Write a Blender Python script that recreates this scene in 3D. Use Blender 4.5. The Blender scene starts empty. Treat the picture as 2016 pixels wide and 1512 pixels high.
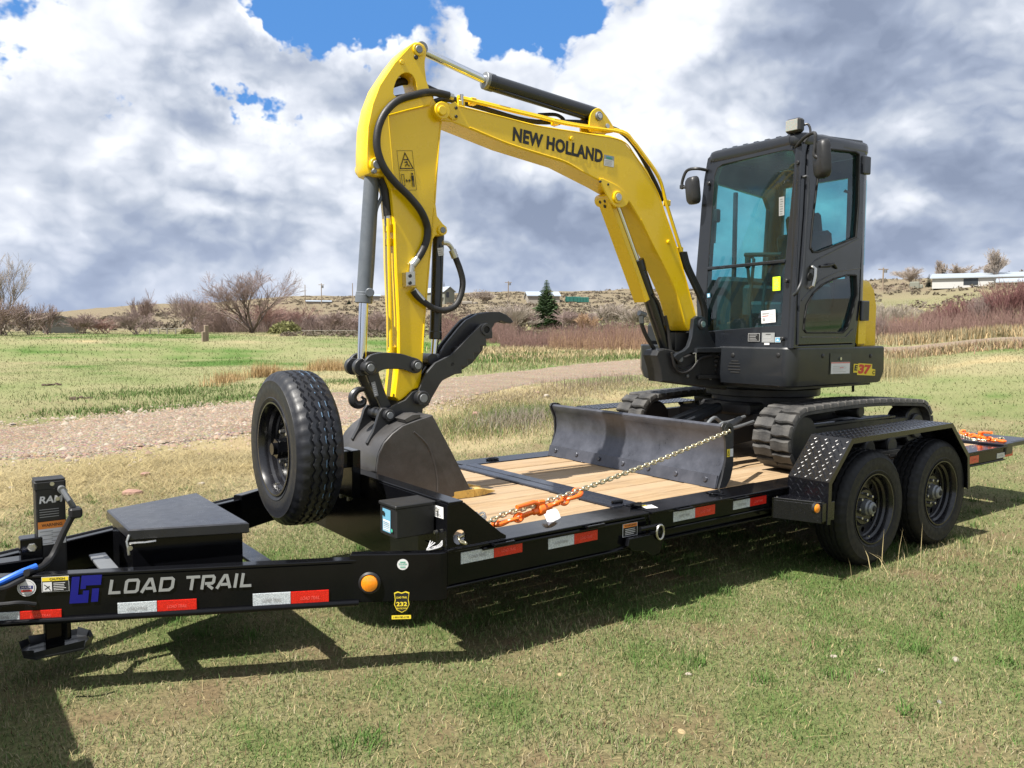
import bpy, bmesh, math, random
import numpy as np
from mathutils import Vector, Matrix
random.seed(7); rng = np.random.default_rng(7)
C = bpy.context.scene.collection
scene = bpy.context.scene
R_ = math.radians
# ------------------------------------------------------------------ camera
FPX = 1599.41
CAM = Vector((-1.91262, -3.06836, 1.55704))
YAW, PITCH, ROLL = 0.63827, -0.067312, 0.0039298
fw = Vector((math.sin(YAW)*math.cos(PITCH), math.cos(YAW)*math.cos(PITCH), math.sin(PITCH)))
r0 = fw.cross(Vector((0, 0, 1))).normalized(); u0 = r0.cross(fw)
rt = math.cos(ROLL)*r0 + math.sin(ROLL)*u0
up = -math.sin(ROLL)*r0 + math.cos(ROLL)*u0
cd = bpy.data.cameras.new('camera'); cam = bpy.data.objects.new('camera', cd); C.objects.link(cam)
cam.matrix_world = Matrix(((rt.x, up.x, -fw.x, CAM.x), (rt.y, up.y, -fw.y, CAM.y), (rt.z, up.z, -fw.z, CAM.z), (0, 0, 0, 1)))
cd.sensor_width = 36; cd.lens = FPX/2016*36; cd.clip_start = .05; cd.clip_end = 9000
scene.camera = cam
# ------------------------------------------------------------------ sun, exposure
SUN_EL, SUN_AZ = R_(57), R_(180)          # light comes from -X (ahead of the trailer)
sd = bpy.data.lights.new('sun', 'SUN'); sd.energy = 5.0; sd.angle = R_(.55); sd.color = (1, .955, .88)
sun = bpy.data.objects.new('sun', sd); C.objects.link(sun)
sdir = Vector((-math.cos(SUN_EL), -.02*math.cos(SUN_EL), math.sin(SUN_EL)))
sun.rotation_euler = sdir.to_track_quat('Z', 'Y').to_euler(); sun.location = (-20, 0, 40)
scene.view_settings.view_transform = 'Standard'; scene.view_settings.look = 'None'
scene.view_settings.exposure = 1.0; scene.view_settings.gamma = 1; scene.view_settings.use_curve_mapping = False
# ------------------------------------------------------------------ world: clear sky behind broken cumulus
W = bpy.data.worlds.new('World'); scene.world = W; W.use_nodes = True; W.cycles.sampling_method = 'MANUAL'; W.cycles.sample_map_resolution = 512
nt = W.node_tree; N = nt.nodes; L = nt.links
for n in list(N): N.remove(n)
def nd(t, **k):
    n = N.new(t)
    for a, b in k.items(): setattr(n, a, b)
    return n
def val(sock, v):
    if hasattr(v, 'is_output') or isinstance(v, bpy.types.NodeSocket): L.new(v, sock)
    else: sock.default_value = v
def mth(op, a, b=None, c=None, clamp=False):
    n = nd('ShaderNodeMath', operation=op); n.use_clamp = clamp
    val(n.inputs[0], a)
    if b is not None: val(n.inputs[1], b)
    if c is not None: val(n.inputs[2], c)
    return n.outputs[0]
def vmt(op, a, b=None, scale=None):
    n = nd('ShaderNodeVectorMath', operation=op); val(n.inputs[0], a)
    if b is not None: val(n.inputs[1], b)
    if scale is not None: n.inputs['Scale'].default_value = scale
    return n
def smap(v, a, b, c=0., d=1., smooth=True):
    n = nd('ShaderNodeMapRange'); n.interpolation_type = 'SMOOTHSTEP' if smooth else 'LINEAR'; n.clamp = True
    val(n.inputs[0], v)
    for i, q in enumerate((a, b, c, d)): val(n.inputs[i+1], q)
    return n.outputs[0]
def mixc(f, a, b):
    n = nd('ShaderNodeMix', data_type='RGBA'); val(n.inputs[0], f); val(n.inputs[6], a); val(n.inputs[7], b)
    return n.outputs[2]
def noise(vec, scale, detail=6, rough=.55, dist=0., lac=2.):
    n = nd('ShaderNodeTexNoise'); val(n.inputs['Vector'], vec)
    n.inputs['Scale'].default_value = scale; n.inputs['Detail'].default_value = detail
    n.inputs['Roughness'].default_value = rough; n.inputs['Distortion'].default_value = dist
    n.inputs['Lacunarity'].default_value = lac
    return n
def pxdir(px, py):
    return (fw*FPX + rt*(px-1008) - up*(py-756)).normalized()
tc = nd('ShaderNodeTexCoord')
dirv = vmt('NORMALIZE', tc.outputs['Generated']).outputs[0]
sky = nd('ShaderNodeTexSky', sky_type='NISHITA'); sky.sun_disc = False
sky.sun_elevation = SUN_EL; sky.sun_rotation = math.atan2(sdir.x, sdir.y)
sky.altitude = 1900; sky.air_density = 1.0; sky.dust_density = .6; sky.ozone_density = 2.2
# gaussian-like patches in world directions: where the real cloud deck opens, thickens or catches the sun
wn = vmt('SUBTRACT', noise(dirv, 4.5, 6, .62).outputs['Color'], (.5, .5, .5)).outputs[0]
wp = vmt('ADD', dirv, vmt('SCALE', wn, None, .22).outputs[0]).outputs[0]
def blob(px, py, rad, amp, prev=None):
    d = pxdir(px, py); k = vmt('DISTANCE', wp, tuple(d)).outputs['Value']; v = mth('MULTIPLY', smap(k, 0., rad, 1., 0.), amp); return v if prev is None else mth('ADD', prev, v)
op = None
for b in ((560, 25, .07, .65), (650, 50, .075, .8), (760, 45, .07, .75), (500, 15, .05, .6), (1010, 35, .065, .75), (1110, 20, .065, .75), (180, 150, .05, .35), (262, 188, .055, .45), (485, 215, .06, .8), (565, 252, .06, .85), (450, 170, .05, .35), (40, 15, .065, .8), (560, -140, .16, .7), (950, -160, .2, .7), (1500, -200, .2, .3), (100, -180, .2, .4)): op = blob(*b, op)
sepn = nd('ShaderNodeSeparateXYZ'); L.new(dirv, sepn.inputs[0]); zz = sepn.outputs[2]
# cloud coordinates: slightly flattened so that clouds get lower and longer toward the horizon
cv = vmt('ADD', vmt('MULTIPLY', dirv, (1., 1., 1.55)).outputs[0], vmt('SCALE', wn, None, .07).outputs[0]).outputs[0]
def billow(vec, s):
    o = None
    for k, w in ((1., .52), (2.2, .27), (4.7, .13), (10., .08)):
        v = mth('MULTIPLY', mth('ABSOLUTE', mth('SUBTRACT', mth('MULTIPLY', noise(vec, s*k, 0.).outputs['Fac'], 2.), 1.)), w*2.1); o = v if o is None else mth('ADD', o, v)
    return o
n_big = noise(cv, 2.6, 8, .54).outputs['Fac']; n_puf = billow(cv, 5.); n_fine = noise(cv, 15., 7, .6).outputs['Fac']
pf2 = billow(vmt('ADD', cv, (-.018, -.006, .034)).outputs[0], 5.)
dens = mth('SUBTRACT', mth('ADD', mth('ADD', mth('MULTIPLY', n_big, .6), mth('MULTIPLY', n_puf, .22)), mth('MULTIPLY', n_fine, .22)), mth('MULTIPLY', op, .36))
cover = smap(dens, .295, .36)
br = None
for b in ((1150, 90, .12, .5), (1000, 110, .10, .35), (1330, 110, .11, .5), (1400, 60, .08, .25), (1480, 255, .08, .5), (1530, 165, .08, .3), (560, 60, .07, .4), (560, 300, .10, .55), (150, 90, .14, .2), (300, 120, .12, .2), (140, 250, .2, .25), (60, 80, .12, .3), (330, 578, .07, .6), (200, 605, .09, .35), (640, 560, .09, .35), (1440, 330, .09, .35), (1720, 330, .10, .3), (1880, 410, .08, .25), (700, 420, .11, .3), (1250, 200, .12, .4), (1080, 130, .07, .3), (950, 80, .05, .3), (470, 30, .05, .3)): br = blob(*b, br)
dk = None
for b in ((1750, 90, .26, .62), (1960, 150, .2, .35), (930, 500, .11, .65), (1080, 470, .10, .5), (1900, 470, .13, .55), (1780, 500, .10, .4), (330, 120, .07, .35), (400, 170, .10, .4), (330, 460, .16, .4), (230, 530, .12, .35), (620, 500, .09, .4), (1180, 500, .12, .45), (400, 40, .07, .3), (1600, 30, .16, .4), (60, 480, .12, .35), (1000, 380, .12, .2)): dk = blob(*b, dk)
nb2 = noise(vmt('ADD', cv, (-.03, -.008, .075)).outputs[0], 2.6, 8, .54).outputs['Fac']
rel = mth('SUBTRACT', n_puf, pf2)      # lit and shaded flanks of the puffs
edge = mth('SUBTRACT', 1., smap(dens, .33, .52))
shade = mth('ADD', mth('ADD', mth('MULTIPLY', mth('SUBTRACT', n_big, .5), 1.2), mth('ADD', mth('MULTIPLY', rel, 1.15), mth('MULTIPLY', mth('SUBTRACT', n_big, nb2), 2.3))), mth('ADD', mth('SUBTRACT', mth('MULTIPLY', br, .8), mth('MULTIPLY', dk, .8)), mth('MULTIPLY', mth('SUBTRACT', n_fine, .5), .7)))
shade = mth('ADD', mth('ADD', shade, mth('MULTIPLY', edge, .45)), mth('MULTIPLY', mth('SUBTRACT', n_puf, .40), .7))
rmp = nd('ShaderNodeValToRGB'); e = rmp.color_ramp.elements
while len(e) < 5: e.new(.5)
for q, (p, c) in zip(e, ((.0, (2.55, 3.0, 4.1)), (.25, (3.6, 4.1, 5.3)), (.48, (5.3, 5.7, 6.6)), (.72, (7.5, 7.7, 8.4)), (1., (9.9, 9.9, 9.9)))): q.position = p; q.color = (*[v*f for v, f in zip(c, (.545, .56, .57))], 1)
L.new(smap(shade, -.95, .95, 0, 1, False), rmp.inputs[0])
low = smap(zz, .0, .16); hz = mixc(mth('MULTIPLY', mth('SUBTRACT', 1., low), .42), rmp.outputs[0], (2.45, 2.9, 3.95, 1))
skc = mixc(.7, vmt('MULTIPLY', sky.outputs[0], (.53, .62, .75)).outputs[0], (.55, 1.78, 4.25, 1))
fin = mixc(cover, skc, hz)
bg = nd('ShaderNodeBackground'); L.new(fin, bg.inputs[0]); bg.inputs[1].default_value = .1
wo = nd('ShaderNodeOutputWorld'); L.new(bg.outputs[0], wo.inputs[0])

# ------------------------------------------------------------------ pixel / plane helpers (used only to read real positions)
def at(px, py, ax, v):
    d = fw*FPX + rt*(px-1008) - up*(py-756); i = 'xyz'.index(ax)
    return CAM + d*((v-CAM[i])/d[i])
# ------------------------------------------------------------------ materials
MATS = {}
class MT:
    """small node-graph helper for one material"""
    def __init__(s, name):
        s.m = bpy.data.materials.new(name); s.m.use_nodes = True
        s.t = s.m.node_tree; s.N = s.t.nodes; s.L = s.t.links
        s.b = s.N['Principled BSDF']; s.out = s.N['Material Output']
        s.tc = s.N.new('ShaderNodeTexCoord')
    def lk(s, a, b): s.L.new(a, b)
    def mapv(s, scale=(1, 1, 1), coord='Object', src=None):
        n = s.N.new('ShaderNodeMapping'); n.inputs['Scale'].default_value = scale
        s.lk(src or s.tc.outputs[coord], n.inputs['Vector']); return n.outputs[0]
    def noise(s, vec, scale, detail=5, rough=.6, dist=0):
        n = s.N.new('ShaderNodeTexNoise'); s.lk(vec, n.inputs['Vector'])
        n.inputs['Scale'].default_value = scale; n.inputs['Detail'].default_value = detail
        n.inputs['Roughness'].default_value = rough; n.inputs['Distortion'].default_value = dist
        return n.outputs['Fac']
    def ramp(s, f, stops):
        n = s.N.new('ShaderNodeValToRGB'); e = n.color_ramp.elements
        while len(e) < len(stops): e.new(.5)
        for q, (p, c) in zip(e, stops):
            q.position = p; q.color = (*c, 1) if len(c) == 3 else c
        s.lk(f, n.inputs[0]); return n.outputs[0]
    def rng(s, f, a, b, c, d):
        n = s.N.new('ShaderNodeMapRange'); s.lk(f, n.inputs[0])
        for i, q in enumerate((a, b, c, d)): n.inputs[i+1].default_value = q
        return n.outputs[0]
    def mix(s, f, a, b, bt='MIX'):
        n = s.N.new('ShaderNodeMix'); n.data_type = 'RGBA'; n.blend_type = bt
        for i, q in ((0, f), (6, a), (7, b)):
            if isinstance(q, bpy.types.NodeSocket): s.lk(q, n.inputs[i])
            else: n.inputs[i].default_value = q if i == 0 else (*q, 1)[:4]
        return n.outputs[2]
    def math(s, op, a, b):
        n = s.N.new('ShaderNodeMath'); n.operation = op
        for i, q in enumerate((a, b)):
            if isinstance(q, bpy.types.NodeSocket): s.lk(q, n.inputs[i])
            else: n.inputs[i].default_value = q
        return n.outputs[0]
    def bump(s, h, strength=.3, dist=.01):
        n = s.N.new('ShaderNodeBump'); n.inputs['Strength'].default_value = strength; n.inputs['Distance'].default_value = dist
        s.lk(h, n.inputs['Height']); s.lk(n.outputs[0], s.b.inputs['Normal'])
    def set(s, **k):
        for a, v in k.items():
            i = s.b.inputs[a.replace('_', ' ')]
            if isinstance(v, bpy.types.NodeSocket): s.lk(v, i)
            else: i.default_value = (*v, 1) if isinstance(v, tuple) and len(v) == 3 else v
def paint(name, col, rough=.4, metal=0., coat=0., var=.12, nsc=6., wear=None, bump=None, dust=0., dustcol=(.32, .28, .22), emit=None, spec=.5):
    t = MT(name); v = t.mapv(coord='Object')
    f = t.noise(v, nsc)
    lo = tuple(max(0, c*(1-var)) for c in col); hi = tuple(min(1, c*(1+var)) for c in col)
    c = t.mix(f, lo, hi)
    if wear:
        g = t.noise(v, wear[0], 8, .7); c = t.mix(t.rng(g, wear[1], wear[1]+.12, 0, wear[3] if len(wear) > 3 else .8), c, wear[2])
    if dust:
        g = t.noise(v, 3.1, 9, .72); c = t.mix(t.rng(g, .38, .72, 0, dust), c, dustcol)
    g2 = t.noise(v, nsc*2.3, 6, .65)
    t.set(Base_Color=c, Metallic=metal, Roughness=t.rng(g2, .3, .7, max(.02, rough*.8), min(1, rough*1.25)), Coat_Weight=coat, Coat_Roughness=.06, Specular_IOR_Level=spec)
    if bump: t.bump(t.noise(v, bump[0], 6, .65), bump[1], bump[2])
    MATS[name] = t.m; return t.m
# ------------------------------------------------------------------ mesh builder
def _M(p, x, y=None, z=None):
    """frame at p with axes x, y (z = x cross y)"""
    x = Vector(x).normalized(); z = x.cross(Vector(y)).normalized(); y = z.cross(x)
    return Matrix(((x.x, y.x, z.x, p[0]), (x.y, y.y, z.y, p[1]), (x.z, y.z, z.z, p[2]), (0, 0, 0, 1)))
def perp(d):
    d = Vector(d).normalized(); a = Vector((0, 0, 1)) if abs(d.z) < .9 else Vector((1, 0, 0))
    x = d.cross(a).normalized(); return x, d.cross(x).normalized()
class MB:
    def __init__(s): s.v = []; s.f = []; s.mi = []; s.cur = 0
    def add(s, vs, fs):
        o = len(s.v); s.v += [tuple(q) for q in vs]; s.f += [tuple(i+o for i in q) for q in fs]; s.mi += [s.cur]*len(fs); return s
    def box(s, c, d, M=None, b=.003):
        hx, hy, hz = (q/2 for q in d); b = min(b, hx*.45, hy*.45, hz*.45); vs = []; ix = {}
        for sx in (-1, 1):
            for sy in (-1, 1):
                for sz in (-1, 1):
                    for a in range(3):
                        q = [sx*(hx-b), sy*(hy-b), sz*(hz-b)]; q[a] = (sx*hx, sy*hy, sz*hz)[a]
                        ix[(sx, sy, sz, a)] = len(vs); vs.append(q)
        fs = []
        for a in range(3):
            for g in (-1, 1):
                o = [q for q in range(3) if q != a]; lp = []
                for (p, q) in ((-1, -1), (1, -1), (1, 1), (-1, 1)):
                    k = [0, 0, 0]; k[a] = g; k[o[0]] = p; k[o[1]] = q; lp.append(ix[(*k, a)])
                fs.append(lp)
        for a in range(3):
            o = [q for q in range(3) if q != a]
            for p in (-1, 1):
                for q in (-1, 1):
                    def key(g, ax):
                        k = [0, 0, 0]; k[a] = g; k[o[0]] = p; k[o[1]] = q; return ix[(*k, ax)]
                    fs.append([key(-1, o[0]), key(1, o[0]), key(1, o[1]), key(-1, o[1])])
        for sx in (-1, 1):
            for sy in (-1, 1):
                for sz in (-1, 1): fs.append([ix[(sx, sy, sz, a)] for a in range(3)])
        c = Vector(c)
        return s.add([(Vector(q)+c) if M is None else (M @ (Vector(q)+c)) for q in vs], fs)
    def cyl(s, p0, p1, r, n=16, r2=None, ch=0.):
        p0 = Vector(p0); p1 = Vector(p1); r2 = r if r2 is None else r2; x, y = perp(p1-p0); d = (p1-p0).normalized()
        st = [(p0, r)] + ([(p1, r2)] if not ch else [])
        if ch: st = [(p0, r-ch), (p0+d*ch, r), (p1-d*ch, r2), (p1, r2-ch)]
        return s.rings([[c+x*math.cos(2*math.pi*i/n)*q+y*math.sin(2*math.pi*i/n)*q for i in range(n)] for c, q in st])
    def rings(s, rs, caps=True, closed=False):
        n = len(rs[0]); vs = [q for r in rs for q in r]; fs = []
        m = len(rs)
        for k in range(m if closed else m-1):
            for i in range(n):
                j = (i+1) % n; k2 = (k+1) % m; fs.append([k*n+i, k*n+j, k2*n+j, k2*n+i])
        if caps and not closed: fs.append(list(range(n))[::-1]); fs.append([(m-1)*n+i for i in range(n)])
        return s.add(vs, fs)
    def tube(s, pts, r, n=8, closed=False, caps=True):
        pts = [Vector(p) for p in pts]; m = len(pts); rs = []
        rr = r if hasattr(r, '__len__') else [r]*m; x = None
        for k in range(m):
            d = (pts[(k+1) % m]-pts[k-1]) if closed else (pts[min(k+1, m-1)]-pts[max(k-1, 0)])
            d.normalize()
            if x is None: x, _ = perp(d)
            x = (x-d*x.dot(d)).normalized(); y = d.cross(x)
            rs.append([pts[k]+(x*math.cos(2*math.pi*i/n)+y*math.sin(2*math.pi*i/n))*rr[k] for i in range(n)])
        return s.rings(rs, caps, closed)
    def lathe(s, prof, p0, ax, n=32, closed=False):
        p0 = Vector(p0); d = Vector(ax).normalized(); x, y = perp(d)
        rs = [[p0+d*a+(x*math.cos(2*math.pi*i/n)+y*math.sin(2*math.pi*i/n))*r for i in range(n)] for r, a in prof]
        return s.rings(rs, caps=not closed, closed=closed)
    def prism(s, poly, fn, w0, w1, ch=.003):
        """poly: (a,b) list, fn(a,b,w)->xyz, from w0 to w1 with a small chamfer"""
        poly = [Vector(q) for q in poly]
        ar = sum(poly[i-1].x*poly[i].y-poly[i].x*poly[i-1].y for i in range(len(poly)))
        if ar < 0: poly = poly[::-1]
        n = len(poly); ins = []
        for i in range(n):
            a, b, c = poly[i-1], poly[i], poly[(i+1) % n]
            e1 = (b-a).normalized(); e2 = (c-b).normalized(); n1 = Vector((-e1.y, e1.x)); n2 = Vector((-e2.y, e2.x))
            m = n1+n2; l = m.length
            m = m/l if l > 1e-6 else n1
            ins.append(b+m*min(ch/max(.35, m.dot(n1)), ch*2))
        sg = 1 if w1 > w0 else -1
        rs = [[fn(q.x, q.y, w0) for q in ins], [fn(q.x, q.y, w0+sg*ch) for q in poly], [fn(q.x, q.y, w1-sg*ch) for q in poly], [fn(q.x, q.y, w1) for q in ins]] if ch else [[fn(q.x, q.y, w0) for q in poly], [fn(q.x, q.y, w1) for q in poly]]
        return s.rings(rs)
    def quad(s, a, b, c, d): return s.add([a, b, c, d], [(0, 1, 2, 3)])
    def obj(s, name, mats, parent=None, ang=32, kind=None, recalc=True):
        me = bpy.data.meshes.new(name); me.from_pydata(s.v, [], s.f)
        ml = mats if isinstance(mats, (list, tuple)) else [mats]
        for m in ml: me.materials.append(m)
        if len(ml) > 1: me.polygons.foreach_set('material_index', s.mi)
        if recalc:
            bm = bmesh.new(); bm.from_mesh(me); bmesh.ops.recalc_face_normals(bm, faces=bm.faces); bm.to_mesh(me); bm.free()
        if ang:
            me.polygons.foreach_set('use_smooth', [True]*len(me.polygons)); me.set_sharp_from_angle(angle=R_(ang))
        me.update()
        o = bpy.data.objects.new(name, me); C.objects.link(o)
        adopt(o, parent)
        if kind: o['kind'] = kind
        return o
def adopt(o, parent):
    if parent is None: return
    o.parent = parent
    if parent.type == 'EMPTY': o.matrix_parent_inverse = Matrix.Translation(-parent.location)
def empty(name, loc=(0, 0, 0)):
    o = bpy.data.objects.new(name, None); o.empty_display_size = .2; o.location = loc; C.objects.link(o); return o
def tag(o, label=None, cat=None, group=None, kind=None):
    if label: o['label'] = label
    if cat: o['category'] = cat
    if group: o['group'] = group
    if kind: o['kind'] = kind
    return o
def copy_tree(o, parent=None):
    c = o.copy(); C.objects.link(c); c.parent = parent
    for ch in o.children: copy_tree(ch, c)
    return c
def spline(pts, n=8):
    """Catmull-Rom through pts"""
    P = [Vector(p) for p in pts]; P = [P[0]*2-P[1]]+P+[P[-1]*2-P[-2]]; o = []
    for i in range(1, len(P)-2):
        for k in range(n):
            t = k/n; a, b, c, d = P[i-1:i+3]
            o.append(.5*((2*b)+(c-a)*t+(2*a-5*b+4*c-d)*t*t+(3*b-3*c+d-a)*t**3))
    return o+[P[-2]]
def fast_mesh(name, V, F, mat, parent=None, col=None, smooth=False, kind=None):
    """numpy vertex (n,3) and face (m,k) arrays to a mesh object"""
    me = bpy.data.meshes.new(name); n, k = F.shape
    me.vertices.add(len(V)); me.vertices.foreach_set('co', np.ascontiguousarray(V, np.float32).ravel())
    me.loops.add(n*k); me.loops.foreach_set('vertex_index', np.ascontiguousarray(F, np.int32).ravel())
    me.polygons.add(n); me.polygons.foreach_set('loop_start', np.arange(0, n*k, k, dtype=np.int32))
    if smooth: me.polygons.foreach_set('use_smooth', np.ones(n, bool))
    if col is not None:
        a = me.attributes.new('tint', 'FLOAT_COLOR', 'POINT'); c4 = np.ones((len(V), 4), np.float32); c4[:, :3] = col
        a.data.foreach_set('color', c4.ravel())
    me.update(calc_edges=True); me.materials.append(mat)
    o = bpy.data.objects.new(name, me); C.objects.link(o)
    adopt(o, parent)
    if kind: o['kind'] = kind
    return o
# ------------------------------------------------------------------ lettering
_txt = {}
def glyphs(s, bold=0., spacing=1.):
    k = (s, bold, spacing)
    if k not in _txt:
        cu = bpy.data.curves.new('t', 'FONT'); cu.body = s; cu.size = 1; cu.offset = bold; cu.resolution_u = 3; cu.space_character = spacing
        o = bpy.data.objects.new('t', cu); C.objects.link(o); dg = bpy.context.evaluated_depsgraph_get()
        e = o.evaluated_get(dg); me = e.to_mesh()
        v = [tuple(q.co) for q in me.vertices]; f = [tuple(p.vertices) for p in me.polygons]; e.to_mesh_clear()
        bpy.data.objects.remove(o); bpy.data.curves.remove(cu)
        xs = [q[0] for q in v]; ys = [q[1] for q in v]
        _txt[k] = ([((q[0]-min(xs)), (q[1]-min(ys))) for q in v], f, max(xs)-min(xs), max(ys)-min(ys))
    return _txt[k]
class Face2D:
    """flat print on a surface: origin (lower left), unit right u, unit up v, lifted along n"""
    def __init__(s, o, u, v, lift=.0015):
        s.o = Vector(o); s.u = Vector(u).normalized(); n = s.u.cross(Vector(v)).normalized(); s.v = n.cross(s.u); s.n = n; s.l = lift; s.k = 0
        s.mb = MB(); s.mats = []
    def P(s, x, y, l=None): return s.o+s.u*x+s.v*y+s.n*(s.l+s.k*.0006 if l is None else l)
    def use(s, m):
        if m not in s.mats: s.mats.append(m)
        s.mb.cur = s.mats.index(m); s.k += 1; return s
    def rect(s, m, x, y, w, h):
        s.use(m); s.mb.quad(s.P(x, y), s.P(x+w, y), s.P(x+w, y+h), s.P(x, y+h)); return s
    def poly(s, m, pts):
        s.use(m); s.mb.add([s.P(*q) for q in pts], [tuple(range(len(pts)))]); return s
    def disc(s, m, x, y, r, n=24): return s.poly(m, [(x+r*math.cos(2*math.pi*i/n), y+r*math.sin(2*math.pi*i/n)) for i in range(n)])
    def strokes(s, m, lines, th):
        """open polylines with mitred joins"""
        s.use(m)
        for li, ln in enumerate(lines):
            l_ = s.l+s.k*.0006+(li % 3)*.0003
            P = [Vector(q) for q in ln]; cl = (P[0]-P[-1]).length < 1e-6
            if cl: P = P[:-1]
            n = len(P); Lf = []; Rt = []
            for i in range(n):
                a = P[i-1] if (cl or i) else None; b = P[i]; c = P[(i+1) % n] if (cl or i < n-1) else None
                e1 = (b-a).normalized() if a is not None else (c-b).normalized(); e2 = (c-b).normalized() if c is not None else e1
                n1 = Vector((-e1.y, e1.x)); n2 = Vector((-e2.y, e2.x)); m_ = (n1+n2).normalized(); q = m_*(th/2/max(.3, m_.dot(n1)))
                Lf.append(b+q); Rt.append(b-q)
            for i in range(n if cl else n-1):
                j = (i+1) % n; s.mb.quad(*[s.P(q.x, q.y, l_) for q in (Rt[i], Rt[j], Lf[j], Lf[i])])
        return s
    def text(s, m, t, x, y, h, bold=.02, w=None, shear=0., spacing=1.):
        s.use(m); v, f, tw, th = glyphs(t, bold, spacing); sy = h/th; sx = sy if w is None else w/tw
        s.mb.add([s.P(x+a*sx+b*sy*shear, y+b*sy) for a, b in v], f); return s
    def obj(s, name, parent): return s.mb.obj(name, s.mats, parent, ang=0, recalc=False)

def onplane(px, py, p0, n):
    d = fw*FPX + rt*(px-1008) - up*(py-756); n = Vector(n); return CAM + d*((Vector(p0)-CAM).dot(n)/d.dot(n))
def holed(poly, holes, depth, bevel=.003):
    """flat plate with holes: verts (a,b,w) with w in +-depth/2, faces"""
    cu = bpy.data.curves.new('p', 'CURVE'); cu.dimensions = '2D'; cu.fill_mode = 'BOTH'; cu.extrude = depth/2-bevel; cu.bevel_depth = bevel; cu.bevel_resolution = 1; cu.offset = -bevel
    for pl in [poly]+list(holes):
        sp = cu.splines.new('POLY'); sp.points.add(len(pl)-1); sp.use_cyclic_u = True
        for q, p in zip(sp.points, pl): q.co = (p[0], p[1], 0, 1)
    o = bpy.data.objects.new('p', cu); C.objects.link(o); dg = bpy.context.evaluated_depsgraph_get(); e = o.evaluated_get(dg); me = e.to_mesh()
    v = [tuple(q.co) for q in me.vertices]; f = [tuple(p.vertices) for p in me.polygons]; e.to_mesh_clear(); bpy.data.objects.remove(o); bpy.data.curves.remove(cu)
    return v, f
def circ(x, y, r, n=20): return [(x+r*math.cos(2*math.pi*i/n), y+r*math.sin(2*math.pi*i/n)) for i in range(n)]
# ------------------------------------------------------------------ paints, rubber, metal
BLK = paint('black_gloss_paint', (.0035, .0037, .0048), .13, coat=.04, var=.25, nsc=9, dust=.008, dustcol=(.2, .19, .17), spec=.22)
BLK_TOP = paint('black_deck_paint', (.008, .0095, .016), .3, coat=.2, var=.25, nsc=9, dust=.05, dustcol=(.2, .19, .17))
BLK_FLAT = paint('black_satin', (.012, .012, .013), .5, var=.2)
VOID = paint('black_plastic_hole_shade', (.008, .008, .008), .7)  # black plastic parts, also the painted darkness of holes and hollows
DIAM = paint('diamond_plate', (.004, .0042, .006), .24, coat=.3, var=.3, nsc=20)
RUB = paint('tyre_rubber', (.006, .0065, .008), .58, var=.3, nsc=14, spec=.35, dust=.025, dustcol=(.16, .15, .13), bump=(160, .25, .002))
RUB_NEW = paint('spare_tyre_rubber', (.008, .009, .013), .45, var=.2, nsc=14, bump=(160, .2, .002))
TRK = paint('track_rubber', (.014, .014, .015), .6, var=.3, nsc=12, dust=.6, dustcol=(.17, .16, .145), bump=(60, .5, .004))
RIM = paint('rim_paint', (.007, .007, .009), .25, coat=.25, var=.2)
STEEL = paint('zinc_steel', (.55, .54, .5), .3, metal=1., var=.15, nsc=30)
CHROME = paint('chrome_rod', (.75, .77, .8), .1, metal=1., var=.05)
GREYM = paint('cast_grey', (.22, .23, .24), .45, metal=.6, var=.2, nsc=25)
YEL = paint('yellow_paint', (.82, .545, .002), .27, coat=.35, var=.05, nsc=2.5, dust=.03, dustcol=(.35, .25, .12))
EXG = paint('dark_grey_paint', (.011, .0135, .0175), .4, coat=.2, var=.14, nsc=4, dust=.07, dustcol=(.13, .13, .14))
EXC = paint('cab_grey_paint', (.0105, .0125, .0165), .3, coat=.35, var=.1, nsc=3, dust=.04, dustcol=(.13, .13, .14))
FRM = paint('machine_black_paint', (.014, .0145, .016), .45, var=.25, nsc=8, dust=.07, dustcol=(.2, .18, .16))
ATT = paint('attachment_black', (.014, .015, .018), .42, coat=.15, var=.2, nsc=6, dust=.09, dustcol=(.2, .19, .18))
CYL = paint('cylinder_grey', (.085, .1, .12), .4, var=.2, nsc=30, dust=.2, dustcol=(.3, .3, .3))
CYLB = paint('cylinder_black', (.012, .013, .015), .3, coat=.3, var=.2)
HOSE = paint('hose_rubber', (.015, .014, .014), .5, bump=(220, .6, .002))
ORG = paint('orange_paint', (.85, .15, .012), .35, coat=.3, var=.1, nsc=20)
CHN = paint('yellow_chromate_chain', (.52, .47, .33), .32, metal=.9, var=.2, nsc=40)
TOOTH = paint('gold_tooth_paint', (.62, .4, .1), .4, metal=.2, var=.3, nsc=30, wear=(18, .52, (.12, .085, .05), .7))
WHT = paint('white_print', (.66, .66, .66), .5, var=.03); PRB = paint('black_print', (.012, .012, .012), .5, var=.03)
YPR = paint('yellow_print', (.8, .62, .04), .5, var=.03); OPR = paint('orange_print', (.8, .26, .04), .5, var=.03)
RPR = paint('red_print', (.6, .035, .02), .4, var=.04); LIM = paint('lime_tag', (.62, .9, .02), .5, var=.03)
BLU = paint('blue_print', (.004, .005, .17), .4, coat=0., var=.04); SIL = paint('silver_print', (.3, .31, .31), .38, metal=.2, var=.05)
GPR = paint('green_print', (.05, .36, .24), .5, var=.03); LBL = paint('blue_tag', (.13, .33, .47), .5, var=.03); GRP = paint('grey_print', (.3, .3, .3), .5, var=.03)
DIRTSEAT = paint('seat_vinyl', (.02, .023, .026), .6, var=.2)
BLUEC = paint('blue_cable', (.02, .13, .62), .3, coat=.3, var=.1)
WEBB = paint('grey_web', (.45, .45, .46), .8, var=.05)
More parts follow.
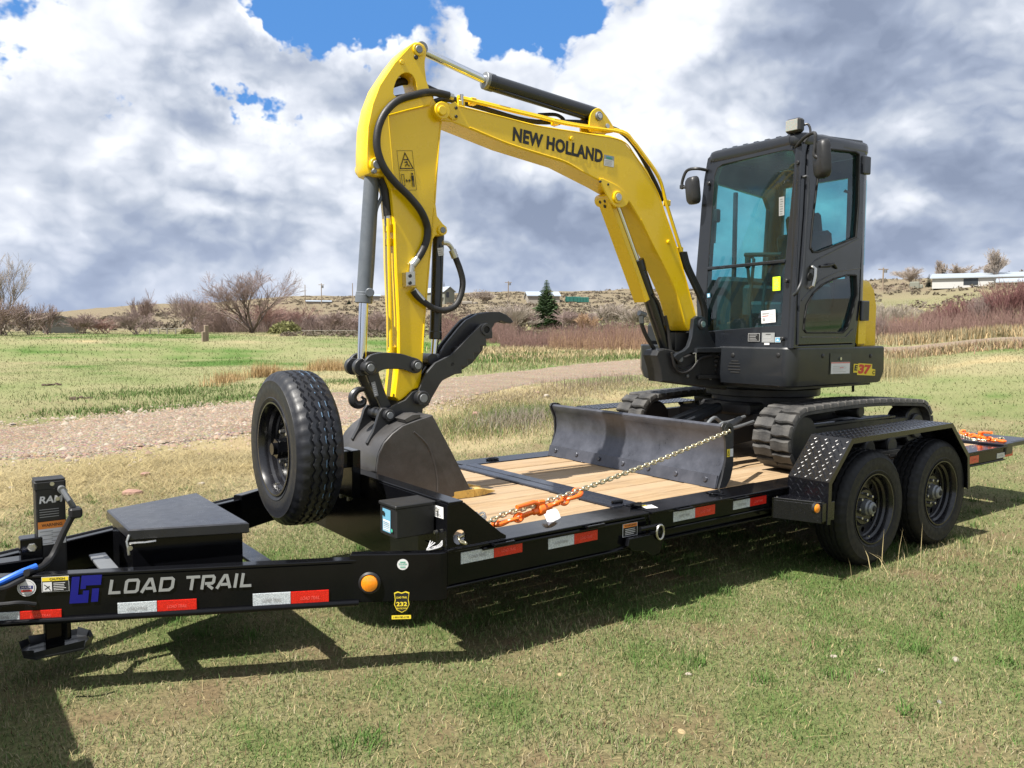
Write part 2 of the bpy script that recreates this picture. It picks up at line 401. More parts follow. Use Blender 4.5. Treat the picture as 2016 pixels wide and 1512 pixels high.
def reflective(name, c0, c1):
    t = MT(name); v = t.mapv((1, 1, 1)); n = t.N.new('ShaderNodeTexVoronoi'); t.lk(v, n.inputs['Vector']); n.inputs['Scale'].default_value = 210
    t.set(Base_Color=t.mix(t.rng(n.outputs['Distance'], .25, .6, 0, 1), c0, c1), Roughness=.25, Coat_Weight=.6, Coat_Roughness=.1); t.bump(n.outputs['Distance'], .12, .002); return t.m
RFW = reflective('reflective_white', (.66, .7, .72), (.4, .44, .47)); RFR = reflective('reflective_red', (.74, .018, .01), (.5, .01, .006))
def lens(name, c):
    t = MT(name); t.set(Base_Color=c, Roughness=.12, Coat_Weight=1., Subsurface_Weight=.2)
    n = t.N.new('ShaderNodeTexWave'); t.lk(t.mapv(), n.inputs['Vector']); n.inputs['Scale'].default_value = 60; t.bump(n.outputs['Fac'], .3, .002); return t.m
AMB = lens('amber_lens', (.9, .26, .01)); LENSW = lens('clear_lens', (.3, .3, .27))
def worn_steel(name, col, rough, sc):
    """bare blade or bucket steel: brushed scratches, scuffs and dried mud film"""
    t = MT(name); v = t.mapv((1, 1, 1)); s1 = t.noise(t.mapv((4, 4, 60)), 9, 5, .7); s2 = t.noise(v, sc, 9, .7); s3 = t.noise(t.mapv((70, 60, 5)), 6, 4, .7)
    c = t.mix(t.rng(s2, .35, .68, 0, .75), col, tuple(q*2.1 for q in col)); c = t.mix(t.rng(s3, .62, .75, 0, .35), c, (.28, .27, .26)); c = t.mix(t.rng(s1, .64, .72, 0, .3), c, (.3, .29, .28))
    t.set(Base_Color=c, Metallic=.45, Roughness=t.rng(s2, .3, .7, rough, rough+.22)); t.bump(s2, .12, .004); return t.m
BLADE = worn_steel('blade_steel', (.056, .059, .072), .24, 5.5); BUCK = worn_steel('bucket_steel', (.056, .054, .054), .29, 4.)
def wood():
    t = MT('pine_plank'); v = t.mapv((.7, 9, 9)); oi = t.N.new('ShaderNodeObjectInfo')
    ad = t.N.new('ShaderNodeVectorMath'); ad.operation = 'ADD'; t.lk(v, ad.inputs[0])
    cv = t.N.new('ShaderNodeCombineXYZ'); t.lk(t.math('MULTIPLY', oi.outputs['Random'], 37.), cv.inputs[0]); t.lk(t.math('MULTIPLY', oi.outputs['Random'], 11.), cv.inputs[1]); t.lk(cv.outputs[0], ad.inputs[1])
    g = t.noise(ad.outputs[0], 3.2, 7, .62, 1.6); g2 = t.noise(ad.outputs[0], 14, 5, .7)
    c = t.ramp(g, [(.25, (0.199, 0.122, 0.060)), (.5, (0.305, 0.206, 0.110)), (.75, (0.384, 0.279, 0.166))]); c = t.mix(t.rng(g2, .55, .8, 0, .5), c, (0.166, 0.099, 0.053))
    kn = t.N.new('ShaderNodeTexVoronoi'); t.lk(t.mapv((1.1, 5, 5)), kn.inputs['Vector']); kn.inputs['Scale'].default_value = 1.6
    c = t.mix(t.rng(kn.outputs['Distance'], .05, .09, .7, 0), c, (0.080, 0.040, 0.020))
    c = t.mix(t.rng(oi.outputs['Random'], 0, 1, 0, .3), c, (0.438, 0.345, 0.239)); w = t.noise(t.mapv((.936, 1.170, .780)), 2.3, 8, .7); c = t.mix(t.rng(w, .5, .75, 0, .35), c, (0.179, 0.159, 0.133))
    t.set(Base_Color=c, Roughness=.72); t.bump(g2, .25, .003); return t.m
WOOD = wood()
def glass(name, tint, fres=1.45, haze=.0):
    t = MT(name); tr = t.N.new('ShaderNodeBsdfTransparent'); tr.inputs[0].default_value = (*tint, 1)
    gl = t.N.new('ShaderNodeBsdfGlossy'); gl.inputs['Roughness'].default_value = .01; gl.inputs[0].default_value = (.9, .95, 1, 1)
    f = t.N.new('ShaderNodeFresnel'); f.inputs[0].default_value = fres; m = t.N.new('ShaderNodeMixShader')
    ge = t.N.new('ShaderNodeNewGeometry'); t.lk(t.math('MULTIPLY', f.outputs[0], t.math('SUBTRACT', 1., ge.outputs['Backfacing'])), m.inputs[0]); t.lk(tr.outputs[0], m.inputs[1]); t.lk(gl.outputs[0], m.inputs[2])
    df = t.N.new('ShaderNodeBsdfDiffuse'); df.inputs[0].default_value = (.25, .3, .3, 1); m2 = t.N.new('ShaderNodeMixShader'); n = t.noise(t.mapv(), 2.2, 7, .7)
    t.lk(t.rng(n, .3, .8, haze*.3, haze*1.6), m2.inputs[0]); t.lk(m.outputs[0], m2.inputs[1]); t.lk(df.outputs[0], m2.inputs[2]); t.lk(m2.outputs[0], t.out.inputs[0]); return t.m
GLS = glass('tinted_glass', (.60, .86, .88), 1.55, .03)
# ================================================================== trailer
ZD = .566; YC = 1.02
TR = tag(empty('equipment_trailer', (2.2, YC, 0)), 'long black tilt deck equipment trailer with a pine plank floor, carrying the yellow excavator', 'trailer')
def mb(): return MB()
# rails: front section, tilting rear section, frame beam under it, for both sides
def rail(side):
    f = (lambda y: y) if side < 0 else (lambda y: 2*YC-y)
    def bx(m, x0, x1, y0, y1, z0, z1, b=.004): m.box(((x0+x1)/2, (f(y0)+f(y1))/2, (z0+z1)/2), (x1-x0, y1-y0, z1-z0), None, b)
    m = mb(); bx(m, .0, 1.292, -.012, .196, ZD-.016, ZD, .006); bx(m, .004, 1.29, .012, .026, .392, ZD-.0165); bx(m, .0, 1.3, -.004, .1, .378, .3915); m.obj('front_side_rail', BLK, TR)
    m = mb(); bx(m, 1.312, 5.72, -.012, .196, ZD-.016, ZD, .006); bx(m, 1.314, 5.70, .012, .026, .452, ZD-.0165); bx(m, 1.313, 5.70, .0, .09, .438, .4515); m.obj('tilt_side_rail', BLK, TR)
    m = mb(); bx(m, 1.305, 4.9, .045, .06, .392, .436); bx(m, 1.3, 4.9, .02, .12, .378, .3915); m.obj('frame_beam', BLK, TR)
rail(-1); rail(1)
# deck planks, one object each
PW = (2*YC-2*.197)/12
def planks(x0, x1):
    m0 = None
    for i in range(12):
        y = .197+PW*(i+.5); m = mb().box((0, 0, -.019), (x1-x0, PW-(.0055 if i in (2, 5, 9) else .0012), .038), None, .0055)
        o = m.obj('deck_plank', WOOD, TR); o.location = ((x0+x1)/2, y, ZD-.004+random.uniform(-.0035, .002))
planks(.03, 1.215); planks(1.408, 5.6)
m = mb()
for x in (.5, 1.0): m.box((x, YC, .47), (.06, 1.95, .1), None, .004)
for x in np.arange(1.8, 5.6, .42): m.box((x, YC, .475), (.05, 1.95, .085), None, .004)
m.obj('cross_member', BLK, TR)
for x0, x1, b in ((1.217, 1.302, .006), (1.312, 1.405, .006)):
    mb().box(((x0+x1)/2, YC, ZD-.012), (x1-x0, 2*YC-2*.198, .036), None, b).obj('deck_cross_bar', BLK_TOP, TR)
mb().tube([(1.307, .21, ZD-.006), (1.307, 1.83, ZD-.006)], .007, 8).obj('hinge_rod', BLK, TR)
for x, y in ((1.29, .24), (1.33, .13)):
    mb().box((x, y, ZD+.012), (.07, .03, .02), None, .004).cyl((x-.04, y, ZD+.016), (x+.04, y, ZD+.016), .007).obj('hinge_lug', BLK, TR)
# tie-down ring pockets on the rails
def dring(x, y):
    t = [Vector((x+.05*math.cos(a), y+.03*math.sin(a), ZD+.008)) for a in np.linspace(0, 2*math.pi, 18)[:-1]]
    b = mb().box((x, y, ZD+.003), (.05, .11, .006), None, .002).obj('ring_plate', BLK, TR); mb().tube(t, .006, 6, True).obj('tie_down_ring', BLK, b)
dring(1.98, .1); dring(1.62, 2*YC-.1); dring(2.62, 2*YC-.09)
# stake pockets and rub rail on the near edge
for x in (.30, .88, 1.56, 2.06):
    m = mb(); m.box((x, -.033, ZD-.012), (.12, .012, .013)).box((x-.056, -.022, ZD-.012), (.008, .024, .0125)).box((x+.056, -.022, ZD-.012), (.008, .024, .0125)); m.obj('stake_pocket', BLK, TR)
mb().tube([(.2, .002, ZD-.03), (1.26, .002, ZD-.03)], .009, 8).obj('rub_rod', BLK, TR)
# headboard with end plates
m = mb(); m.box((.012, YC, .58), (.012, 2.03, .38), None, .003); m.box((.045, YC, .774), (.078, 2.06, .012), None, .004); m.obj('headboard', BLK, TR)
for y0 in (-.004, 2*YC-.008):
    pl = [(.0, .5675), (.33, .5675), (.33, .582), (.30, .60), (.095, .768), (.0, .768)]
    v, fc = holed(pl, [circ(.068, .612, .034, 18)], .012, .002)
    mb().add([(a, y0+.006+w, b) for a, b, w in v], fc).obj('headboard_end_plate', BLK, TR)
m = mb()
for z in (.62, .7):
    for y in (1.02, 1.12, 1.3): m.cyl((-.004, y, z), (.006, y, z), .012, 10)
m.obj('mount_bolt', STEEL, TR)
# tongue: two beams running in to the coupler, junction plates
def tongue(side):
    f = (lambda y: y) if side < 0 else (lambda y: 2*YC-y)
    a = Vector((-.34, f(.195), 0)); b = Vector((-2.04, f(1.012), 0)); d = (b-a).normalized(); nrm = Vector((-d.y, d.x, 0))
    if nrm.y*side < 0: nrm = -nrm
    ln = (b-a).length; M = _M(a+Vector((0, 0, .43)), d, nrm)
    s = 1 if (M.col[1].xyz.dot(nrm) > 0) else -1
    m = mb()
    m.box((ln/2, -.008*s, 0), (ln, .012, .17), M, .003); m.box((ln/2, -.03*s, .0925), (ln, .06, .0145), M, .005); m.tube([M @ Vector((0, .004*s, -.094)), M @ Vector((ln, .004*s, -.094))], .0135, 14)
    m.box((ln/2, -.034*s, -.093), (ln, .045, .015), M, .004)
    m.obj('tongue_beam', BLK, TR)
    m = mb(); pl = [(-.372, .215), (-.222, .118), (-.035, .004), (.004, .001), (.004, .05), (-.2, .17), (-.34, .262)]
    m.prism([(x, f(y)) for x, y in pl], lambda p, q, w: (p, q, w), .335, .553, .004); m.obj('tongue_junction_plate', BLK, TR)
tongue(-1); tongue(1)
mb().box((-.62, YC, .46), (.09, 1.2, .012), None, .003).box((-.58, YC, .42), (.012, 1.2, .08)).obj('tongue_cross_member', BLK_TOP, TR)
mb().box((-1.25, .86, .51), (.07, .35, .014), _M((0, 0, 0), (1, 0, 0), (0, 1, 0)), .003).obj('tongue_brace', GREYM, TR)
# coupler and receiver tube (mostly out of frame)
m = mb(); m.box((-1.78, YC, .48), (.62, .10, .14), None, .006); m.box((-1.515, YC, .57), (.085, .085, .14), None, .005); m.cyl((-2.1, YC, .42), (-2.1, YC, .53), .07, 20); m.obj('coupler', BLK, TR)
mb().cyl((-1.515, YC-.055, .6), (-1.515, YC-.04, .6), .02, 6, ch=.003).obj('coupler_bolt', STEEL, TR)
# jack
JX, JY = -1.435, 1.04
m = mb(); m.box((JX, JY, .55), (.115, .1, .6), None, .007); m.box((JX, JY, .862), (.122, .107, .046), None, .008); m.box((JX, JY, .885), (.118, .103, .008), None, .003); jk = m.obj('jack', BLK_FLAT, TR)
m = mb(); m.box((JX, JY, .21), (.075, .075, .2), None, .005); m.tube([(JX+.045, JY-.05, .16), (JX+.045, JY-.05, .27)], .018, 10); m.obj('jack_inner_leg', BLK, jk)
pl = [(-.135, -.04), (-.095, -.085), (.095, -.085), (.135, -.04), (.135, .04), (.095, .085), (-.095, .085), (-.135, .04)]
m = mb(); m.prism(pl, lambda a, b, w: (JX+.01+a, JY+b*1.15, w), .108, .12, .002)
for i in range(8):
    a, b = Vector(pl[i]), Vector(pl[(i+1) % 8]); k = 1.06; m.quad(*[Vector((JX+.01+q.x*s, JY+q.y*1.15*s, z)) for q, s, z in ((a, 1, .119), (b, 1, .119), (b, k, .155), (a, k, .145))])
m.obj('jack_foot', EXG, jk)
m = mb(); y = JY-.06
P0 = at(121, 963, 'y', y); P1 = at(147, 1002, 'y', y-.03); m.cyl(P0+Vector((0, .04, 0)), P0+Vector((0, -.03, 0)), .017, 12); m.tube([P0+Vector((0, -.02, 0)), (P0+P1)/2+Vector((0, -.03, 0)), P1], .013, 10)
m.obj('crank_arm', GREYM, jk)
m = mb(); m.box(P1+Vector((.0, -.015, -.012)), (.05, .06, .045), None, .008); m.tube(spline([P1+Vector((0, -.02, 0)), at(127, 1045, 'y', y-.04), at(103, 1095, 'y', y-.05), at(80, 1118, 'y', y-.12), at(52, 1128, 'y', y-.2)], 6), .015, 10); m.obj('crank_handle', BLK_FLAT, jk)
m = mb()
for q in ((102, 952), (113, 981), (129, 966)): p = at(*q, 'y', JY-.05); m.cyl(p, p+Vector((0, -.012, 0)), .009, 8)
m.obj('jack_bolt', STEEL, jk)
m = mb(); m.tube(spline([at(-60, 1175, 'y', .82), at(0, 1147, 'y', .8), at(40, 1128, 'y', .8), at(72, 1115, 'y', .82)], 8), .014, 10); m.obj('breakaway_cable', BLUEC, TR)
m = mb(); m.tube(spline([at(-60, 1140, 'y', .78), at(-5, 1160, 'y', .75), at(40, 1143, 'y', .78), at(75, 1125, 'y', .85), at(95, 1100, 'y', .95)], 8), .012, 8); m.tube(spline([at(-20, 1192, 'y', .7), at(15, 1189, 'y', .66), at(40, 1187, 'y', .65), at(70, 1190, 'y', .66)], 6), .009, 8); m.obj('wiring_cable', BLK_FLAT, TR)
F = Face2D((JX-.0575, JY-.05, .3), (1, 0, 0), (0, 0, 1), .002)
F.rect(PRB, .004, .405, .107, .14).text(WHT, 'RAM', .012, .485, .032, .03, .088, .15)
for i in range(4): F.rect(GRP, .012, .423+i*.011, .075, .003)
F.rect(WHT, .004, .30, .107, .102).rect(OPR, .004, .372, .107, .032).text(PRB, 'WARNING', .018, .381, .014, .02, .08)
for i in range(7): F.rect(GRP, .01+(.045 if i % 2 else 0), .306+i*.009, .05, .003)
F.obj('jack_label', jk)
# toolbox (trapezoid between the beams)
lid = [(-1.165, .775), (-.69, .60), (-.69, 2*YC-.60), (-1.165, 2*YC-.775)]
bod = [(-1.145, .80), (-.71, .635), (-.71, 2*YC-.635), (-1.145, 2*YC-.80)]
tb = mb().prism(bod, lambda a, b, w: (a, b, w), .36, .625, .004).obj('toolbox', BLK, TR)
mb().prism(lid, lambda a, b, w: (a, b, w), .618, .668, .006).obj('toolbox_lid', BLK_TOP, tb)
m = mb(); p = Vector((-1.165, .77, .61)); m.tube([p+Vector((0, .0, .035)), p+Vector((-.012, -.012, .01)), p+Vector((-.004, -.014, -.05))], .006, 8); m.tube([p+Vector((.0, -.012, .0)), p+Vector((.06, -.045, .002)), p+Vector((.1, -.052, .004))], .006, 8); m.cyl(p+Vector((0, 0, -.02)), p+Vector((0, -.02, -.02)), .011, 10); m.obj('toolbox_latch', STEEL, tb)
# breakaway battery box and white plate on the headboard
bb = mb().box((-.1, .18, .688), (.2, .155, .14), None, .006).box((-.1, .18, .762), (.21, .165, .016), None, .005).obj('battery_box', BLK_FLAT, TR)
F = Face2D((-.2, .245, .625), (0, -1, 0), (0, 0, 1), .002); F.rect(LBL, .02, .012, .075, .105).rect(WHT, .026, .017, .063, .05)
for i in range(5): F.rect(LBL, .03, .02+i*.009, .055, .003)
F.rect(PRB, .025, .085, .02, .02).disc(GPR, .115, .03, .008); F.obj('battery_label', bb)
m = mb()
for y, z in ((.08, .735), (.08, .63)): m.cyl((.0, y, z), (-.016, y, z), .009, 8)
m.obj('battery_box_bolt', STEEL, bb)
m = mb()
for k in range(3): m.tube(spline([(-.03, .09-.02*k, .59), (-.05-.015*k, .07-.015*k, .567), (-.015, .05-.012*k, .575), (-.004, .03, .60)], 5), .0028, 6)
m.obj('wiring_loop', WEBB, TR)
def sticker_px(nm, par, pln, pts, m0, fn=None, lift=.002):
    """quad print given by its four picture corners tl, tr, br, bl on a plane (p0, n)"""
    q = [onplane(*p, *pln) for p in pts]; u = ((q[1]-q[0])+(q[2]-q[3])); v = ((q[0]-q[3])+(q[1]-q[2]))
    w = u.length/2; h = v.length/2; F = Face2D(q[3], u, v, lift)
    if F.n.dot(CAM-q[3]) < 0: F.n = -F.n
    if m0: F.rect(m0, 0, 0, w, h)
    if fn: fn(F, w, h)
    return F.obj(nm, par)
def lines(F, m, x, y, w, n, dy, th=.35, rag=.3):
    for i in range(n): F.rect(m, x, y+i*dy, w*(1-random.random()*rag), dy*th); F.k -= 1
    F.k += 1
PH = ((.005, 0, 0), (1, 0, 0)); PN = ((0, .012, 0), (0, 1, 0))
sticker_px('number_plate_label', TR, PH, ((849, 992), (874, 999), (874, 1022), (849, 1014)), WHT, lambda F, w, h: (F.text(PRB, '2950', w*.25, h*.42, h*.2, .0), lines(F, GRP, w*.12, h*.15, w*.75, 2, h*.12), lines(F, GRP, w*.12, h*.75, w*.7, 1, h*.12)))
# tongue face prints
TO = Vector((-.34, .195, .33)); TU = Vector((.9013, -.4332, 0)); TN = TU.cross(Vector((0, 0, 1))); PT = (TO+TN*.0, TN)
def tape(pln, xl, xm, xr, yt, yb, ytr, ybr):
    """white and red reflective strip between picture columns"""
    q = [onplane(*p, *pln) for p in ((xl, yt), (xm, (yt+(ytr-yt)*(xm-xl)/(xr-xl))), (xr, ytr), (xl, yb))]
    u = (q[2]-q[0]); u.z = 0; h = (q[0]-q[3]).length
    tz = u.normalized(); o = q[3]; w1 = (q[1]-q[0]).dot(tz); w2 = (q[2]-q[0]).dot(tz); n = Vector(pln[1]); n = n if n.dot(CAM-o) > 0 else -n
    for mm, a, b, nm in ((RFW, 0, w1-.001, 'white_reflector_strip'), (RFR, w1, w2, 'red_reflector_strip')):
        s = mb(); P = lambda x, z, k: o+tz*x+Vector((0, 0, z))+n*k
        s.rings([[P(a, 0, .0005), P(b, 0, .0005), P(b, h, .0005), P(a, h, .0005)], [P(a+.001, .001, .003), P(b-.001, .001, .003), P(b-.001, h-.001, .003), P(a+.001, h-.001, .003)]])
        so = s.obj(nm, mm, TR, ang=0)
        if b-a > .1: Fp = Face2D(P(a, 0, .003), tz, (0, 0, 1), .001); Fp.text(GRP if mm is RFW else RPR2, 'LOAD TRAIL', (b-a)*.25, h*.36, h*.26, .01, (b-a)*.5, .2); Fp.obj('strip_print', so)
RPR2 = paint('pale_red_print', (.78, .1, .08), .4, var=.03)
tape(PT, -40, 40, 122, 1208, 1228, 1193, 1222); tape(PT, 232, 310, 388, 1187, 1211, 1178, 1202); tape(PT, 498, 573, 648, 1169, 1196, 1161, 1187)
tape(PN, 907, 972, 1028, 1088, 1111, 1073, 1096); tape(PN, 1079, 1130, 1176, 1061, 1082, 1044, 1064); tape(PN, 1325, 1368, 1407, 1008, 1028, 995, 1015); tape(PN, 1443, 1476, 1508, 987, 1004, 975, 992)
tape(PN, 1893, 1908, 1926, 902, 917, 898, 914); tape(PN, 1962, 1978, 1993, 893, 903, 887, 899)
GL = {'L': ([[(.1, 1), (.1, .1), (.72, .1)]], .78), 'O': ([[(.12, .1), (.1, .2), (.1, .8), (.2, .9), (.72, .9), (.8, .8), (.8, .2), (.7, .1), (.12, .1)]], .92), 'A': ([[(.04, 0), (.42, .9), (.54, .9), (.86, 0)], [(.26, .28), (.7, .28)]], .94),
      'D': ([[(.1, .1), (.62, .1), (.8, .28), (.8, .8), (.7, .9), (.1, .9), (.1, .1)]], .92), 'T': ([[(0, .9), (.84, .9)], [(.4, .8), (.4, 0)]], .84), 'R': ([[(.1, 0), (.1, .9), (.68, .9), (.76, .8), (.76, .5), (.68, .4), (.24, .4)], [(.42, .3), (.78, 0)]], .86), 'I': ([[(.1, 0), (.1, 1)]], .28), ' ': ([], .42)}
p_l = onplane(213, 1170, *PT); p_r = onplane(500, 1155, *PT); p_t = onplane(222, 1141, *PT)
F = Face2D(p_l, TU, (0, 0, 1), .002); tot = (p_r-p_l).dot(TU); hh = (p_t.z-p_l.z); word = 'LOAD TRAIL'; adv = sum(GL[c][1] for c in word)+.12*len(word); sx = tot/adv; x = 0
for c in word:
    F.strokes(SIL, [[((x+a+.16*b)*sx, b*hh) for a, b in ln] for ln in GL[c][0]], hh*.2); F.k = 0; x += GL[c][1]+.12
F.obj('maker_lettering', TR)
q = [onplane(*p, *PT) for p in ((137, 1188), (200, 1130))]; F = Face2D(q[0], TU, (0, 0, 1), .002); w = (q[1]-q[0]).dot(TU); h = q[1].z-q[0].z
S = lambda pts: [((a+.12*b)*w/1.1, b*h) for a, b in pts]
F.poly(BLU, S([(0, 0), (.62, 0), (.62, .44), (.42, .44), (.42, .30), (.26, .30), (.26, .95), (0, .95)])); F.k = 0
F.poly(BLU, S([(.32, .5), (.5, .5), (.5, .62), (1.0, .62), (1.0, .98), (.32, .98)])); F.k = 0; F.poly(BLU, S([(.72, .02), (.95, .02), (.95, .5), (.72, .5)])); F.obj('maker_emblem', TR)
sticker_px('caution_label', TR, PT, ((83, 1136), (137, 1133), (137, 1163), (83, 1166)), WHT, lambda F, w, h: (F.rect(PRB, w*.02, h*.03, w*.96, h*.94), F.rect(YPR, w*.02, h*.72, w*.96, h*.25), F.text(PRB, 'CAUTION', w*.3, h*.77, h*.15, .02), F.rect(WHT, w*.05, h*.06, w*.33, h*.6), F.strokes(PRB, [[(w*.1, h*.5), (w*.22, h*.35), (w*.33, h*.12)], [(w*.12, h*.2), (w*.3, h*.4)]], h*.05), lines(F, WHT, w*.44, h*.12, w*.48, 5, h*.11)))
c = onplane(53, 1157, *PT); F = Face2D(c, TU, (0, 0, 1), .002); F.disc(WHT, 0, 0, .036).disc(GRP, 0, 0, .031).disc(WHT, 0, 0, .029).rect(BLU, -.024, -.004, .048, .013).rect(RPR, -.02, -.016, .04, .008).text(WHT, 'MADE', -.019, -.001, .008, .02, .038); F.obj('round_label', TR)
# junction plate light and labels
PJ0 = Vector((-.372, .215, .34)); PJU = Vector((.15, -.097, 0)).normalized(); PJ = (PJ0, PJU.cross(Vector((0, 0, 1))))
PK0 = Vector((-.222, .118, .34)); PKU = Vector((.187, -.114, 0)).normalized(); PK = (PK0, PKU.cross(Vector((0, 0, 1))))
def marker(px, py, pln, r):
    c = onplane(px, py, *pln); n = Vector(pln[1]).normalized(); n = n if n.dot(CAM-c) > 0 else -n
    a = mb().lathe([(0, .001), (r*1.3, .001), (r*1.32, .008), (r*1.12, .016), (r*1.0, .013), (0, .013)], c, n, 28).obj('marker_light', BLK_FLAT, TR)
    mb().lathe([(0, .012), (r*.98, .013), (r*.94, .02), (r*.55, .026), (0, .027)], c, n, 28).obj('amber_lens', AMB, a)
marker(728, 1147, PJ, .038); 
c = onplane(793, 1111, *PK); F = Face2D(c, PKU, (0, 0, 1), .002); F.disc(WHT, 0, 0, .025).text(GPR, 'TOUGH', -.019, -.004, .009, .02, .038).rect(GPR, -.012, .009, .024, .004).rect(GPR, -.012, -.013, .024, .004); F.obj('tough_label', TR)
c = onplane(791, 1193, *PK); F = Face2D(c, PKU, (0, 0, 1), .002)
sh = [(-.034, .05), (-.018, .056), (0, .05), (.018, .056), (.034, .05), (.03, .02), (.034, -.005), (.022, -.03), (0, -.042), (-.022, -.03), (-.034, -.005), (-.03, .02)]
F.poly(YPR, [(a, b+.012) for a, b in sh]); F.poly(PRB, [(a*.9, b*.9+.012) for a, b in sh]); F.text(YPR, '232', -.024, .0, .02, .03, .048).text(YPR, 'LOAD TRAIL', -.024, .036, .009, .02, .048).text(YPR, 'PROTECTION', -.022, -.013, .007, .02, .044); F.rect(YPR, -.045, -.058, .086, .018).text(PRB, '1-903-785-2198', -.038, -.053, .008, .01, .07); F.obj('protection_label', TR)
sticker_px('warning_label', TR, PN, ((1225, 1032), (1254, 1027), (1254, 1052), (1225, 1058)), WHT, lambda F, w, h: (F.rect(PRB, w*.03, h*.03, w*.94, h*.94), F.rect(OPR, w*.03, h*.7, w*.94, h*.27), F.text(PRB, 'WARNING', w*.1, h*.76, h*.15, .02, w*.8), lines(F, WHT, w*.15, h*.15, w*.7, 4, h*.13)))
sticker_px('deck_edge_label', TR, ((0, 0, ZD), (0, 0, 1)), ((1258, 995), (1281, 994), (1296, 1000), (1272, 1002)), WHT, lambda F, w, h: (F.rect(YPR, w*.05, h*.55, w*.4, h*.4), F.rect(GRP, w*.55, h*.2, w*.3, h*.25)))
# tilt latch under the split
m = mb(); pl = [(1.12, .45), (1.36, .45), (1.385, .40), (1.36, .33), (1.30, .325), (1.25, .36), (1.16, .375), (1.11, .41)]
m.prism(pl, lambda a, b, w: (a, w, b), -.03, .004, .004); m.cyl((1.2, -.03, .49), (1.36, -.03, .49), .012, 12); m.obj('tilt_latch', BLK, TR)
m = mb(); m.tube([Vector((1.345+.028*math.cos(a), -.042, .455+.04*math.sin(a))) for a in np.linspace(0, 2*math.pi, 16)[:-1]], .006, 8, True); m.obj('latch_ring', STEEL, TR)
m = mb(); m.tube([(.85, .03, .37), (1.16, .0, .40), (1.22, -.02, .40)], .008, 8); m.obj('latch_rod', BLK, TR)
# ------------------------------------------------------------------ wheels (built once at the origin, axis -Y outwards)
def tyre_mesh(nm, mat, par, zig):
    n = 168; RO = .388; prof = [(.224, .022), (.232, .012), (.25, .005), (.254, .0025), (.258, .005), (.285, .001), (.31, .0), (.335, .004), (.339, .003), (.343, .007), (.358, .015), (.370, .024)]
    tread = [(.034, .004, 0)]
    for gc in (.066, .102, .138, .174): tread += [(gc-.0085, 0, 1), (gc-.0045, .012, 1), (gc+.0045, .012, 1), (gc+.0085, 0, 1)]
    tread += [(.206, .004, 0)]
    rs = []
    for i in range(n):
        th = 2*math.pi*i/n; ph = (i % 4); z = (0, 1, 0, -1)[ph]*.0065*zig; ring = []
        for r, a in prof:
            rr = r
            if r > .352 and i % 4 < 1: rr = r-.006
            ring.append((rr, a))
        for a, d, g in tread:
            crown = .007*((a-.12)/.086)**2
            sip = .004 if (not g and i % 4 == 0) else (.0035 if g and d == 0 and i % 4 == 0 else 0)
            ring.append((RO-crown-d-sip, a+z*g))
        for r, a in prof[::-1]:
            ring.append((r-(.006 if r > .352 and i % 4 < 1 else 0), .24-a))
        rs.append([(rr*math.cos(th), a, rr*math.sin(th)) for rr, a in ring])
    m = mb(); k = len(rs[0]); vs = [q for r in rs for q in r]; fs = [[i*k+j, ((i+1) % n)*k+j, ((i+1) % n)*k+j+1, i*k+j+1] for i in range(n) for j in range(k-1)]
    m.add(vs, fs); return m.obj(nm, mat, par, ang=38)
def build_wheel(nm, rub, zig, hub, loc, rz):
    w = empty(nm); w.parent = None
    tyre_mesh('tyre', rub, w, zig)
    m = mb(); m.lathe([(.236, .014), (.234, .004), (.226, .004), (.222, .012), (.214, .03), (.212, .05), (.2, .062), (.198, .085), (.19, .092), (.19, .2), (.236, .205), (.238, .2), (.2, .1)], (0, 0, 0), (0, 1, 0), 48, True)
    hol = [circ(.158*math.cos(a), .158*math.sin(a), .019, 14) for a in np.arange(8)*math.pi/4+.2]
    v, f = holed(circ(0, 0, .197, 48), hol+[circ(0, 0, .05, 24)], .006, .0015); m.add([(a, .098+wq-(.02 if (a*a+b*b) < .13**2 else 0), b) for a, b, wq in v], f)
    m.lathe([(.13, .096), (.115, .078), (.06, .078), (.058, .082), (.114, .084), (.128, .1)], (0, 0, 0), (0, 1, 0), 40, True)
    ri = m.obj('rim', RIM, w)
    if hub:
        m = mb(); m.lathe([(0, .012), (.022, .012), (.034, .015), (.042, .024), (.044, .036), (.052, .045), (.056, .082), (0, .082)], (0, 0, 0), (0, 1, 0), 28); h = m.obj('hub', GREYM, w)
        h2 = mb().lathe([(0, .004), (.016, .005), (.021, .011), (0, .013)], (0, 0, 0), (0, 1, 0), 20); o = h2.obj('hub_cap', VOID, w)
    else:
        m = mb(); m.cyl((0, .0, 0), (0, .25, 0), .03, 14); m.cyl((.0, .02, .0), (.0, .075, .0), .05, 6); m.obj('mount_stud', BLK, w)
    for a in np.arange(8 if hub else 6)*(math.pi/4 if hub else math.pi/3)+.15:
        x, z = .088*math.cos(a), .088*math.sin(a); mb().cyl((x, .079, z), (x, .054, z), .012, 6, .01, .002).obj('lug_nut', STEEL, w)
    mb().tube([(.0, .05, -.19), (.0, .03, -.186)], .005, 6).obj('valve', STEEL, w)
    return w
w1 = WHEEL0 = build_wheel('wheel', RUB, .6, True, None, 0)
def attach(w, loc, rz, ry=0):
    w.location = loc; w.rotation_euler = (0, ry, rz); w.parent = TR; w.matrix_parent_inverse = Matrix.Translation(-TR.location)
sp_ = build_wheel('spare_wheel', RUB_NEW, 1., False, None, 0)
for x, y, rz, ry in ((4.042, -.262, 0, .7), (3.149, 2*YC+.262, math.pi, .3), (4.042, 2*YC+.262, math.pi, 1.1)): attach(copy_tree(w1), (x, y, .388), rz, ry)
attach(w1, (3.149, -.262, .388), 0, .1); sp_.scale = (1.025,)*3; attach(sp_, (-.455, .94, .946), -math.pi/2-.03, .2)
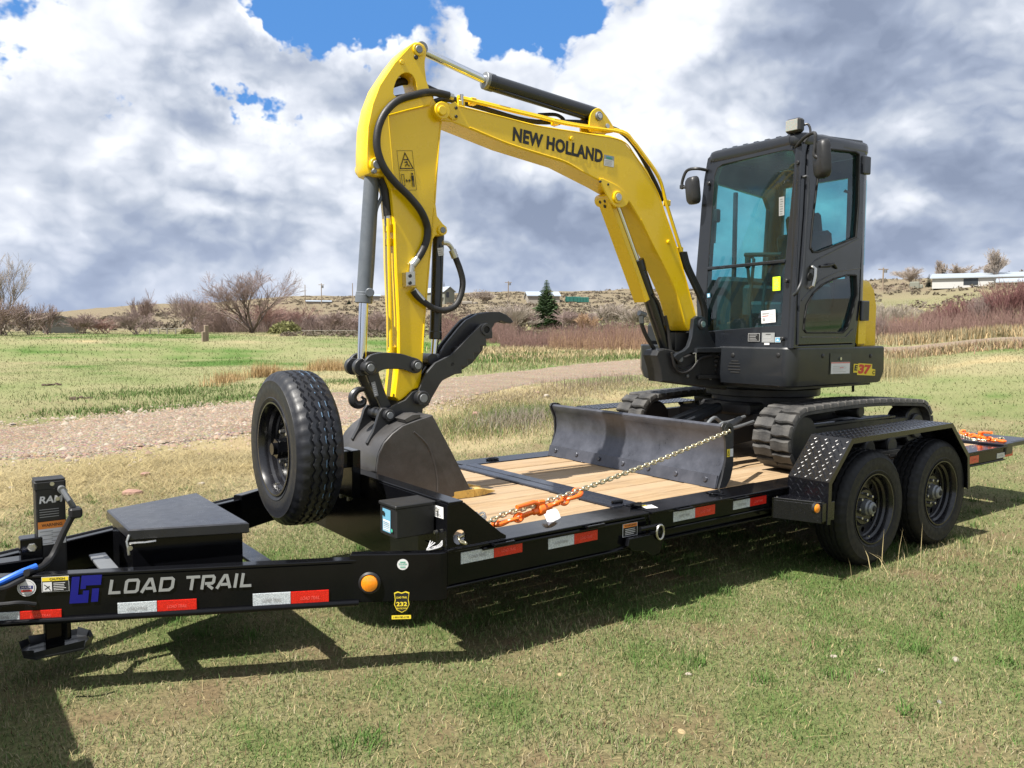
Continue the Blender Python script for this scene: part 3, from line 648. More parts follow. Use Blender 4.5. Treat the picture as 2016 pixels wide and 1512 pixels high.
m = mb(); m.box((-.1, .95, .86), (.2, .09, .09), None, .004); m.box((-.02, .95, .78), (.05, .16, .26), None, .004); m.obj('spare_mount', BLK, TR)
TPL = paint('faint_blue_print', (.10, .17, .26), .6, var=.3, nsc=30)
# blue painted line round the new tread
m = mb(); n = 90
for i in range(n):
    a0, a1 = math.pi*2*i/n, math.pi*2*(i+1)/n; P = lambda a, s: Vector((-.455+s*1.025, .94+.3985*math.cos(a), .946+.3985*math.sin(a)))
    if i % 5 < 3: m.quad(P(a0, .118), P(a1, .118), P(a1, .1225), P(a0, .1225))
    if i % 3: m.quad(P(a0, .152), P(a1, .152), P(a1, .155), P(a0, .155))
m.obj('tread_paint_line', TPL, TR, ang=0)
m = mb()
for x in (3.149, 4.042): m.box((x, YC, .388), (.07, 2.2, .07), None, .01)
for y in (.14, 2*YC-.14):
    for x in (3.149, 4.042):
        m.box((x, y, .33), (.6, .06, .02), None, .003)
m.obj('axle', BLK_FLAT, TR)
# fenders: bent diamond plate, raised bars one object per fender
def fender(side):
    f = (lambda y: y) if side < 0 else (lambda y: 2*YC-y)
    P = [(2.553, .37), (2.558, .632), (2.80, .882), (4.105, .895), (4.385, .637), (4.412, .385)]
    Y0, Y1 = -.282, .0
    m = mb(); t = .007
    top = [Vector(q) for q in P]; rs = []
    def off(k, d):
        a, b, c = top[max(k-1, 0)], top[k], top[min(k+1, 5)]; e1 = (b-a).normalized() if k else (c-b).normalized(); e2 = (c-b).normalized() if k < 5 else e1
        n1 = Vector((-e1.y, e1.x)); n2 = Vector((-e2.y, e2.x)); mm = (n1+n2).normalized(); return b+mm*d/max(.4, mm.dot(n1))
    for k in range(6):
        a, b = top[k], off(k, -t); rs.append([(a.x, f(Y0), a.y), (a.x, f(Y1), a.y), (b.x, f(Y1), b.y), (b.x, f(Y0), b.y)])
    m.rings(rs)
    rs = []
    for k in range(6):
        a, b = off(k, .001), off(k, -.032); rs.append([(a.x, f(Y0-.006), a.y), (a.x, f(Y0+.002), a.y), (b.x, f(Y0+.002), b.y), (b.x, f(Y0-.006), b.y)])
    m.rings(rs); fo = m.obj('fender', DIAM, TR, ang=20)
    m = mb()
    def bars(a, b, s0=.014, n_y=7):
        d = (b-a); ln = d.length; d = d.normalized(); nz = Vector((-d.z, 0, d.x)); nz = nz if nz.z > 0 or nz.x < 0 else -nz
        k = 0; s = s0
        while s < ln-.01:
            for j in range(n_y):
                y = Y0+.02+(Y1-Y0-.04)*(j+.5*(k % 2))/(n_y-.5); c = a+d*s; dirx = (d*.62+Vector((0, 1 if (j+k) % 2 else -1, 0))*.62).normalized(); yy = f(y); c = Vector((c.x, yy, c.z)); e = dirx*.018; w = dirx.cross(nz).normalized()*.0055
                m.add([c-e+nz*.0011, c+w+nz*.0011, c+e+nz*.0011, c-w+nz*.0011, c+nz*.0034], [(0, 1, 4), (1, 2, 4), (2, 3, 4), (3, 0, 4)])
            s += .025; k += 1
    q = [Vector((x, 0, z)) for x, z in P]
    for k in range(4): bars(q[k], q[k+1])
    e0, e1 = Vector((2.4, f(-.004), 0)), Vector((2.503, f(-.279), 0)); du = (e1-e0).normalized(); nn = Vector((-.94, 0, 0))+Vector((0, -.35 if side < 0 else .35, 0)); nn.normalize()
    for i in range(11):
        for j in range(4):
            c = e0+du*(.016+.0255*i)+Vector((0, 0, .40+.026*j+(.013 if i % 2 else 0)))+nn*.001; dx = (du*.7+Vector((0, 0, .7 if (i+j) % 2 else -.7))).normalized(); ee = dx*.015; ww = dx.cross(nn).normalized()*.005; m.add([c-ee, c+ww, c+ee, c-ww, c+nn*.003], [(0, 1, 4), (1, 2, 4), (2, 3, 4), (3, 0, 4)])
    m.obj('tread_plate_pattern', DIAM, fo, ang=0, kind='stuff')
    m = mb(); m.prism([(2.395, f(0)), (2.55, f(0)), (2.55, f(-.275)), (2.5, f(-.275))], lambda a, b, w: (a, b, w), .50, .515, .002); m.prism([(2.395, f(-.002)), (2.5, f(-.277)), (2.505, f(-.277)), (2.4, f(-.002))], lambda a, b, w: (a, b, w), .385, .4995, .001); m.box((2.57, f(-.279), .45), (.13, .006, .115), None, .002); m.obj('fender_step', DIAM, TR)
fender(-1); fender(1)
marker(1604, 1000, ((0, -.282, 0), (0, 1, 0)), .028)
mb().cyl((2.42, -.02, .478), (2.42, -.02, .52), .006, 8).obj('fender_bolt', STEEL, TR)
# rear: corner legs and ramps
m = mb(); m.box((4.53, .03, .19), (.055, .055, .36), None, .006); m.box((4.53, .03, .012), (.11, .11, .02), None, .004); m.obj('drop_leg', GREYM, TR)
m = mb(); m.box((5.78, YC, .53), (.14, 2.04, .1), None, .01); m.box((5.74, .1, .575), (.2, .22, .02), None, .006); m.box((6.1, .35, .55), (.5, .6, .05), None, .01); m.box((6.1, 2*YC-.35, .55), (.5, .6, .05), None, .01); m.obj('rear_approach_plate', BLK_TOP, TR)
# ================================================================== excavator
EX = tag(empty('mini_excavator', (3.70, 1.05, ZD)), 'yellow and dark grey mini excavator with an enclosed cab, chained down on the trailer deck', 'excavator')
BF = Vector((2.95, 1.06, 0)); BE = Vector((-.99837, .05705, 0)); BN = Vector((-.05705, -.99837, 0)); BZ = Vector((0, 0, 1))
def B(px, py, w=0.):
    p = onplane(px, py, BF+BN*w, BN)-BF; return (p.dot(BE), p.z)
def BX(s, z, w): return BF+BE*s+BN*w+BZ*z
def P3(px, py, w=0.): return BX(*B(px, py, w), w)
def plate(nm, px, w0, w1, mat, par, ch=.004, wp=None, holes=None, ang=30):
    wp = max(w0, w1) if wp is None else wp; poly = [B(x, y, wp) for x, y in px]
    m = mb()
    if holes:
        v, f = holed(poly, [[B(x, y, wp) for x, y in h] for h in holes], abs(w1-w0), ch); c = (w0+w1)/2; m.add([BX(a, b, c+w) for a, b, w in v], f)
    else: m.prism(poly, BX, w0, w1, ch)
    return m.obj(nm, mat, par, ang=ang)
def pin(px, py, w0, w1, r, mat, par, nm='pin', cap=None):
    wp = max(w0, w1); s, z = B(px, py, wp); o = mb().cyl(BX(s, z, w0), BX(s, z, w1), r, 22, ch=min(.004, r*.2)).obj(nm, mat, par)
    if cap:
        e = w1 if w1 == wp else w0; mb().cyl(BX(s, z, wp-.001), BX(s, z, wp+.006), r*.6, 18, ch=.002).obj(nm+'_end', cap, o)
    return o
def sm(px, k=4):
    """smooth a closed pixel outline"""
    P = [Vector(q) for q in px]; n = len(P); o = []
    for i in range(n):
        a, b, c, d = P[i-1], P[i], P[(i+1) % n], P[(i+2) % n]
        for j in range(k):
            t = j/k; o.append(tuple(.5*((2*b)+(c-a)*t+(2*a-5*b+4*c-d)*t*t+(3*b-3*c+d-a)*t**3)))
    return o
# ------------------------------------------------ boom
WB = .098
boom_px = [(868, 238), (856, 230), (852, 217), (857, 204), (870, 198), (900, 206), (922, 213), (1000, 231), (1060, 246), (1110, 254), (1162, 262), (1200, 266), (1226, 275), (1250, 303), (1275, 335), (1292, 369), (1303, 395), (1311, 420), (1330, 474), (1344, 520), (1358, 570), (1371, 622), (1366, 640), (1357, 651), (1348, 640), (1333, 582), (1310, 531), (1285, 483), (1261, 434), (1241, 400), (1218, 377), (1192, 362), (1165, 348), (1113, 321), (1069, 307), (1000, 285), (922, 253), (890, 240)]
boom = plate('boom', boom_px, -WB, WB, YEL, EX, .007)
plate('boom_foot_cap', [(1366, 628), (1378, 626), (1392, 634), (1392, 648), (1380, 654), (1358, 650), (1352, 640)], -.09, .09, YEL, boom, .006)
pin(872, 217, -.135, .135, .05, YEL, boom, 'arm_pivot_boss'); pin(872, 217, -.15, .15, .028, YEL, boom, 'arm_pivot_pin')
plate('pivot_lock_plate', [(878, 207), (897, 200), (902, 206), (902, 234), (893, 236), (880, 226)], .098, .112, YEL, boom)
for q in ((899, 212), (899, 229)): pin(*q, .1, .12, .009, FRM, boom, 'bolt')
# seam lines of the folded lower edge and web doublers
def weld(px, w, r, mat, par, nm='weld_bead'): mb().tube(spline([P3(x, y, w) for x, y in px], 5), r, 6).obj(nm, mat, par)
plate('boom_doubler', sm([(1181, 350), (1200, 357), (1219, 367), (1236, 384), (1238, 398), (1228, 408), (1212, 407), (1202, 396), (1188, 372)], 2), .096, .108, YEL, boom, .004)
pin(1218, 388, -.09, .122, .042, YEL, boom, 'boom_cylinder_boss', STEEL)
for q in ((1183, 357), (1198, 363)): pin(*q, .098, .113, .008, FRM, boom, 'bolt')
pin(1127, 272, .096, .112, .014, YEL, boom, 'plug'); pin(1318, 476, .096, .112, .014, YEL, boom, 'plug')
weld([(905, 209), (1000, 233), (1060, 248), (1160, 264), (1224, 277), (1250, 306), (1291, 371), (1310, 423), (1328, 475), (1342, 520), (1369, 620)], WB+.001, .0045, YEL, boom)
weld([(925, 251), (1000, 282), (1069, 304), (1113, 318), (1148, 338)], WB+.001, .0045, YEL, boom); weld([(1262, 432), (1286, 482), (1311, 530), (1334, 581), (1348, 634)], WB+.001, .0045, YEL, boom)
# top lug of the arm cylinder
for w0, w1 in ((.035, .055), (-.055, -.035)):
    plate('cylinder_lug', sm([(1163, 258), (1161, 236), (1164, 222), (1172, 214), (1181, 213), (1190, 222), (1200, 236), (1211, 258), (1190, 262)], 3), w0, w1, YEL, boom, .003, wp=.055)
pin(1181, 228, -.07, .07, .03, GREYM, boom, 'cylinder_pin', STEEL); pin(1197, 248, .04, .062, .018, STEEL, boom, 'pin')
# steel pipes and hoses along the top of the boom
top = [(900, 194), (960, 208), (1000, 218), (1060, 232), (1103, 243), (1150, 251), (1223, 262), (1245, 281), (1263, 304), (1296, 352), (1310, 400), (1327, 455), (1340, 496)]
for w, dy in ((.07, 0), (.035, -3)): mb().tube(spline([P3(x+1, y+dy-1, w) for x, y in top], 4), .011, 8).obj('boom_pipe', YEL, boom)
mb().tube(spline([P3(x, y, .0) for x, y in ((840, 205), (880, 196), (940, 210), (1040, 238), (1120, 240), (1160, 243), (1215, 256), (1250, 288), (1285, 350), (1305, 395))], 5), .016, 8).obj('boom_hose', HOSE, boom)
mb().tube(spline([P3(x, y, -.03) for x, y in ((1060, 226), (1095, 226), (1110, 238), (1090, 246))], 5), .012, 8).obj('boom_hose', HOSE, boom)
for i, (w, dx) in enumerate(((.07, 0), (.03, 6), (-.01, 12), (-.05, 18))):
    mb().tube(spline([P3(x+dx*.5, y, w) for x, y in ((1340, 496), (1347, 522), (1362, 555), (1376, 585), (1384, 612), (1384, 640))], 5), .014, 8).obj('boom_hose', HOSE, boom)
def clamp(px, py, w, r, par): c = P3(px, py, w); mb().box(c, (r*2.6, r*2.6, r*2.6), _M((0, 0, 0), (1, 0, 0), (0, 1, 0)) if False else None, r*.3).obj('pipe_clamp', YEL, par)
for q in ((1092, 241), (1313, 400), (1338, 492), (930, 200)): clamp(*q, .055, .016, boom)
mb().cyl(P3(909, 207, .09), P3(909, 186, .09), .011, 12).obj('pipe_fitting', STEEL, boom); mb().cyl(P3(881, 188, .07), P3(892, 191, .07), .018, 12).obj('pipe_fitting', STEEL, boom)
plate('pipe_bracket', [(902, 196), (916, 199), (916, 213), (902, 210)], .08, .1, YEL, boom)
# lettering on the boom
q0, q1, q2 = P3(1008.5, 277.5, WB), P3(1185.5, 322, WB), P3(1011, 249.5, WB); F = Face2D(q0, q1-q0, BZ, .002)
if F.n.dot(CAM-q0) < 0: F.n = -F.n
hh = (q2-q0).dot(F.v); F.text(PRB, 'NEW HOLLAND', 0, 0, hh, .045, (q1-q0).length, .0, 1.06); F.obj('maker_lettering', boom)
def bdecal(nm, px, w, base, fn, par): return sticker_px(nm, par, (BF+BN*w, BN), px, base, fn)
bdecal('dealer_label', ((1187, 304), (1207, 308), (1208, 330), (1188, 326)), WB, GRP, lambda F, w, h: (F.rect(WHT, w*.03, h*.02, w*.94, h*.6), F.rect(GPR, w*.2, h*.68, w*.6, h*.12), F.rect(LBL, w*.2, h*.82, w*.6, h*.12), lines(F, GRP, w*.1, h*.1, w*.8, 4, h*.12)), boom)
# ------------------------------------------------ arm
WA = .082
arm_px = [(811, 86), (818, 82.5), (827, 83), (835, 88), (840, 97), (840, 106), (837, 120), (837, 134), (840, 158), (847, 178), (856, 198), (868, 215), (870, 240), (866, 281), (861, 351), (858, 400), (861, 425), (872, 440), (880, 447), (880, 458), (873, 464), (858, 464), (853, 470), (846, 519), (843, 566), (836, 652), (834, 695), (829, 748), (824, 764), (812, 768), (800, 780), (786, 790), (778, 782), (784, 724), (783, 627), (778, 526), (776, 438), (770, 374), (759, 347), (740, 347), (727, 341), (722, 330), (722, 293), (724, 249), (733, 205), (747, 168), (776, 124), (795, 100)]
hole = sm([(798, 143), (811, 147), (819, 162), (821, 180), (818, 189), (800, 190), (782, 191), (775, 184), (777, 168), (785, 151)], 2)
arm = plate('dipper_arm', arm_px, -WA, WA, YEL, EX, .006, holes=[hole])
plate('arm_side_plate', [(811, 87), (818, 84), (827, 85), (834, 90), (838, 99), (836, 134), (839, 158), (846, 178), (852, 193), (846, 205), (800, 216), (764, 226), (768, 275), (772, 330), (776, 372), (769, 372), (758, 346), (740, 346), (728, 340), (723, 330), (723, 293), (725, 249), (734, 205), (748, 168), (777, 124)], WA+.0005, WA+.012, YEL, arm, .003, holes=[hole])
weld([(846, 206), (800, 217), (763, 227)], WA+.008, .006, YEL, arm); weld([(764, 228), (768, 275), (773, 330), (777, 374)], WA+.008, .006, YEL, arm)
weld([(868, 240), (864, 281), (859, 351), (856, 400)], WA+.001, .005, YEL, arm); weld([(855, 410), (850, 470), (845, 519), (841, 566), (834, 652), (832, 695)], WA+.001, .005, YEL, arm); weld([(778, 438), (781, 526), (786, 627), (787, 724)], WA+.001, .005, YEL, arm)
pin(825, 97, -.11, .105, .036, YEL, arm, 'cylinder_boss', GREYM); pin(792, 122, WA, .1, .014, YEL, arm, 'plug'); pin(820, 112, WA, .102, .013, FRM, arm, 'bolt')
pin(742, 324, -.11, .115, .04, YEL, arm, 'cylinder_boss', GREYM); pin(738, 336, WA, .118, .014, GREYM, arm, 'bolt')
pin(872, 453, -.1, .1, .03, YEL, arm, 'thumb_boss', GREYM)
bdecal('pictogram_label', ((788, 297), (818, 297), (820, 374), (790, 375)), WA, None, lambda F, w, h: (F.strokes(PRB, [[(0, 0), (w, 0), (w, h), (0, h), (0, 0)]], .0018), F.strokes(PRB, [[(0, h*.5), (w, h*.5)]], .0018),
    F.strokes(PRB, [[(w*.08, h*.55), (w*.92, h*.55), (w*.5, h*.94), (w*.08, h*.55)]], .005), F.rect(PRB, w*.36, h*.76, w*.3, h*.025), F.strokes(PRB, [[(w*.4, h*.7), (w*.56, h*.72), (w*.6, h*.64), (w*.72, h*.6)], [(w*.5, h*.66), (w*.44, h*.6)]], .006),
    F.strokes(PRB, [[(w*.1, h*.12), (w*.26, h*.12), (w*.26, h*.4), (w*.1, h*.4), (w*.1, h*.12)]], .003), F.strokes(PRB, [[(w*.36, h*.24), (w*.62, h*.24)], [(w*.42, h*.28), (w*.36, h*.24), (w*.42, h*.2)], [(w*.56, h*.28), (w*.62, h*.24), (w*.56, h*.2)]], .004),
    F.disc(PRB, w*.8, h*.41, w*.06), F.rect(PRB, w*.72, h*.24, w*.16, h*.13), F.rect(PRB, w*.74, h*.08, w*.05, h*.16), F.rect(PRB, w*.815, h*.08, w*.05, h*.16)), arm)
# ------------------------------------------------ hydraulic rams
def ram(nm, rod0, brl0, brl1, w, rr, rb, cb, par, end_r=None, end=None):
    a, b, c = P3(*rod0, w), P3(*brl0, w), P3(*brl1, w); d = (c-b).normalized()
    o = mb().cyl(b, c, rb, 28, ch=.004).cyl(b, b+d*.05, rb*1.08, 28, ch=.004).obj(nm, cb, par)
    mb().cyl(a, b+d*.02, rr, 20).obj('chrome_rod', CHROME, o)
    e = end or GREYM
    mb().cyl(a-d*.005+BN*.04, a-d*.005-BN*.04, min(rb*.95, .036), 20).obj('rod_eye', e, o)
    return o
r1 = ram('arm_cylinder', (827, 98), (958, 160), (1170, 226), 0, .026, .05, CYLB, EX)
a, b = P3(953, 158), P3(968, 163); mb().cyl(a, b, .0535, 28, ch=.003).obj('gland_ring', GREYM, r1)
mb().tube([P3(975, 176, .02), P3(1000, 184, .03), P3(1100, 216, .03), P3(1150, 231, .02)], .01, 8).obj('ram_pipe', CYLB, r1)
r2 = ram('bucket_cylinder', (712, 720), (716, 592), (732, 350), 0, .027, .044, CYL, EX)
mb().cyl(P3(716, 597), P3(717, 580), .05, 28, ch=.003).obj('gland_ring', CYL, r2); mb().cyl(P3(733, 357), P3(742, 324), .03, 14).obj('ram_head', CYL, r2)
mb().tube(spline([P3(x, y, .02) for x, y in ((748, 362), (752, 385), (741, 412), (738, 450), (734, 520), (730, 575))], 5), .011, 8).obj('ram_pipe', CYL, r2); mb().cyl(P3(728, 576, .02), P3(728, 576, .075), .026, 14, ch=.004).obj('port_block', CYL, r2)
r3 = ram('thumb_cylinder', (854, 705), (857, 668), (863, 462), 0, .022, .036, CYLB, EX)
bdecal('ram_label', ((863, 490), (874, 487), (874, 504), (863, 504)), .037, WHT, lambda F, w, h: lines(F, GRP, w*.1, h*.15, w*.8, 3, h*.25), r3)
r4 = ram('boom_cylinder', (1210, 392), (1256, 520), (1312, 690), 0, .024, .046, CYLB, EX)
mb().cyl(P3(1254, 512), P3(1258, 525), .05, 28, ch=.003).obj('gland_ring', CYLB, r4)
mb().tube(spline([P3(x, y, .05) for x, y in ((1284, 580), (1296, 596), (1304, 622), (1308, 640))], 4), .01, 8).obj('ram_pipe', CYLB, r4)
mb().tube(spline([P3(x, y, .0) for x, y in ((1262, 620), (1264, 640), (1274, 665), (1290, 690), (1300, 700))], 5), .015, 8).obj('ram_hose', HOSE, r4)
mb().tube(spline([P3(x, y, .06) for x, y in ((1309, 622), (1315, 650), (1318, 672), (1322, 700))], 5), .014, 8).obj('ram_hose', HOSE, r4)
mb().cyl(P3(1258, 616), P3(1270, 620), .02, 10).cyl(P3(1262, 622), P3(1263, 636), .017, 10).obj('hose_fitting', GREYM, r4)
# folded rod guard in front of the boom ram
ga, gb = Vector(B(1198, 387, .062)), Vector(B(1273, 594, .062)); gv = (gb-ga).normalized(); gn = Vector((-gv.y, gv.x)); gn = gn if gn.x > 0 else -gn
m = mb(); m.prism([ga, gb, gb+gn*.006, ga+gn*.006], BX, -.062, .062, .0015); g = m.obj('rod_guard', YEL, r4)
for w0, w1 in ((.056, .0622), (-.0622, -.056)): m = mb(); m.prism([ga-gn*.0005, gb-gn*.0005, gb-gn*.035, ga-gn*.035], BX, w0, w1, .0015); m.obj('guard_flange', YEL, g)
for k, w in ((.03, .02), (.03, -.03), (.075, -.0)): c = ga+(gb-ga)*k+gn*.006; mb().cyl(BX(c.x, c.y, w), BX(c.x+gn.x*.007, c.y+gn.y*.007, w), .012, 10, ch=.002).obj('bolt', FRM, g)
# ------------------------------------------------ hoses and valve on the arm
hp = [(884, 188), (862, 183), (840, 182), (820, 186), (785, 197), (762, 217), (748, 242), (742, 270), (744, 299), (756, 330), (777, 358), (806, 387), (829, 416), (841, 446), (840, 472), (832, 493), (822, 510)]
mb().tube(spline([P3(x, y, .125 if 2 < i < 13 else .1) for i, (x, y) in enumerate(hp)], 8), .0215, 12).obj('arm_hose', HOSE, arm)
hp = [(813, 572), (822, 584), (838, 597), (856, 608), (876, 611), (896, 602), (907, 582), (911, 556), (906, 532), (897, 508)]
mb().tube(spline([P3(x, y, .115) for x, y in hp], 8), .0185, 12).obj('thumb_hose', HOSE, arm)
mb().tube(spline([P3(x, y, .115) for x, y in ((896, 508), (890, 490), (882, 480), (872, 478))], 6), .014, 10).obj('hose_fitting', STEEL, arm)
mb().cyl(P3(896, 507, .115), P3(890, 492, .115), .022, 12).obj('hose_ferrule', STEEL, arm)
mb().cyl(P3(822, 510, .1), P3(812, 523, .1), .022, 12).cyl(P3(812, 520, .1), P3(810, 536, .1), .017, 10).obj('hose_ferrule', STEEL, arm)
mb().cyl(P3(813, 570, .11), P3(832, 592, .112), .021, 12).obj('hose_ferrule', STEEL, arm)
vb = plate('valve_block', [(800, 536), (818, 534), (819, 562), (801, 564)], WA, .145, STEEL, arm, .006)
for q in ((808, 543), (808, 557)): pin(*q, .14, .15, .011, FRM, vb, 'bolt')
plate('valve_bracket', [(797, 545), (822, 540), (822, 565), (797, 568)], WA, .09, YEL, arm, .002)
for hx in (764, 768):
    mb().tube([P3(hx, 430, .06-.1*(hx-764)/4), P3(hx+3, 560, .06-.1*(hx-764)/4), P3(hx+6, 700, .06-.1*(hx-764)/4)], .01, 8).obj('arm_pipe', YEL, arm)
mb().tube(spline([P3(x, y, .03) for x, y in ((750, 352), (757, 368), (761, 395), (764, 425))], 5), .026, 10).obj('arm_hose', HOSE, arm); mb().cyl(P3(764, 424, .03), P3(765, 446, .03), .022, 12).obj('hose_ferrule', STEEL, arm)
for q in ((766, 450), (767, 477), (772, 690)): clamp(*q, .03, .017, arm)
mb().tube(spline([P3(x, y, -.02) for x, y in ((772, 166), (795, 160), (818, 163), (850, 178), (900, 200))], 6), .022, 10).obj('arm_hose', HOSE, arm)
mb().tube(spline([P3(x, y, -.06) for x, y in ((772, 196), (795, 192), (815, 196), (850, 190))], 6), .02, 10).obj('arm_hose', HOSE, arm)
mb().tube(spline([P3(x, y, -.13) for x, y in ((800, 190), (745, 225), (722, 265), (716, 300), (724, 335))], 6), .02, 10).obj('arm_hose', HOSE, arm)
# ------------------------------------------------ bucket linkage, bucket, thumb
lk_px = sm([(718, 714), (728, 700), (745, 695), (759, 694), (788, 696), (812, 703), (826, 708), (833, 719), (828, 731), (817, 735), (800, 729), (788, 727), (759, 727), (745, 733), (735, 738), (724, 736)], 3)
for w0, w1, nm in ((.1, .125, 'guide_link'), (-.125, -.1, 'guide_link')): plate(nm, lk_px, w0, w1, ATT, EX, .004, wp=.125)
pin(730, 724, -.14, .15, .036, ATT, EX, 'link_pin', GREYM); pin(823, 720, -.14, .15, .034, ATT, EX, 'link_pin', GREYM)
for w in (-.06, .06): s, z = B(703, 722, 0); mb().cyl(BX(s, z, w-.02), BX(s, z, w+.02), .05, 20, ch=.004).obj('rod_collar', ATT, r2)
hl = sm([(716, 716), (728, 708), (741, 714), (748, 740), (760, 775), (775, 808), (780, 826), (768, 832), (757, 824), (748, 796), (735, 768), (724, 744)], 3)
for w0, w1 in ((.055, .085), (-.085, -.055)): plate('bucket_link', hl, w0, w1, ATT, EX, .004, wp=.085)
bdecal('link_label', ((725, 755), (733, 753), (745, 778), (737, 781)), .085, GRP, lambda F, w, h: lines(F, WHT, w*.2, h*.1, w*.6, 6, h*.14), EX)
hk = spline([P3(x, y, .0) for x, y in ((716, 766), (704, 768), (695, 778), (695, 790), (703, 797), (713, 795), (717, 787), (712, 781))], 5); mb().tube(hk, [.014+.012*math.sin(math.pi*min(1, i/len(hk)*1.15)) if i < len(hk)*.87 else .008 for i in range(len(hk))], 10).obj('lifting_hook', ATT, EX)
ear = [(752, 803), (768, 803), (783, 794), (798, 787), (812, 771), (822, 768), (836, 772), (846, 784), (845, 797), (833, 805), (832, 820), (800, 834), (770, 852), (740, 874), (724, 877), (722, 872), (734, 850), (741, 830), (746, 812)]
bk_px = [(851.5, 817), (890, 890), (927, 964), (921, 972), (883, 980), (790, 990), (757, 984), (744, 962), (740, 940), (742, 917), (746, 894), (756, 872), (772, 854), (793, 838), (825, 826)]
WK = .29
bucket = plate('bucket', bk_px, WK-.016, WK, BUCK, EX, .004); plate('bucket_side', bk_px, -WK, -WK+.016, BUCK, bucket, .004, wp=WK)
po = [Vector(B(x, y, WK)) for x, y in [(851.5, 817), (825, 826)]+bk_px[13:14][::-1]+bk_px[7:13][::-1]+[(757, 984), (790, 990), (883, 980), (927, 966)]]
# shell: wrap plate along the back, open toward the machine
po = [Vector(B(x, y, WK)) for x, y in [(851.5, 817), (825, 826), (793, 838), (772, 854), (756, 872), (746, 894), (742, 917), (740, 940), (744, 962), (757, 984), (790, 990), (883, 980), (927, 967)]]
po = [Vector((q.x, q.y)) for q in spline([(q.x, q.y, 0) for q in po], 3)]
cen = Vector(B(850, 910, WK)); inn = [q+(cen-q).normalized()*.014 for q in po]; m = mb(); n = len(po)
rs = [[BX(po[i].x, po[i].y, WK-.0165), BX(po[i].x, po[i].y, -WK+.0165), BX(inn[i].x, inn[i].y, -WK+.0165), BX(inn[i].x, inn[i].y, WK-.0165)] for i in range(n)]; m.rings(rs); m.obj('bucket_shell', BUCK, bucket, ang=25)
weld([(835, 990), (862, 968), (861, 940), (852, 900), (838, 872), (815, 850)][1:], WK+.001, .006, BUCK, bucket)
plate('wear_strip', [(742, 944), (757, 978), (862, 974), (864, 964), (860, 944), (868, 980), (760, 990), (740, 960)][:2]+[(866, 976), (868, 985), (758, 991), (738, 962)], WK, WK+.012, BUCK, bucket, .002)
for w0, w1 in ((.095, .12), (-.12, -.095)):
    plate('bucket_ear', ear, w0, w1, ATT, bucket, .004, wp=.12)
pin(834, 784, -.16, .165, .042, ATT, bucket, 'bucket_pin', GREYM); pin(768, 818, -.14, .15, .034, ATT, bucket, 'link_pin', GREYM)
plate('data_plate_frame', [(795, 826), (812, 816), (828, 815), (828, 822), (800, 833)], .16, .28, BUCK, bucket, .003, wp=.28); 
mb().quad(*[P3(x, y, .2)+Vector((0, 0, .02)) for x, y in ((797, 829), (806, 823), (824, 823), (815, 829))]).obj('data_plate', WHT, bucket, ang=0)
for wc in (.255, .085, -.085, -.255):
    s0, z0 = B(884, 975, .27); s1, z1 = B(973, 974, .27); L_ = s0-s1; m = mb()
    X = lambda a, dz, dw: BX(s0-a*L_, z0+dz-.006, wc+dw)
    m.rings([[X(a, hz, -hw), X(a, hz, hw), X(a, -hz*.6, hw), X(a, -hz*.6, -hw)] for a, hz, hw in ((-.05, .012, .03), (.1, .026, .036), (.5, .03, .038), (.52, .027, .033), (.56, .028, .036), (.7, .026, .034), (.85, .012, .03), (1., .0025, .026))]); m.obj('bucket_tooth', TOOTH, bucket, ang=30)
plate('cutting_edge', [(872, 968), (930, 962), (932, 970), (880, 981)], -WK, WK-.0003, BUCK, bucket, .003, wp=WK)
thn = [(834, 797), (823, 790), (820, 778), (825, 766), (834, 745), (841, 732), (857, 714), (889, 698), (915, 671), (936, 650), (948, 638), (959, 636), (967, 643), (970, 655), (970, 666), (957, 667), (958, 681), (945, 681), (946, 695), (933, 695), (934, 709), (921, 708), (922, 722), (909, 721), (910, 735), (895, 737), (880, 743), (871, 750), (865, 758), (852, 780), (846, 794)]
thf = [(828, 770), (838, 740), (860, 708), (876, 680), (904, 645), (918, 630), (940, 618), (965, 614), (985, 614), (998, 620), (1008, 629), (1011, 634), (1006, 637), (994, 635), (986, 632), (975, 636), (970, 645), (958, 655), (950, 690), (930, 715), (900, 735), (870, 750), (850, 785)]
th = plate('thumb', thn, .105, .125, ATT, EX, .003); plate('thumb_tine', thn, -.125, -.105, ATT, th, .003, wp=.125)
pin(891, 717, .1245, .1262, .011, VOID, th, 'hole_shade_disc'); pin(957, 649, .1245, .1268, .0225, VOID, th, 'bore_shade_disc')  # flat black discs painted in for the shade inside hole and bore
plate('thumb_tine', thf, .02, .045, ATT, th, .004, wp=.045); plate('thumb_tine', thf, -.045, -.02, ATT, th, .004, wp=.045)
s, z = B(957, 649, .125); m = mb(); m.lathe([(.036, 0), (.036, .27), (.022, .27), (.022, 0)], BX(s, z, -.135), BN, 22, True); m.obj('thumb_cross_tube', ATT, th)
s, z = B(905, 688, .11); mb().cyl(BX(s, z, -.105), BX(s, z, .105), .02, 12).obj('thumb_spacer', ATT, th)
pin(853, 708, -.06, .06, .036, ATT, th, 'thumb_pin')
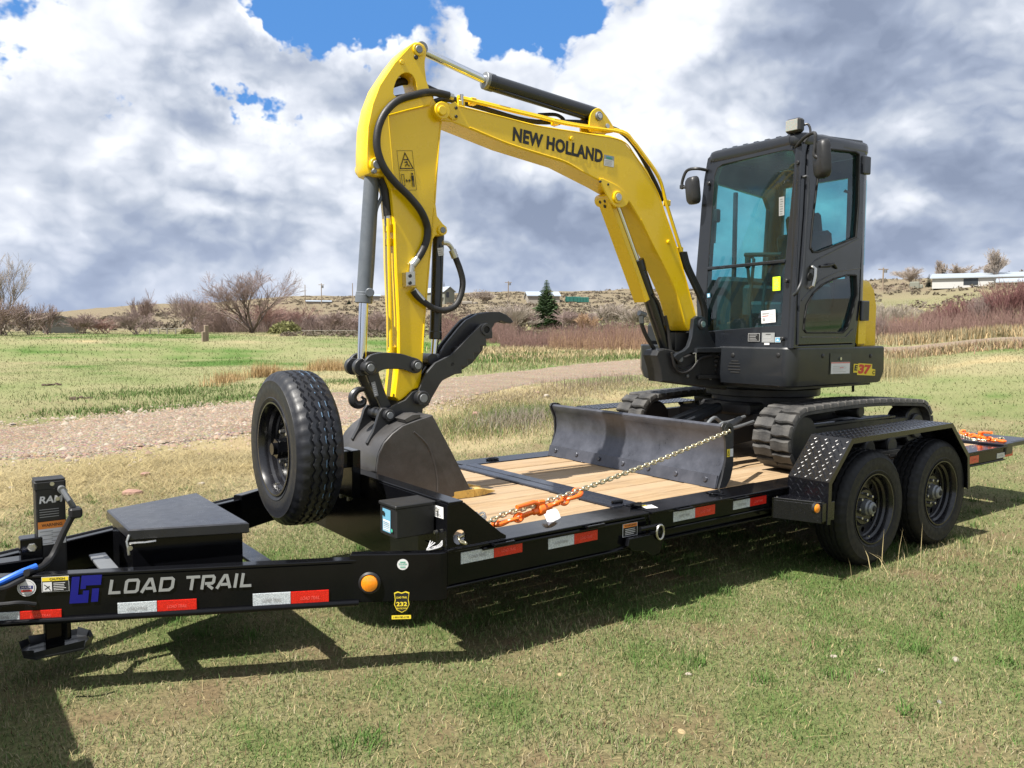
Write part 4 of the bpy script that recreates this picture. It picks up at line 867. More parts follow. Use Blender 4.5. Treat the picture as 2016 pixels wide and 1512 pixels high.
# ------------------------------------------------ swing bracket, front casting
br = [(1366, 628), (1374, 622), (1386, 624), (1393, 632), (1393, 645), (1400, 662), (1412, 686), (1400, 694), (1378, 694), (1362, 694), (1345, 702), (1336, 712), (1326, 703), (1334, 696), (1348, 690), (1356, 682), (1362, 664)]
swb = plate('swing_bracket', br, .1, .135, EXG, EX, .004); plate('swing_bracket_side', br, -.135, -.1, EXG, swb, .004, wp=.135)
pin(1384, 638, -.16, .15, .04, EXG, swb, 'boom_foot_pin', STEEL)
plate('swing_post', [(1292, 700), (1296, 690), (1310, 686), (1328, 690), (1336, 700), (1350, 702), (1366, 696), (1432, 692), (1432, 768), (1346, 757), (1303, 751), (1300, 728)], -.045, .1, FRM, EX, .008)
pin(1340, 707, -.13, .125, .036, FRM, swb, 'boom_cylinder_pin', GREYM)
mb().tube([P3(1364, 696, .15), P3(1370, 695, .16), P3(1370, 714, .16)], .006, 8).obj('lock_pin', STEEL, swb)
for k_ in range(3): mb().tube(spline([P3(x, y, .105+.012*k_) for x, y in ((1322, 694), (1330, 718+4*k_), (1345, 726+4*k_), (1362, 720+3*k_), (1378, 706), (1400, 700))], 5), .009, 8).obj('bracket_hose', HOSE, swb)
for q_ in ((1355, 740), (1400, 745), (1420, 705)): pin(*q_, .1, .112, .012, GREYM, swb, 'bolt')
plate('recess_shade_plate', [(1380, 700), (1402, 700), (1414, 708), (1418, 724), (1418, 738), (1380, 738)], .1, .103, VOID, swb, .001)  # flat dark plate, the shade of a hollow put into its colour
plate('swing_rib', [(1376, 739), (1432, 738), (1432, 745), (1376, 746)], .1, .125, FRM, swb, .003)
plate('bracket_cross_plate', [(1330, 655), (1362, 655), (1362, 690), (1330, 690)], -.1, .05, FRM, swb, .004)
# ------------------------------------------------ house
HC = (3.70, 1.05); RT_ = .9
def arc(c, r, a0, a1, n): return [(c[0]+r*math.cos(a), c[1]+r*math.sin(a)) for a in np.linspace(a0, a1, n)]
YN = .285; a_ = math.asin((YN-HC[1])/RT_)
plan = [(2.985, .915)]+arc((3.075, YN+.09), .09, math.pi, 1.5*math.pi, 8)+arc(HC, RT_, a_, math.pi/2-.1, 22)+[(3.4, 1.82), (3.05, 1.8), (2.985, 1.72), (2.985, 1.3), (3.2, 1.25), (3.2, .915)]
house = mb(); hn = len(plan); hc = Vector((3.7, 1.05))
def ringz(z, k, pl=plan): return [(hc.x+(x-hc.x)*k, hc.y+(y-hc.y)*k, z) for x, y in pl]
house.rings([ringz(1.155, .955), ringz(1.165, .975), ringz(1.235, 1.0), ringz(1.425, 1.0), ringz(1.436, .992)]); house = house.obj('house', EXG, EX, ang=25)
mb().rings([ringz(1.135, .9), ringz(1.154, .9)]).obj('floor_pan', FRM, house)
hood_plan = arc(HC, .885, a_+.3, .7, 20)+[(3.98, 1.55), (3.98, .6)]
m = mb(); m.rings([ringz(1.437, 1., hood_plan), ringz(1.75, 1.0, hood_plan), ringz(1.88, .975, hood_plan), ringz(1.95, .93, hood_plan), ringz(1.965, .88, hood_plan)]); m.obj('engine_hood', YEL, house, ang=40)
m = mb(); m.prism([(3.83, .30), (3.93, .30), (4.12, .48), (4.1, .9), (3.83, .9)], lambda a, b, w: (a, b, w), 1.438, 1.75, .02); m.obj('hood_corner', YEL, house, ang=40)
mb().box((3.45, 1.5, 1.53), (.8, .5, .185), None, .03).obj('side_cover', EXG, house)
# side panel details
def nside(px, py): return onplane(px, py, (0, YN, 0), (0, 1, 0))
def nfront(px, py): return onplane(px, py, (2.985, 0, 0), (1, 0, 0))
for q, pl in (((1443, 699), 0), ((1532, 699), 0), ((1620, 701), 1), ((1714, 701), 1)):
    c = nside(*q) if pl else nfront(*q); d = Vector((0, -1, 0)) if pl else Vector((-1, 0, 0)); mb().lathe([(0, -.002), (.016, -.002), (.016, .004), (.010, .007), (0, .007)], c, d, 16).obj('panel_cap', FRM, house)
for i, q in enumerate(((1447, 711, 14), (1446, 716, 22), (1445, 722, 24), (1446, 728, 24), (1447, 733, 18))):
    a, b = nfront(q[0]-q[2]/2, q[1]), nfront(q[0]+q[2]/2, q[1]); c = (a+b)/2; mb().box(c, (.006, abs(b.y-a.y), .010), None, .002).obj('vent_slot', VOID, house)
sticker_px('service_door', house, ((0, YN, 0), (0, 1, 0)), ((1632, 696), (1673, 696), (1673, 738), (1632, 738)), EXG, None, .004)
sticker_px('service_label', house, ((0, YN, 0), (0, 1, 0)), ((1634, 713), (1671, 712.5), (1671, 735), (1634, 736)), WHT, lambda F, w, h: (F.rect(RPR, 0, h*.9, w, h*.07), lines(F, GRP, w*.1, h*.15, w*.75, 4, h*.16, .15), F.rect(RPR, w*.45, h*.48, w*.2, h*.05)), .006)
c = nside(1653, 706); mb().cyl(c, c+Vector((0, -.012, 0)), .012, 12).obj('door_lock', STEEL, house)
p0, p1, pt = nside(1679, 736), nside(1722, 738), nside(1679, 714); F = Face2D(p0, p1-p0, (0, 0, 1), .002); w = (p1-p0).length; h = pt.z-p0.z
F.poly(YPR, [(0, h*.12), (w*.17, h*.12), (w*.17, -h*.08), (w*1.0, -h*.08), (w*1.0, h*.5), (w*.84, h*.55), (w*.84, h*.98), (w*.2, h*.98), (w*.2, h*.9), (0, h*.9)]).text(PRB, 'E', w*.03, h*.3, h*.5, .05, w*.14, .15).text(RPR, '37', w*.2, h*.02, h*.88, .06, w*.56, .2).text(PRB, 'C', w*.86, h*.04, h*.35, .04, w*.11, .1); F.obj('model_lettering', house)
def tail(a): return Vector((HC[0]+RT_*math.cos(a), HC[1]+RT_*math.sin(a), 0)), Vector((math.cos(a), math.sin(a), 0))
c, nn_ = tail(a_+.06); t_ = Vector((-nn_.y, nn_.x, 0)); F = Face2D(c+Vector((0, 0, 1.245)), t_, (0, 0, 1), .005); F.rect(YPR, 0, 0, .09, .095).strokes(PRB, [[(.02, .015), (.07, .015), (.045, .08), (.02, .015)]], .005); F.obj('warning_label', house)
mb().tube([(4.12, .5, 1.15), (4.12, .5, 1.07)], .01, 8).obj('drain_hose', VOID, house)
# front platform step between bracket and house panel
plate('front_step', [(1372, 685), (1432, 684), (1432, 694), (1372, 694)], -.1, .16, EXG, house, .003)
m = mb(); m.box((3.05, 1.02, 1.30), (.1, .2, .22), None, .005); m.obj('house_front_box', FRM, house)
for k in range(4): mb().tube(spline([(3.0, .93+.01*k, 1.36-.035*k), (2.96, 1.0, 1.35-.035*k), (2.9, 1.04, 1.33-.03*k)], 5), .013, 8).obj('swing_hose', HOSE, house)
# ------------------------------------------------ cab
X0, KX = 3.012, .024
def fx(z): return X0+KX*(z-1.44)
FPN = Vector((1, 0, -KX))
def fp(px, py): p = onplane(px, py, (X0, 0, 1.44), FPN); return (p.y, p.z)
def FX(y, z, w): return Vector((fx(z)+w, y, z))          # w > 0 goes into the cab
YS = .283
def sp(px, py): p = onplane(px, py, (0, YS, 0), (0, 1, 0)); return (p.x, p.z)
def SX(x, z, w): return Vector((x, YS+w, z))
cab = mb(); outer = [fp(1578, 268), fp(1566, 640), fp(1562, 686), fp(1394, 684), fp(1372, 640), fp(1368, 551), fp(1375, 465), fp(1380, 400), fp(1385, 352), fp(1392, 312), fp(1402, 302)]
ws = [fp(*q) for q in ((1412, 331), (1422, 324), (1545, 296), (1559, 297), (1564, 306), (1545, 512), (1536, 640), (1388, 652), (1392, 560), (1394, 524), (1406, 348))]
v, f = holed(outer, [ws], .05, .006); cab.add([FX(a, b, .03+w) for a, b, w in v], f)
ZT = 2.905
cab = cab.obj('cab', EXC, EX, ang=30)
# inner reveal around the windscreen and the cross bar
m = mb(); q = [FX(*fp(*t), 0) for t in ((1392, 529), (1545, 514))]; M = _M(q[0], q[1]-q[0], (1, 0, 0)); ln = (q[1]-q[0]).length; m.box((ln/2, .012, 0), (ln, .03, .024), M, .004); m.obj('windscreen_bar', EXC, cab)
def pane(nm, pts, fn, w, par, mat=None):
    m = mb(); A = [fn(a, b, w) for a, b in pts]; Bv = [fn(a, b, w+.004) for a, b in pts]; m.rings([A, Bv]); return m.obj(nm, mat or GLS, par, ang=20)
pane('windscreen', [fp(*q) for q in ((1409, 330), (1548, 294), (1566, 298), (1567, 310), (1546, 512), (1392, 526), (1404, 346))], FX, .008, cab)
pane('lower_windscreen', [fp(*q) for q in ((1389, 534), (1544, 519), (1538, 642), (1385, 654))], FX, .008, cab)
# near side: pillar frame with door opening, door
side = [sp(1581, 266), sp(1563, 686), sp(1684, 686), sp(1700, 560), sp(1704, 430), sp(1706, 300), sp(1700, 276), sp(1640, 268)]
dr = [sp(*q) for q in ((1589, 300), (1592, 283), (1640, 276), (1698, 284), (1703, 300), (1696, 483), (1689, 592), (1679, 677), (1569, 681), (1571, 585), (1583, 420))]
v, f = holed(side, [dr], .05, .006); m = mb(); m.add([SX(a, b, .03+w) for a, b, w in v], f); m.obj('side_frame', EXC, cab, ang=30)
def inset(poly, d):
    P = [Vector(q) for q in poly]; c = sum(P, Vector((0, 0)))/len(P); return [tuple(q+(c-q).normalized()*d) for q in P]
up_w = [sp(*q) for q in ((1613, 300), (1616, 292), (1682, 299), (1689, 304), (1688, 400), (1683, 468), (1608, 497), (1598, 497), (1593, 488), (1597, 440), (1606, 365))]
lo_w = [sp(*q) for q in ((1683, 542), (1668, 541), (1640, 549), (1616, 561), (1599, 577), (1586, 600), (1582, 625), (1580, 648), (1585, 655), (1657, 655), (1666, 646), (1676, 615), (1685, 580))]
v, f = holed(inset(dr, .008), [up_w, lo_w], .04, .006); m = mb(); m.add([SX(a, b, .012+w) for a, b, w in v], f); door = m.obj('cab_door', EXC, cab, ang=30)
def grow(poly, d): return inset(poly, -d)
for pw in (up_w, lo_w):
    v, f = holed(grow(pw, .006), [inset(pw, .008)], .03, .003); m = mb(); m.add([SX(a, b, .012+w-.012) for a, b, w in v], f); m.obj('window_seal', VOID, door, ang=30)
pane('door_window', up_w, SX, .012, door); pane('door_lower_window', lo_w, SX, .012, door)
def strip(px, w, r, mat, nm, par): mb().tube([SX(*sp(*q), w) for q in px], r, 6).obj(nm, mat, par)
strip([(1688, 470), (1640, 494), (1604, 512), (1592, 524)], -.009, .004, EXC, 'door_crease', door); strip([(1692, 528), (1650, 534), (1612, 552), (1586, 580), (1576, 592)], -.009, .004, EXC, 'door_crease', door); strip([(1576, 664), (1662, 664), (1676, 648)], -.009, .004, EXC, 'door_crease', door)
c = SX(*sp(1592, 545), -.01); m = mb(); m.lathe([(0, 0), (.03, 0), (.028, .004), (0, .004)], c, (0, -1, 0), 16); m.obj('handle_recess', VOID, door)
m = mb(); m.tube([SX(*sp(1595, 525), -.012), SX(*sp(1596, 530), -.035), SX(*sp(1594, 545), -.04), SX(*sp(1591, 563), -.035), SX(*sp(1591, 567), -.012)], .0135, 10); m.obj('door_handle', STEEL, door)
m = mb(); m.tube([SX(*sp(1612, 525), -.012), SX(*sp(1622, 524), -.03), SX(*sp(1634, 520), -.03), SX(*sp(1644, 528), -.012)], .009, 8); m.cyl(SX(*sp(1628, 523), 0), SX(*sp(1628, 523), -.03), .014, 10); m.obj('door_latch', FRM, door)
for q in ((1702, 326), (1699, 612)):
    c = SX(*sp(*q), -.012); mb().box(c, (.09, .03, .15 if q[1] > 400 else .13), None, .006).obj('door_hinge', EXG, door)
# grab rail along the front pillar
m = mb(); m.tube(spline([SX(*sp(*q), w) for q, w in (((1580, 348), .0), ((1583, 358), -.035), ((1577, 450), -.04), ((1571, 540), -.04), ((1563, 572), -.03), ((1562, 582), .0))], 6), .011, 10); m.obj('grab_rail', EXG, cab)
# rounded rear corner, rear, far side, roof
m = mb()
for z0, z1, nm in ((1.44, 2.885, 0),):
    cx, cy, r = 3.86, YS+.14, .14
m = mb(); xr0 = sp(1703, 430)[0]; pts = arc((xr0-.03, YS+.13), .13, -math.pi/2, 0, 8); prof = pts+[(x-.035 if i > 5 else x, y+.035) for i, (x, y) in enumerate(pts)][::-1]
m.prism([(x, y) for x, y in pts]+[(x-.012, y+.035) for x, y in pts[::-1]], lambda a, b, w: (a-.05*max(0, (2.0-w))*0, b, w), 1.75, 2.86, .004); m.obj('rear_corner_post', EXC, cab, ang=40)
xr = xr0+.10
v, f = holed([(.42, 1.46), (1.16, 1.46), (1.12, 2.86), (.42, 2.86)], [[(.47, 1.95), (1.06, 1.95), (1.04, 2.72), (.47, 2.72)]], .04, .004); m = mb(); m.add([(xr+w-.02, a, b) for a, b, w in v], f); m.obj('rear_panel', EXC, cab, ang=30)
pane('rear_window', [(.46, 1.94), (1.07, 1.94), (1.05, 2.73), (.46, 2.73)], lambda a, b, w: Vector((xr-.02+w, a, b)), 0, cab)
m = mb(); gq = pts[2:7]; m.add([(x+.003, y-.003, 2.05) for x, y in gq]+[(x+.003, y-.003, 2.68) for x, y in gq], [(i, i+1, i+6, i+5) for i in range(4)]); m.obj('quarter_window', GLS, cab, ang=40)
yf = lambda z: 1.195-.085*max(0, min(1, (z-1.7)/1.15))
fo = [(3.05, 1.44), (xr-.02, 1.44), (xr-.04, 2.86), (3.07, 2.86)]; fw_ = [(3.12, 1.95), (xr-.12, 1.95), (xr-.14, 2.55), (xr-.2, 2.63), (3.14, 2.68)]
v, f = holed(fo, [fw_], .04, .004); m = mb(); m.add([(a, yf(b)-.02+w, b) for a, b, w in v], f); m.obj('far_side_panel', EXC, cab, ang=30)
pane('far_window', fw_, lambda a, b, w: Vector((a, yf(b)-.02+w, b)), 0, cab)
m = mb(); m.box((3.42, 1.14, 2.3), (.03, .03, .7), None, .004); m.obj('window_bar', EXC, cab)
rp = [(3.05, .36)]+arc((3.09, YS+.08), .085, math.pi, 1.5*math.pi, 6)+arc((xr-.14, YS+.13), .14, -math.pi/2, 0, 8)+arc((xr-.1, 1.02), .1, 0, math.pi/2, 6)+arc((3.10, 1.06), .06, math.pi/2, math.pi, 6)
rc = Vector((sum(q[0] for q in rp)/len(rp), sum(q[1] for q in rp)/len(rp)))
def rr(z0, k, tilt=.03): return [(rc.x+(x-rc.x)*k, rc.y+(y-rc.y)*k, z0+tilt*(x-3.05)/.8) for x, y in rp]
m = mb(); m.rings([rr(2.83, .985), rr(2.845, 1.0), rr(2.885, 1.0), rr(2.905, .985), rr(2.915, .95)]); roof = m.obj('cab_roof', EXC, cab, ang=40)
m = mb(); m.rings([[(rc.x+.2+(x-rc.x)*k, rc.y-.03+(y-rc.y)*k*1.02, z) for x, y in rp] for z, k in ((2.90, .72), (2.94, .71), (2.957, .68), (2.965, .62))]); m.obj('roof_cap', EXC, roof, ang=40)
for i in range(7): y = .42+i*.095; mb().box((3.2, y, 2.915), (.24, .045, .022), None, .006).obj('roof_rib', EXC, roof)
# mirrors and work light
def mirror(c, d, arm_pts, par):
    m = mb(); M = _M(c, d[0], d[1]); n = 20; rs = []
    for zz, k in ((-.035, .82), (-.02, .97), (.0, 1.0), (.022, 1.0), (.03, .95)):
        rs.append([M @ Vector((math.copysign(abs(math.cos(a))**.45, math.cos(a))*d[2]*k, math.copysign(abs(math.sin(a))**.45, math.sin(a))*d[3]*k, zz)) for a in np.linspace(0, 2*math.pi, n+1)[:-1]])
    m.rings(rs); o = m.obj('mirror', FRM, par, ang=50)
    m = mb(); m.rings([[M @ Vector((math.copysign(abs(math.cos(a))**.45, math.cos(a))*d[2]*.9, math.copysign(abs(math.sin(a))**.45, math.sin(a))*d[3]*.9, z)) for a in np.linspace(0, 2*math.pi, n+1)[:-1]] for z in (.0305, .032)]); m.obj('mirror_glass', CHROME, o)
    mb().tube(spline(arm_pts, 5), .012, 10).obj('mirror_arm', FRM, o)
    return o
cN = at(1618, 313, 'x', 2.99); mirror(cN, ((.5, .8, 0), (-.06, .03, 1), .075, .125), [FX(*fp(1566, 290), .0), at(1585, 270, 'x', 2.98), at(1604, 262, 'x', 2.96), at(1605, 285, 'x', 2.96), at(1603, 305, 'x', 2.96), cN+Vector((-.02, -.0, .0))], cab)
cF = at(1364, 375, 'x', 2.96); mirror(cF, ((.35, .92, 0), (-.12, .0, 1), .065, .105), [FX(*fp(1392, 335), .0), at(1372, 332, 'x', 2.97), at(1354, 335, 'x', 2.96), at(1346, 348, 'x', 2.95), at(1343, 366, 'x', 2.95), at(1355, 370, 'x', 2.955), cF], cab)
mb().lathe([(0, -.02), (.02, -.012), (.02, .012), (0, .02)], at(1343, 368, 'x', 2.95), (0, 0, 1), 12).obj('mirror_ball', FRM, cab)
cL = at(1560, 247, 'x', 3.0); m = mb(); m.box(cL+Vector((.03, 0, 0)), (.07, .115, .095), None, .014); wl = m.obj('work_light', FRM, cab); mb().box(cL+Vector((-.008, 0, 0)), (.01, .092, .074), None, .003).obj('light_lens', LENSW, wl)
mb().tube([cL+Vector((.03, 0, -.04)), cL+Vector((.035, 0, -.12))], .014, 8).tube(spline([cL+Vector((.07, -.02, 0)), cL+Vector((.09, -.06, .01)), cL+Vector((.09, -.08, -.05)), cL+Vector((.05, -.06, -.12))], 5), .008, 8).obj('light_bracket', FRM, wl)
# cab interior
m = mb(); m.box((3.6, .72, 1.56), (.42, .42, .2), None, .03); m.box((3.55, .72, 1.72), (.44, .44, .12), None, .05); seat = m.obj('seat', DIRTSEAT, cab)
m = mb(); M = _M((3.78, .72, 2.02), (1, 0, .22), (0, 1, 0)); m.box((0, 0, 0), (.12, .44, .6), M, .05); m.box((.02, 0, .36), (.09, .28, .16), M, .035); m.obj('seat_back', DIRTSEAT, seat)
F = Face2D((3.70, .60, 1.97), (0, 1, 0), (.2, 0, 1), .01); F.rect(LIM, 0, 0, .26, .05); 
F = Face2D((3.62, .49, 1.92), (1, 0, 0), (0, 0, 1), .01); F.rect(LIM, 0, 0, .14, .035).text(PRB, 'NEW HOLLAND', .008, .009, .016, .02, .12); F.obj('seat_tag', seat)
m = mb(); m.box((3.5, .48, 1.78), (.34, .12, .26), None, .03); m.box((3.5, .97, 1.78), (.34, .12, .26), None, .03); m.obj('arm_console', DIRTSEAT, seat)
for y in (.48, .97): mb().tube([(3.4, y, 1.9), (3.37, y, 2.05)], .012, 8).box((3.37, y, 2.1), (.04, .04, .12), None, .014).obj('joystick', VOID, seat)
m = mb()
for y in (.62, .74): m.tube([(3.14, y, 1.5), (3.1, y, 1.75), (3.14, y, 2.08), (3.16, y+.05, 2.12)], .012, 8)
m.tube([(3.14, .5, 2.1), (3.14, .82, 2.12)], .016, 8); m.obj('travel_lever', VOID, cab)
mb().box((3.4, 1.06, 1.72), (.5, .16, .5), None, .04).obj('control_panel', DIRTSEAT, cab)
for y_ in (.55, .66, .8): mb().box((3.2, y_, 1.53), (.12, .07, .03), None, .008).obj('foot_pedal', VOID, cab)
mb().box((3.84, .72, 1.7), (.06, .7, .5), None, .02).obj('rear_trim', DIRTSEAT, cab)
mb().box((3.45, .74, 1.455), (.8, .85, .02), None, .003).obj('cab_floor', VOID, cab)
m = mb(); m.box((3.09, 1.06, 2.43), (.06, .05, .1), None, .01); m.tube([(3.08, 1.05, 2.38), (3.07, 1.05, 2.22)], .006, 6); m.obj('wiper_motor', VOID, cab)
m = mb(); m.tube([(3.75, .40, 2.2), (3.76, .37, 2.22), (3.76, .37, 2.58), (3.75, .40, 2.6)], .012, 8); m.obj('inner_grab_handle', VOID, cab)
# prints on the cab
fpl = (Vector((X0, 0, 1.44)), FPN)
sticker_px('lime_tag', cab, fpl, ((1523, 546), (1538, 544), (1537, 572), (1522, 573)), LIM, lambda F, w, h: lines(F, GPR, w*.2, h*.15, w*.6, 6, h*.13, .25), .004)
sticker_px('spec_label', cab, fpl, ((1501, 612), (1529, 609), (1528, 634), (1500, 637)), WHT, lambda F, w, h: (F.rect(GRP, w*.07, h*.68, w*.48, h*.14), lines(F, GRP, w*.58, h*.1, w*.35, 6, h*.13, .2), F.disc(GRP, w*.18, h*.3, w*.1), F.rect(RPR, w*.08, h*.55, w*.45, h*.04)), .004)
sticker_px('data_plate', cab, fpl, ((1473, 656), (1496, 656), (1496, 672), (1473, 672)), GRP, lambda F, w, h: (F.rect(PRB, w*.04, h*.06, w*.92, h*.88), lines(F, GRP, w*.12, h*.15, w*.76, 4, h*.2, .3)), .002)
sticker_px('data_plate', cab, fpl, ((1500, 655), (1525, 655), (1525, 674), (1500, 674)), SIL, lambda F, w, h: (F.rect(PRB, w*.3, h*.8, w*.4, h*.07), lines(F, WHT, w*.12, h*.15, w*.76, 4, h*.16, .15)), .002)
sticker_px('blue_label', cab, fpl, ((1526, 664), (1537, 664), (1537, 674), (1526, 674)), WHT, lambda F, w, h: (F.rect(LBL, w*.06, h*.06, w*.88, h*.88), F.poly(WHT, [(w*.25, h*.3), (w*.75, h*.3), (w*.5, h*.7)])), .002)
sticker_px('small_label', cab, fpl, ((1505, 675), (1515, 675), (1515, 679), (1505, 679)), WHT, None, .002)
sticker_px('window_label', cab, fpl, ((1393, 578), (1399, 577), (1399, 585), (1393, 586)), LBL, lambda F, w, h: F.rect(WHT, w*.25, h*.2, w*.5, h*.6), .004)
sticker_px('side_label', cab, fpl, ((1538, 389), (1549, 387), (1547, 424), (1537, 426)), SIL, lambda F, w, h: lines(F, PRB, w*.2, h*.08, w*.6, 7, h*.13, .2), .02)
for q in ((1550, 553), (1542, 667), (1573, 321), (1397, 362)):
    c = FX(*fp(*q), -.002); mb().cyl(c, c+Vector((-.022, 0, 0)), .014, 12, ch=.003).obj('rubber_stop', FRM, cab)
for q in ((1560, 290), (1399, 318), (1405, 316)):
    c = FX(*fp(*q), 0); mb().cyl(c, c+Vector((-.006, 0, 0)), .007, 8).obj('bolt', FRM, cab)
# ------------------------------------------------ undercarriage
m = mb(); m.cyl((3.7, 1.05, .93), (3.7, 1.05, 1.134), .40, 40); m.cyl((3.7, 1.05, 1.04), (3.7, 1.05, 1.1), .45, 40, ch=.006); m.box((3.7, 1.05, .84), (.9, 1.0, .2), None, .02); m.box((3.45, 1.05, .95), (.5, .5, .1), None, .02)
for sy in (-1, 1):
    for sx in (-1, 1): m.rings([[(3.7+sx*(.15+.35*t)+dx, 1.05+sy*(.3+.42*t), .9-.12*t+dz) for dx, dz in ((-.1, -.07), (.1, -.07), (.1, .07), (-.1, .07))] for t in (0, 1)])
uc = m.obj('undercarriage', FRM, EX, ang=30)
TL = []
c1, c2, R1, R2 = Vector((3.075, .80)), Vector((4.625, .79)), .2, .19
for a in np.linspace(-math.pi/2, -math.pi*1.5, 22): TL.append(c1+Vector((math.cos(a), math.sin(a)))*R1)
for t in np.linspace(0, 1, 16)[1:-1]: x = c1.x+(c2.x-c1.x)*t; TL.append(Vector((x, 1.0+.026*math.sin(math.pi*t)-.02*t)))
for a in np.linspace(math.pi/2, -math.pi/2, 20): TL.append(c2+Vector((math.cos(a), math.sin(a)))*R2)
for t in np.linspace(0, 1, 16)[1:-1]: TL.append(Vector((c2.x+(c1.x-c2.x)*t, .60)))
seg = [0]
for i in range(len(TL)): seg.append(seg[-1]+(TL[(i+1) % len(TL)]-TL[i]).length)
def tpos(s):
    s %= seg[-1]; i = max(k for k in range(len(TL)) if seg[k] <= s); t = (s-seg[i])/(seg[i+1]-seg[i]+1e-9); a, b = TL[i], TL[(i+1) % len(TL)]; return a.lerp(b, t), (b-a).normalized()
lug_me = None
def track(y0, y1):
    global lug_me
    m = mb(); rs = []
    for k in range(120):
        p, d = tpos(seg[-1]*k/120); n = Vector((-d.y, d.x)); q = p-n*.028
        rs.append([(p.x, y0+.008, p.y), (p.x, y1-.008, p.y), (p.x-n.x*.008, y1, p.y-n.y*.008), (q.x, y1, q.y), (q.x, y0, q.y), (p.x-n.x*.008, y0, p.y-n.y*.008)])
    c0 = sum((Vector((r[0][0], r[0][2])) for r in rs), Vector((0, 0)))/len(rs)
    m.rings(rs, closed=True); t = m.obj('track', TRK, EX, ang=40)
    n = 46; wd = (y1-y0)
    for k in range(n):
        for half in (0, 1):
            p, d = tpos(seg[-1]*(k+.5*half)/n); nv = Vector((-d.y, d.x))
            if lug_me is None:
                q = mb(); b0 = [(-.043, -.076), (.043, -.076), (.036, -.02), (.047, .04), (.04, .079), (-.036, .079), (-.047, .03), (-.036, -.03)]
                q.rings([[(a, b, -.004) for a, b in b0], [(a*.95, b*.98, .018) for a, b in b0], [(a*.74, b*.93, .027) for a, b in b0]]); o = q.obj('track_lug', TRK, t, ang=25); lug_me = o.data
            else: o = bpy.data.objects.new('track_lug', lug_me); C.objects.link(o); o.parent = t
            out = Vector((p.x-3.85, p.y-.8)); sgn = 1 if nv.dot(out) > 0 else -1; nv = nv*sgn
            yc = (y0+y1)/2+(-1 if half == 0 else 1)*wd*.25; X = Vector((d.x, 0, d.y)); Z = Vector((nv.x, 0, nv.y)); Y = Z.cross(X)
            if half: X = -X; Y = -Y
            o.matrix_local = Matrix(((X.x, Y.x, Z.x, p.x), (X.y, Y.y, Z.y, yc), (X.z, Y.z, Z.z, p.y), (0, 0, 0, 1)))
    yc = (y0+y1)/2
    m = mb(); m.prism([(3.1, .70), (4.5, .70), (4.6, .78), (4.5, .87), (3.9, .885), (3.2, .87), (3.05, .8)], lambda a, b, w: (a, w, b), yc-.1, yc+.1, .01); fr = m.obj('track_frame', FRM, EX)
    for xx in (3.3, 3.62, 3.94, 4.26): mb().cyl((xx, y0+.03, .655), (xx, y1-.03, .655), .075, 20, ch=.01).obj('track_roller', FRM, fr)
    mb().cyl((3.83, y0+.05, .95), (3.83, y1-.05, .95), .05, 18, ch=.008).obj('carrier_roller', FRM, fr)
    mb().cyl((c1.x, y0+.03, c1.y), (c1.x, y1-.03, c1.y), .168, 32, ch=.015).obj('idler', FRM, fr)
    m = mb(); m.cyl((c2.x, y0+.05, c2.y), (c2.x, y1-.08, c2.y), .155, 24, ch=.01); m.cyl((c2.x, y0+.02, c2.y), (c2.x, y0+.08, c2.y), .1, 24, ch=.01); m.obj('sprocket', FRM, fr)
    mb().box((3.75, y0+.06, .885), (1.1, .05, .02), None, .004).obj('frame_rail', EXG, fr)
    return t
track(.205, .5); track(1.6, 1.895)
# blade
BY0, BY1 = .195, 1.895
prof = [(2.165, .568), (2.115, .567), (2.132, .625), (2.14, .64), (2.165, .68), (2.19, .745), (2.197, .80), (2.190, .86), (2.172, .91), (2.152, .94), (2.15, .955), (2.162, .968), (2.18, .966), (2.196, .945), (2.215, .87), (2.22, .80), (2.214, .74), (2.19, .67)]
m = mb(); m.prism(prof, lambda a, b, w: (a, w, b), BY0+.018, BY1-.018, .002); bl = m.obj('dozer_blade', BLADE, EX, ang=40)
m = mb(); m.prism([(2.108, .566), (2.118, .566), (2.138, .646), (2.128, .648)], lambda a, b, w: (a, w, b), BY0+.02, BY1-.02, .002); m.obj('cutting_edge', BLADE, bl)
for y in np.linspace(.3, 1.79, 7): mb().cyl((2.122, y, .612), (2.108, y, .614), .017, 14, ch=.003).obj('blade_bolt', BLADE, bl)
ep = [(2.125, .566), (2.155, .64), (2.185, .74), (2.18, .86), (2.145, .925), (2.135, .955), (2.15, .975), (2.19, .978), (2.235, .955), (2.255, .90), (2.26, .70), (2.235, .62), (2.19, .566)]
for y in (BY0, BY1-.016):
    v, f = holed(ep, [circ(2.205, .93, .021, 14)], .016, .002); mb().add([(a, y+.008+w, b) for a, b, w in v], f).obj('blade_end_plate', ATT, bl)
    mb().lathe([(.021, -.012), (.045, -.012), (.045, .012), (.021, .012)], (2.205, y+.008, .93), (0, 1, 0), 20, True).obj('tie_down_eye', ATT, bl)
q = Face2D((2.19, BY0, .76), (1, 0, 0), (0, 0, 1), .002); q.rect(YPR, 0, 0, .028, .05).rect(WHT, .03, 0, .03, .05).strokes(PRB, [[(.006, .01), (.022, .01), (.014, .04), (.006, .01)]], .003); q.obj('blade_label', bl)
m = mb()
for y in (.78, 1.32): m.rings([[(2.24, y-.05, .66), (2.24, y+.05, .66), (2.24, y+.05, .78), (2.24, y-.05, .78)], [(3.3, y-.05, .74), (3.3, y+.05, .74), (3.3, y+.05, .86), (3.3, y-.05, .86)]])
m.obj('blade_arm', FRM, bl)
m = mb(); m.cyl((2.3, 1.05, .78), (3.15, 1.05, .95), .045, 20); m.obj('blade_cylinder', CYLB, bl)
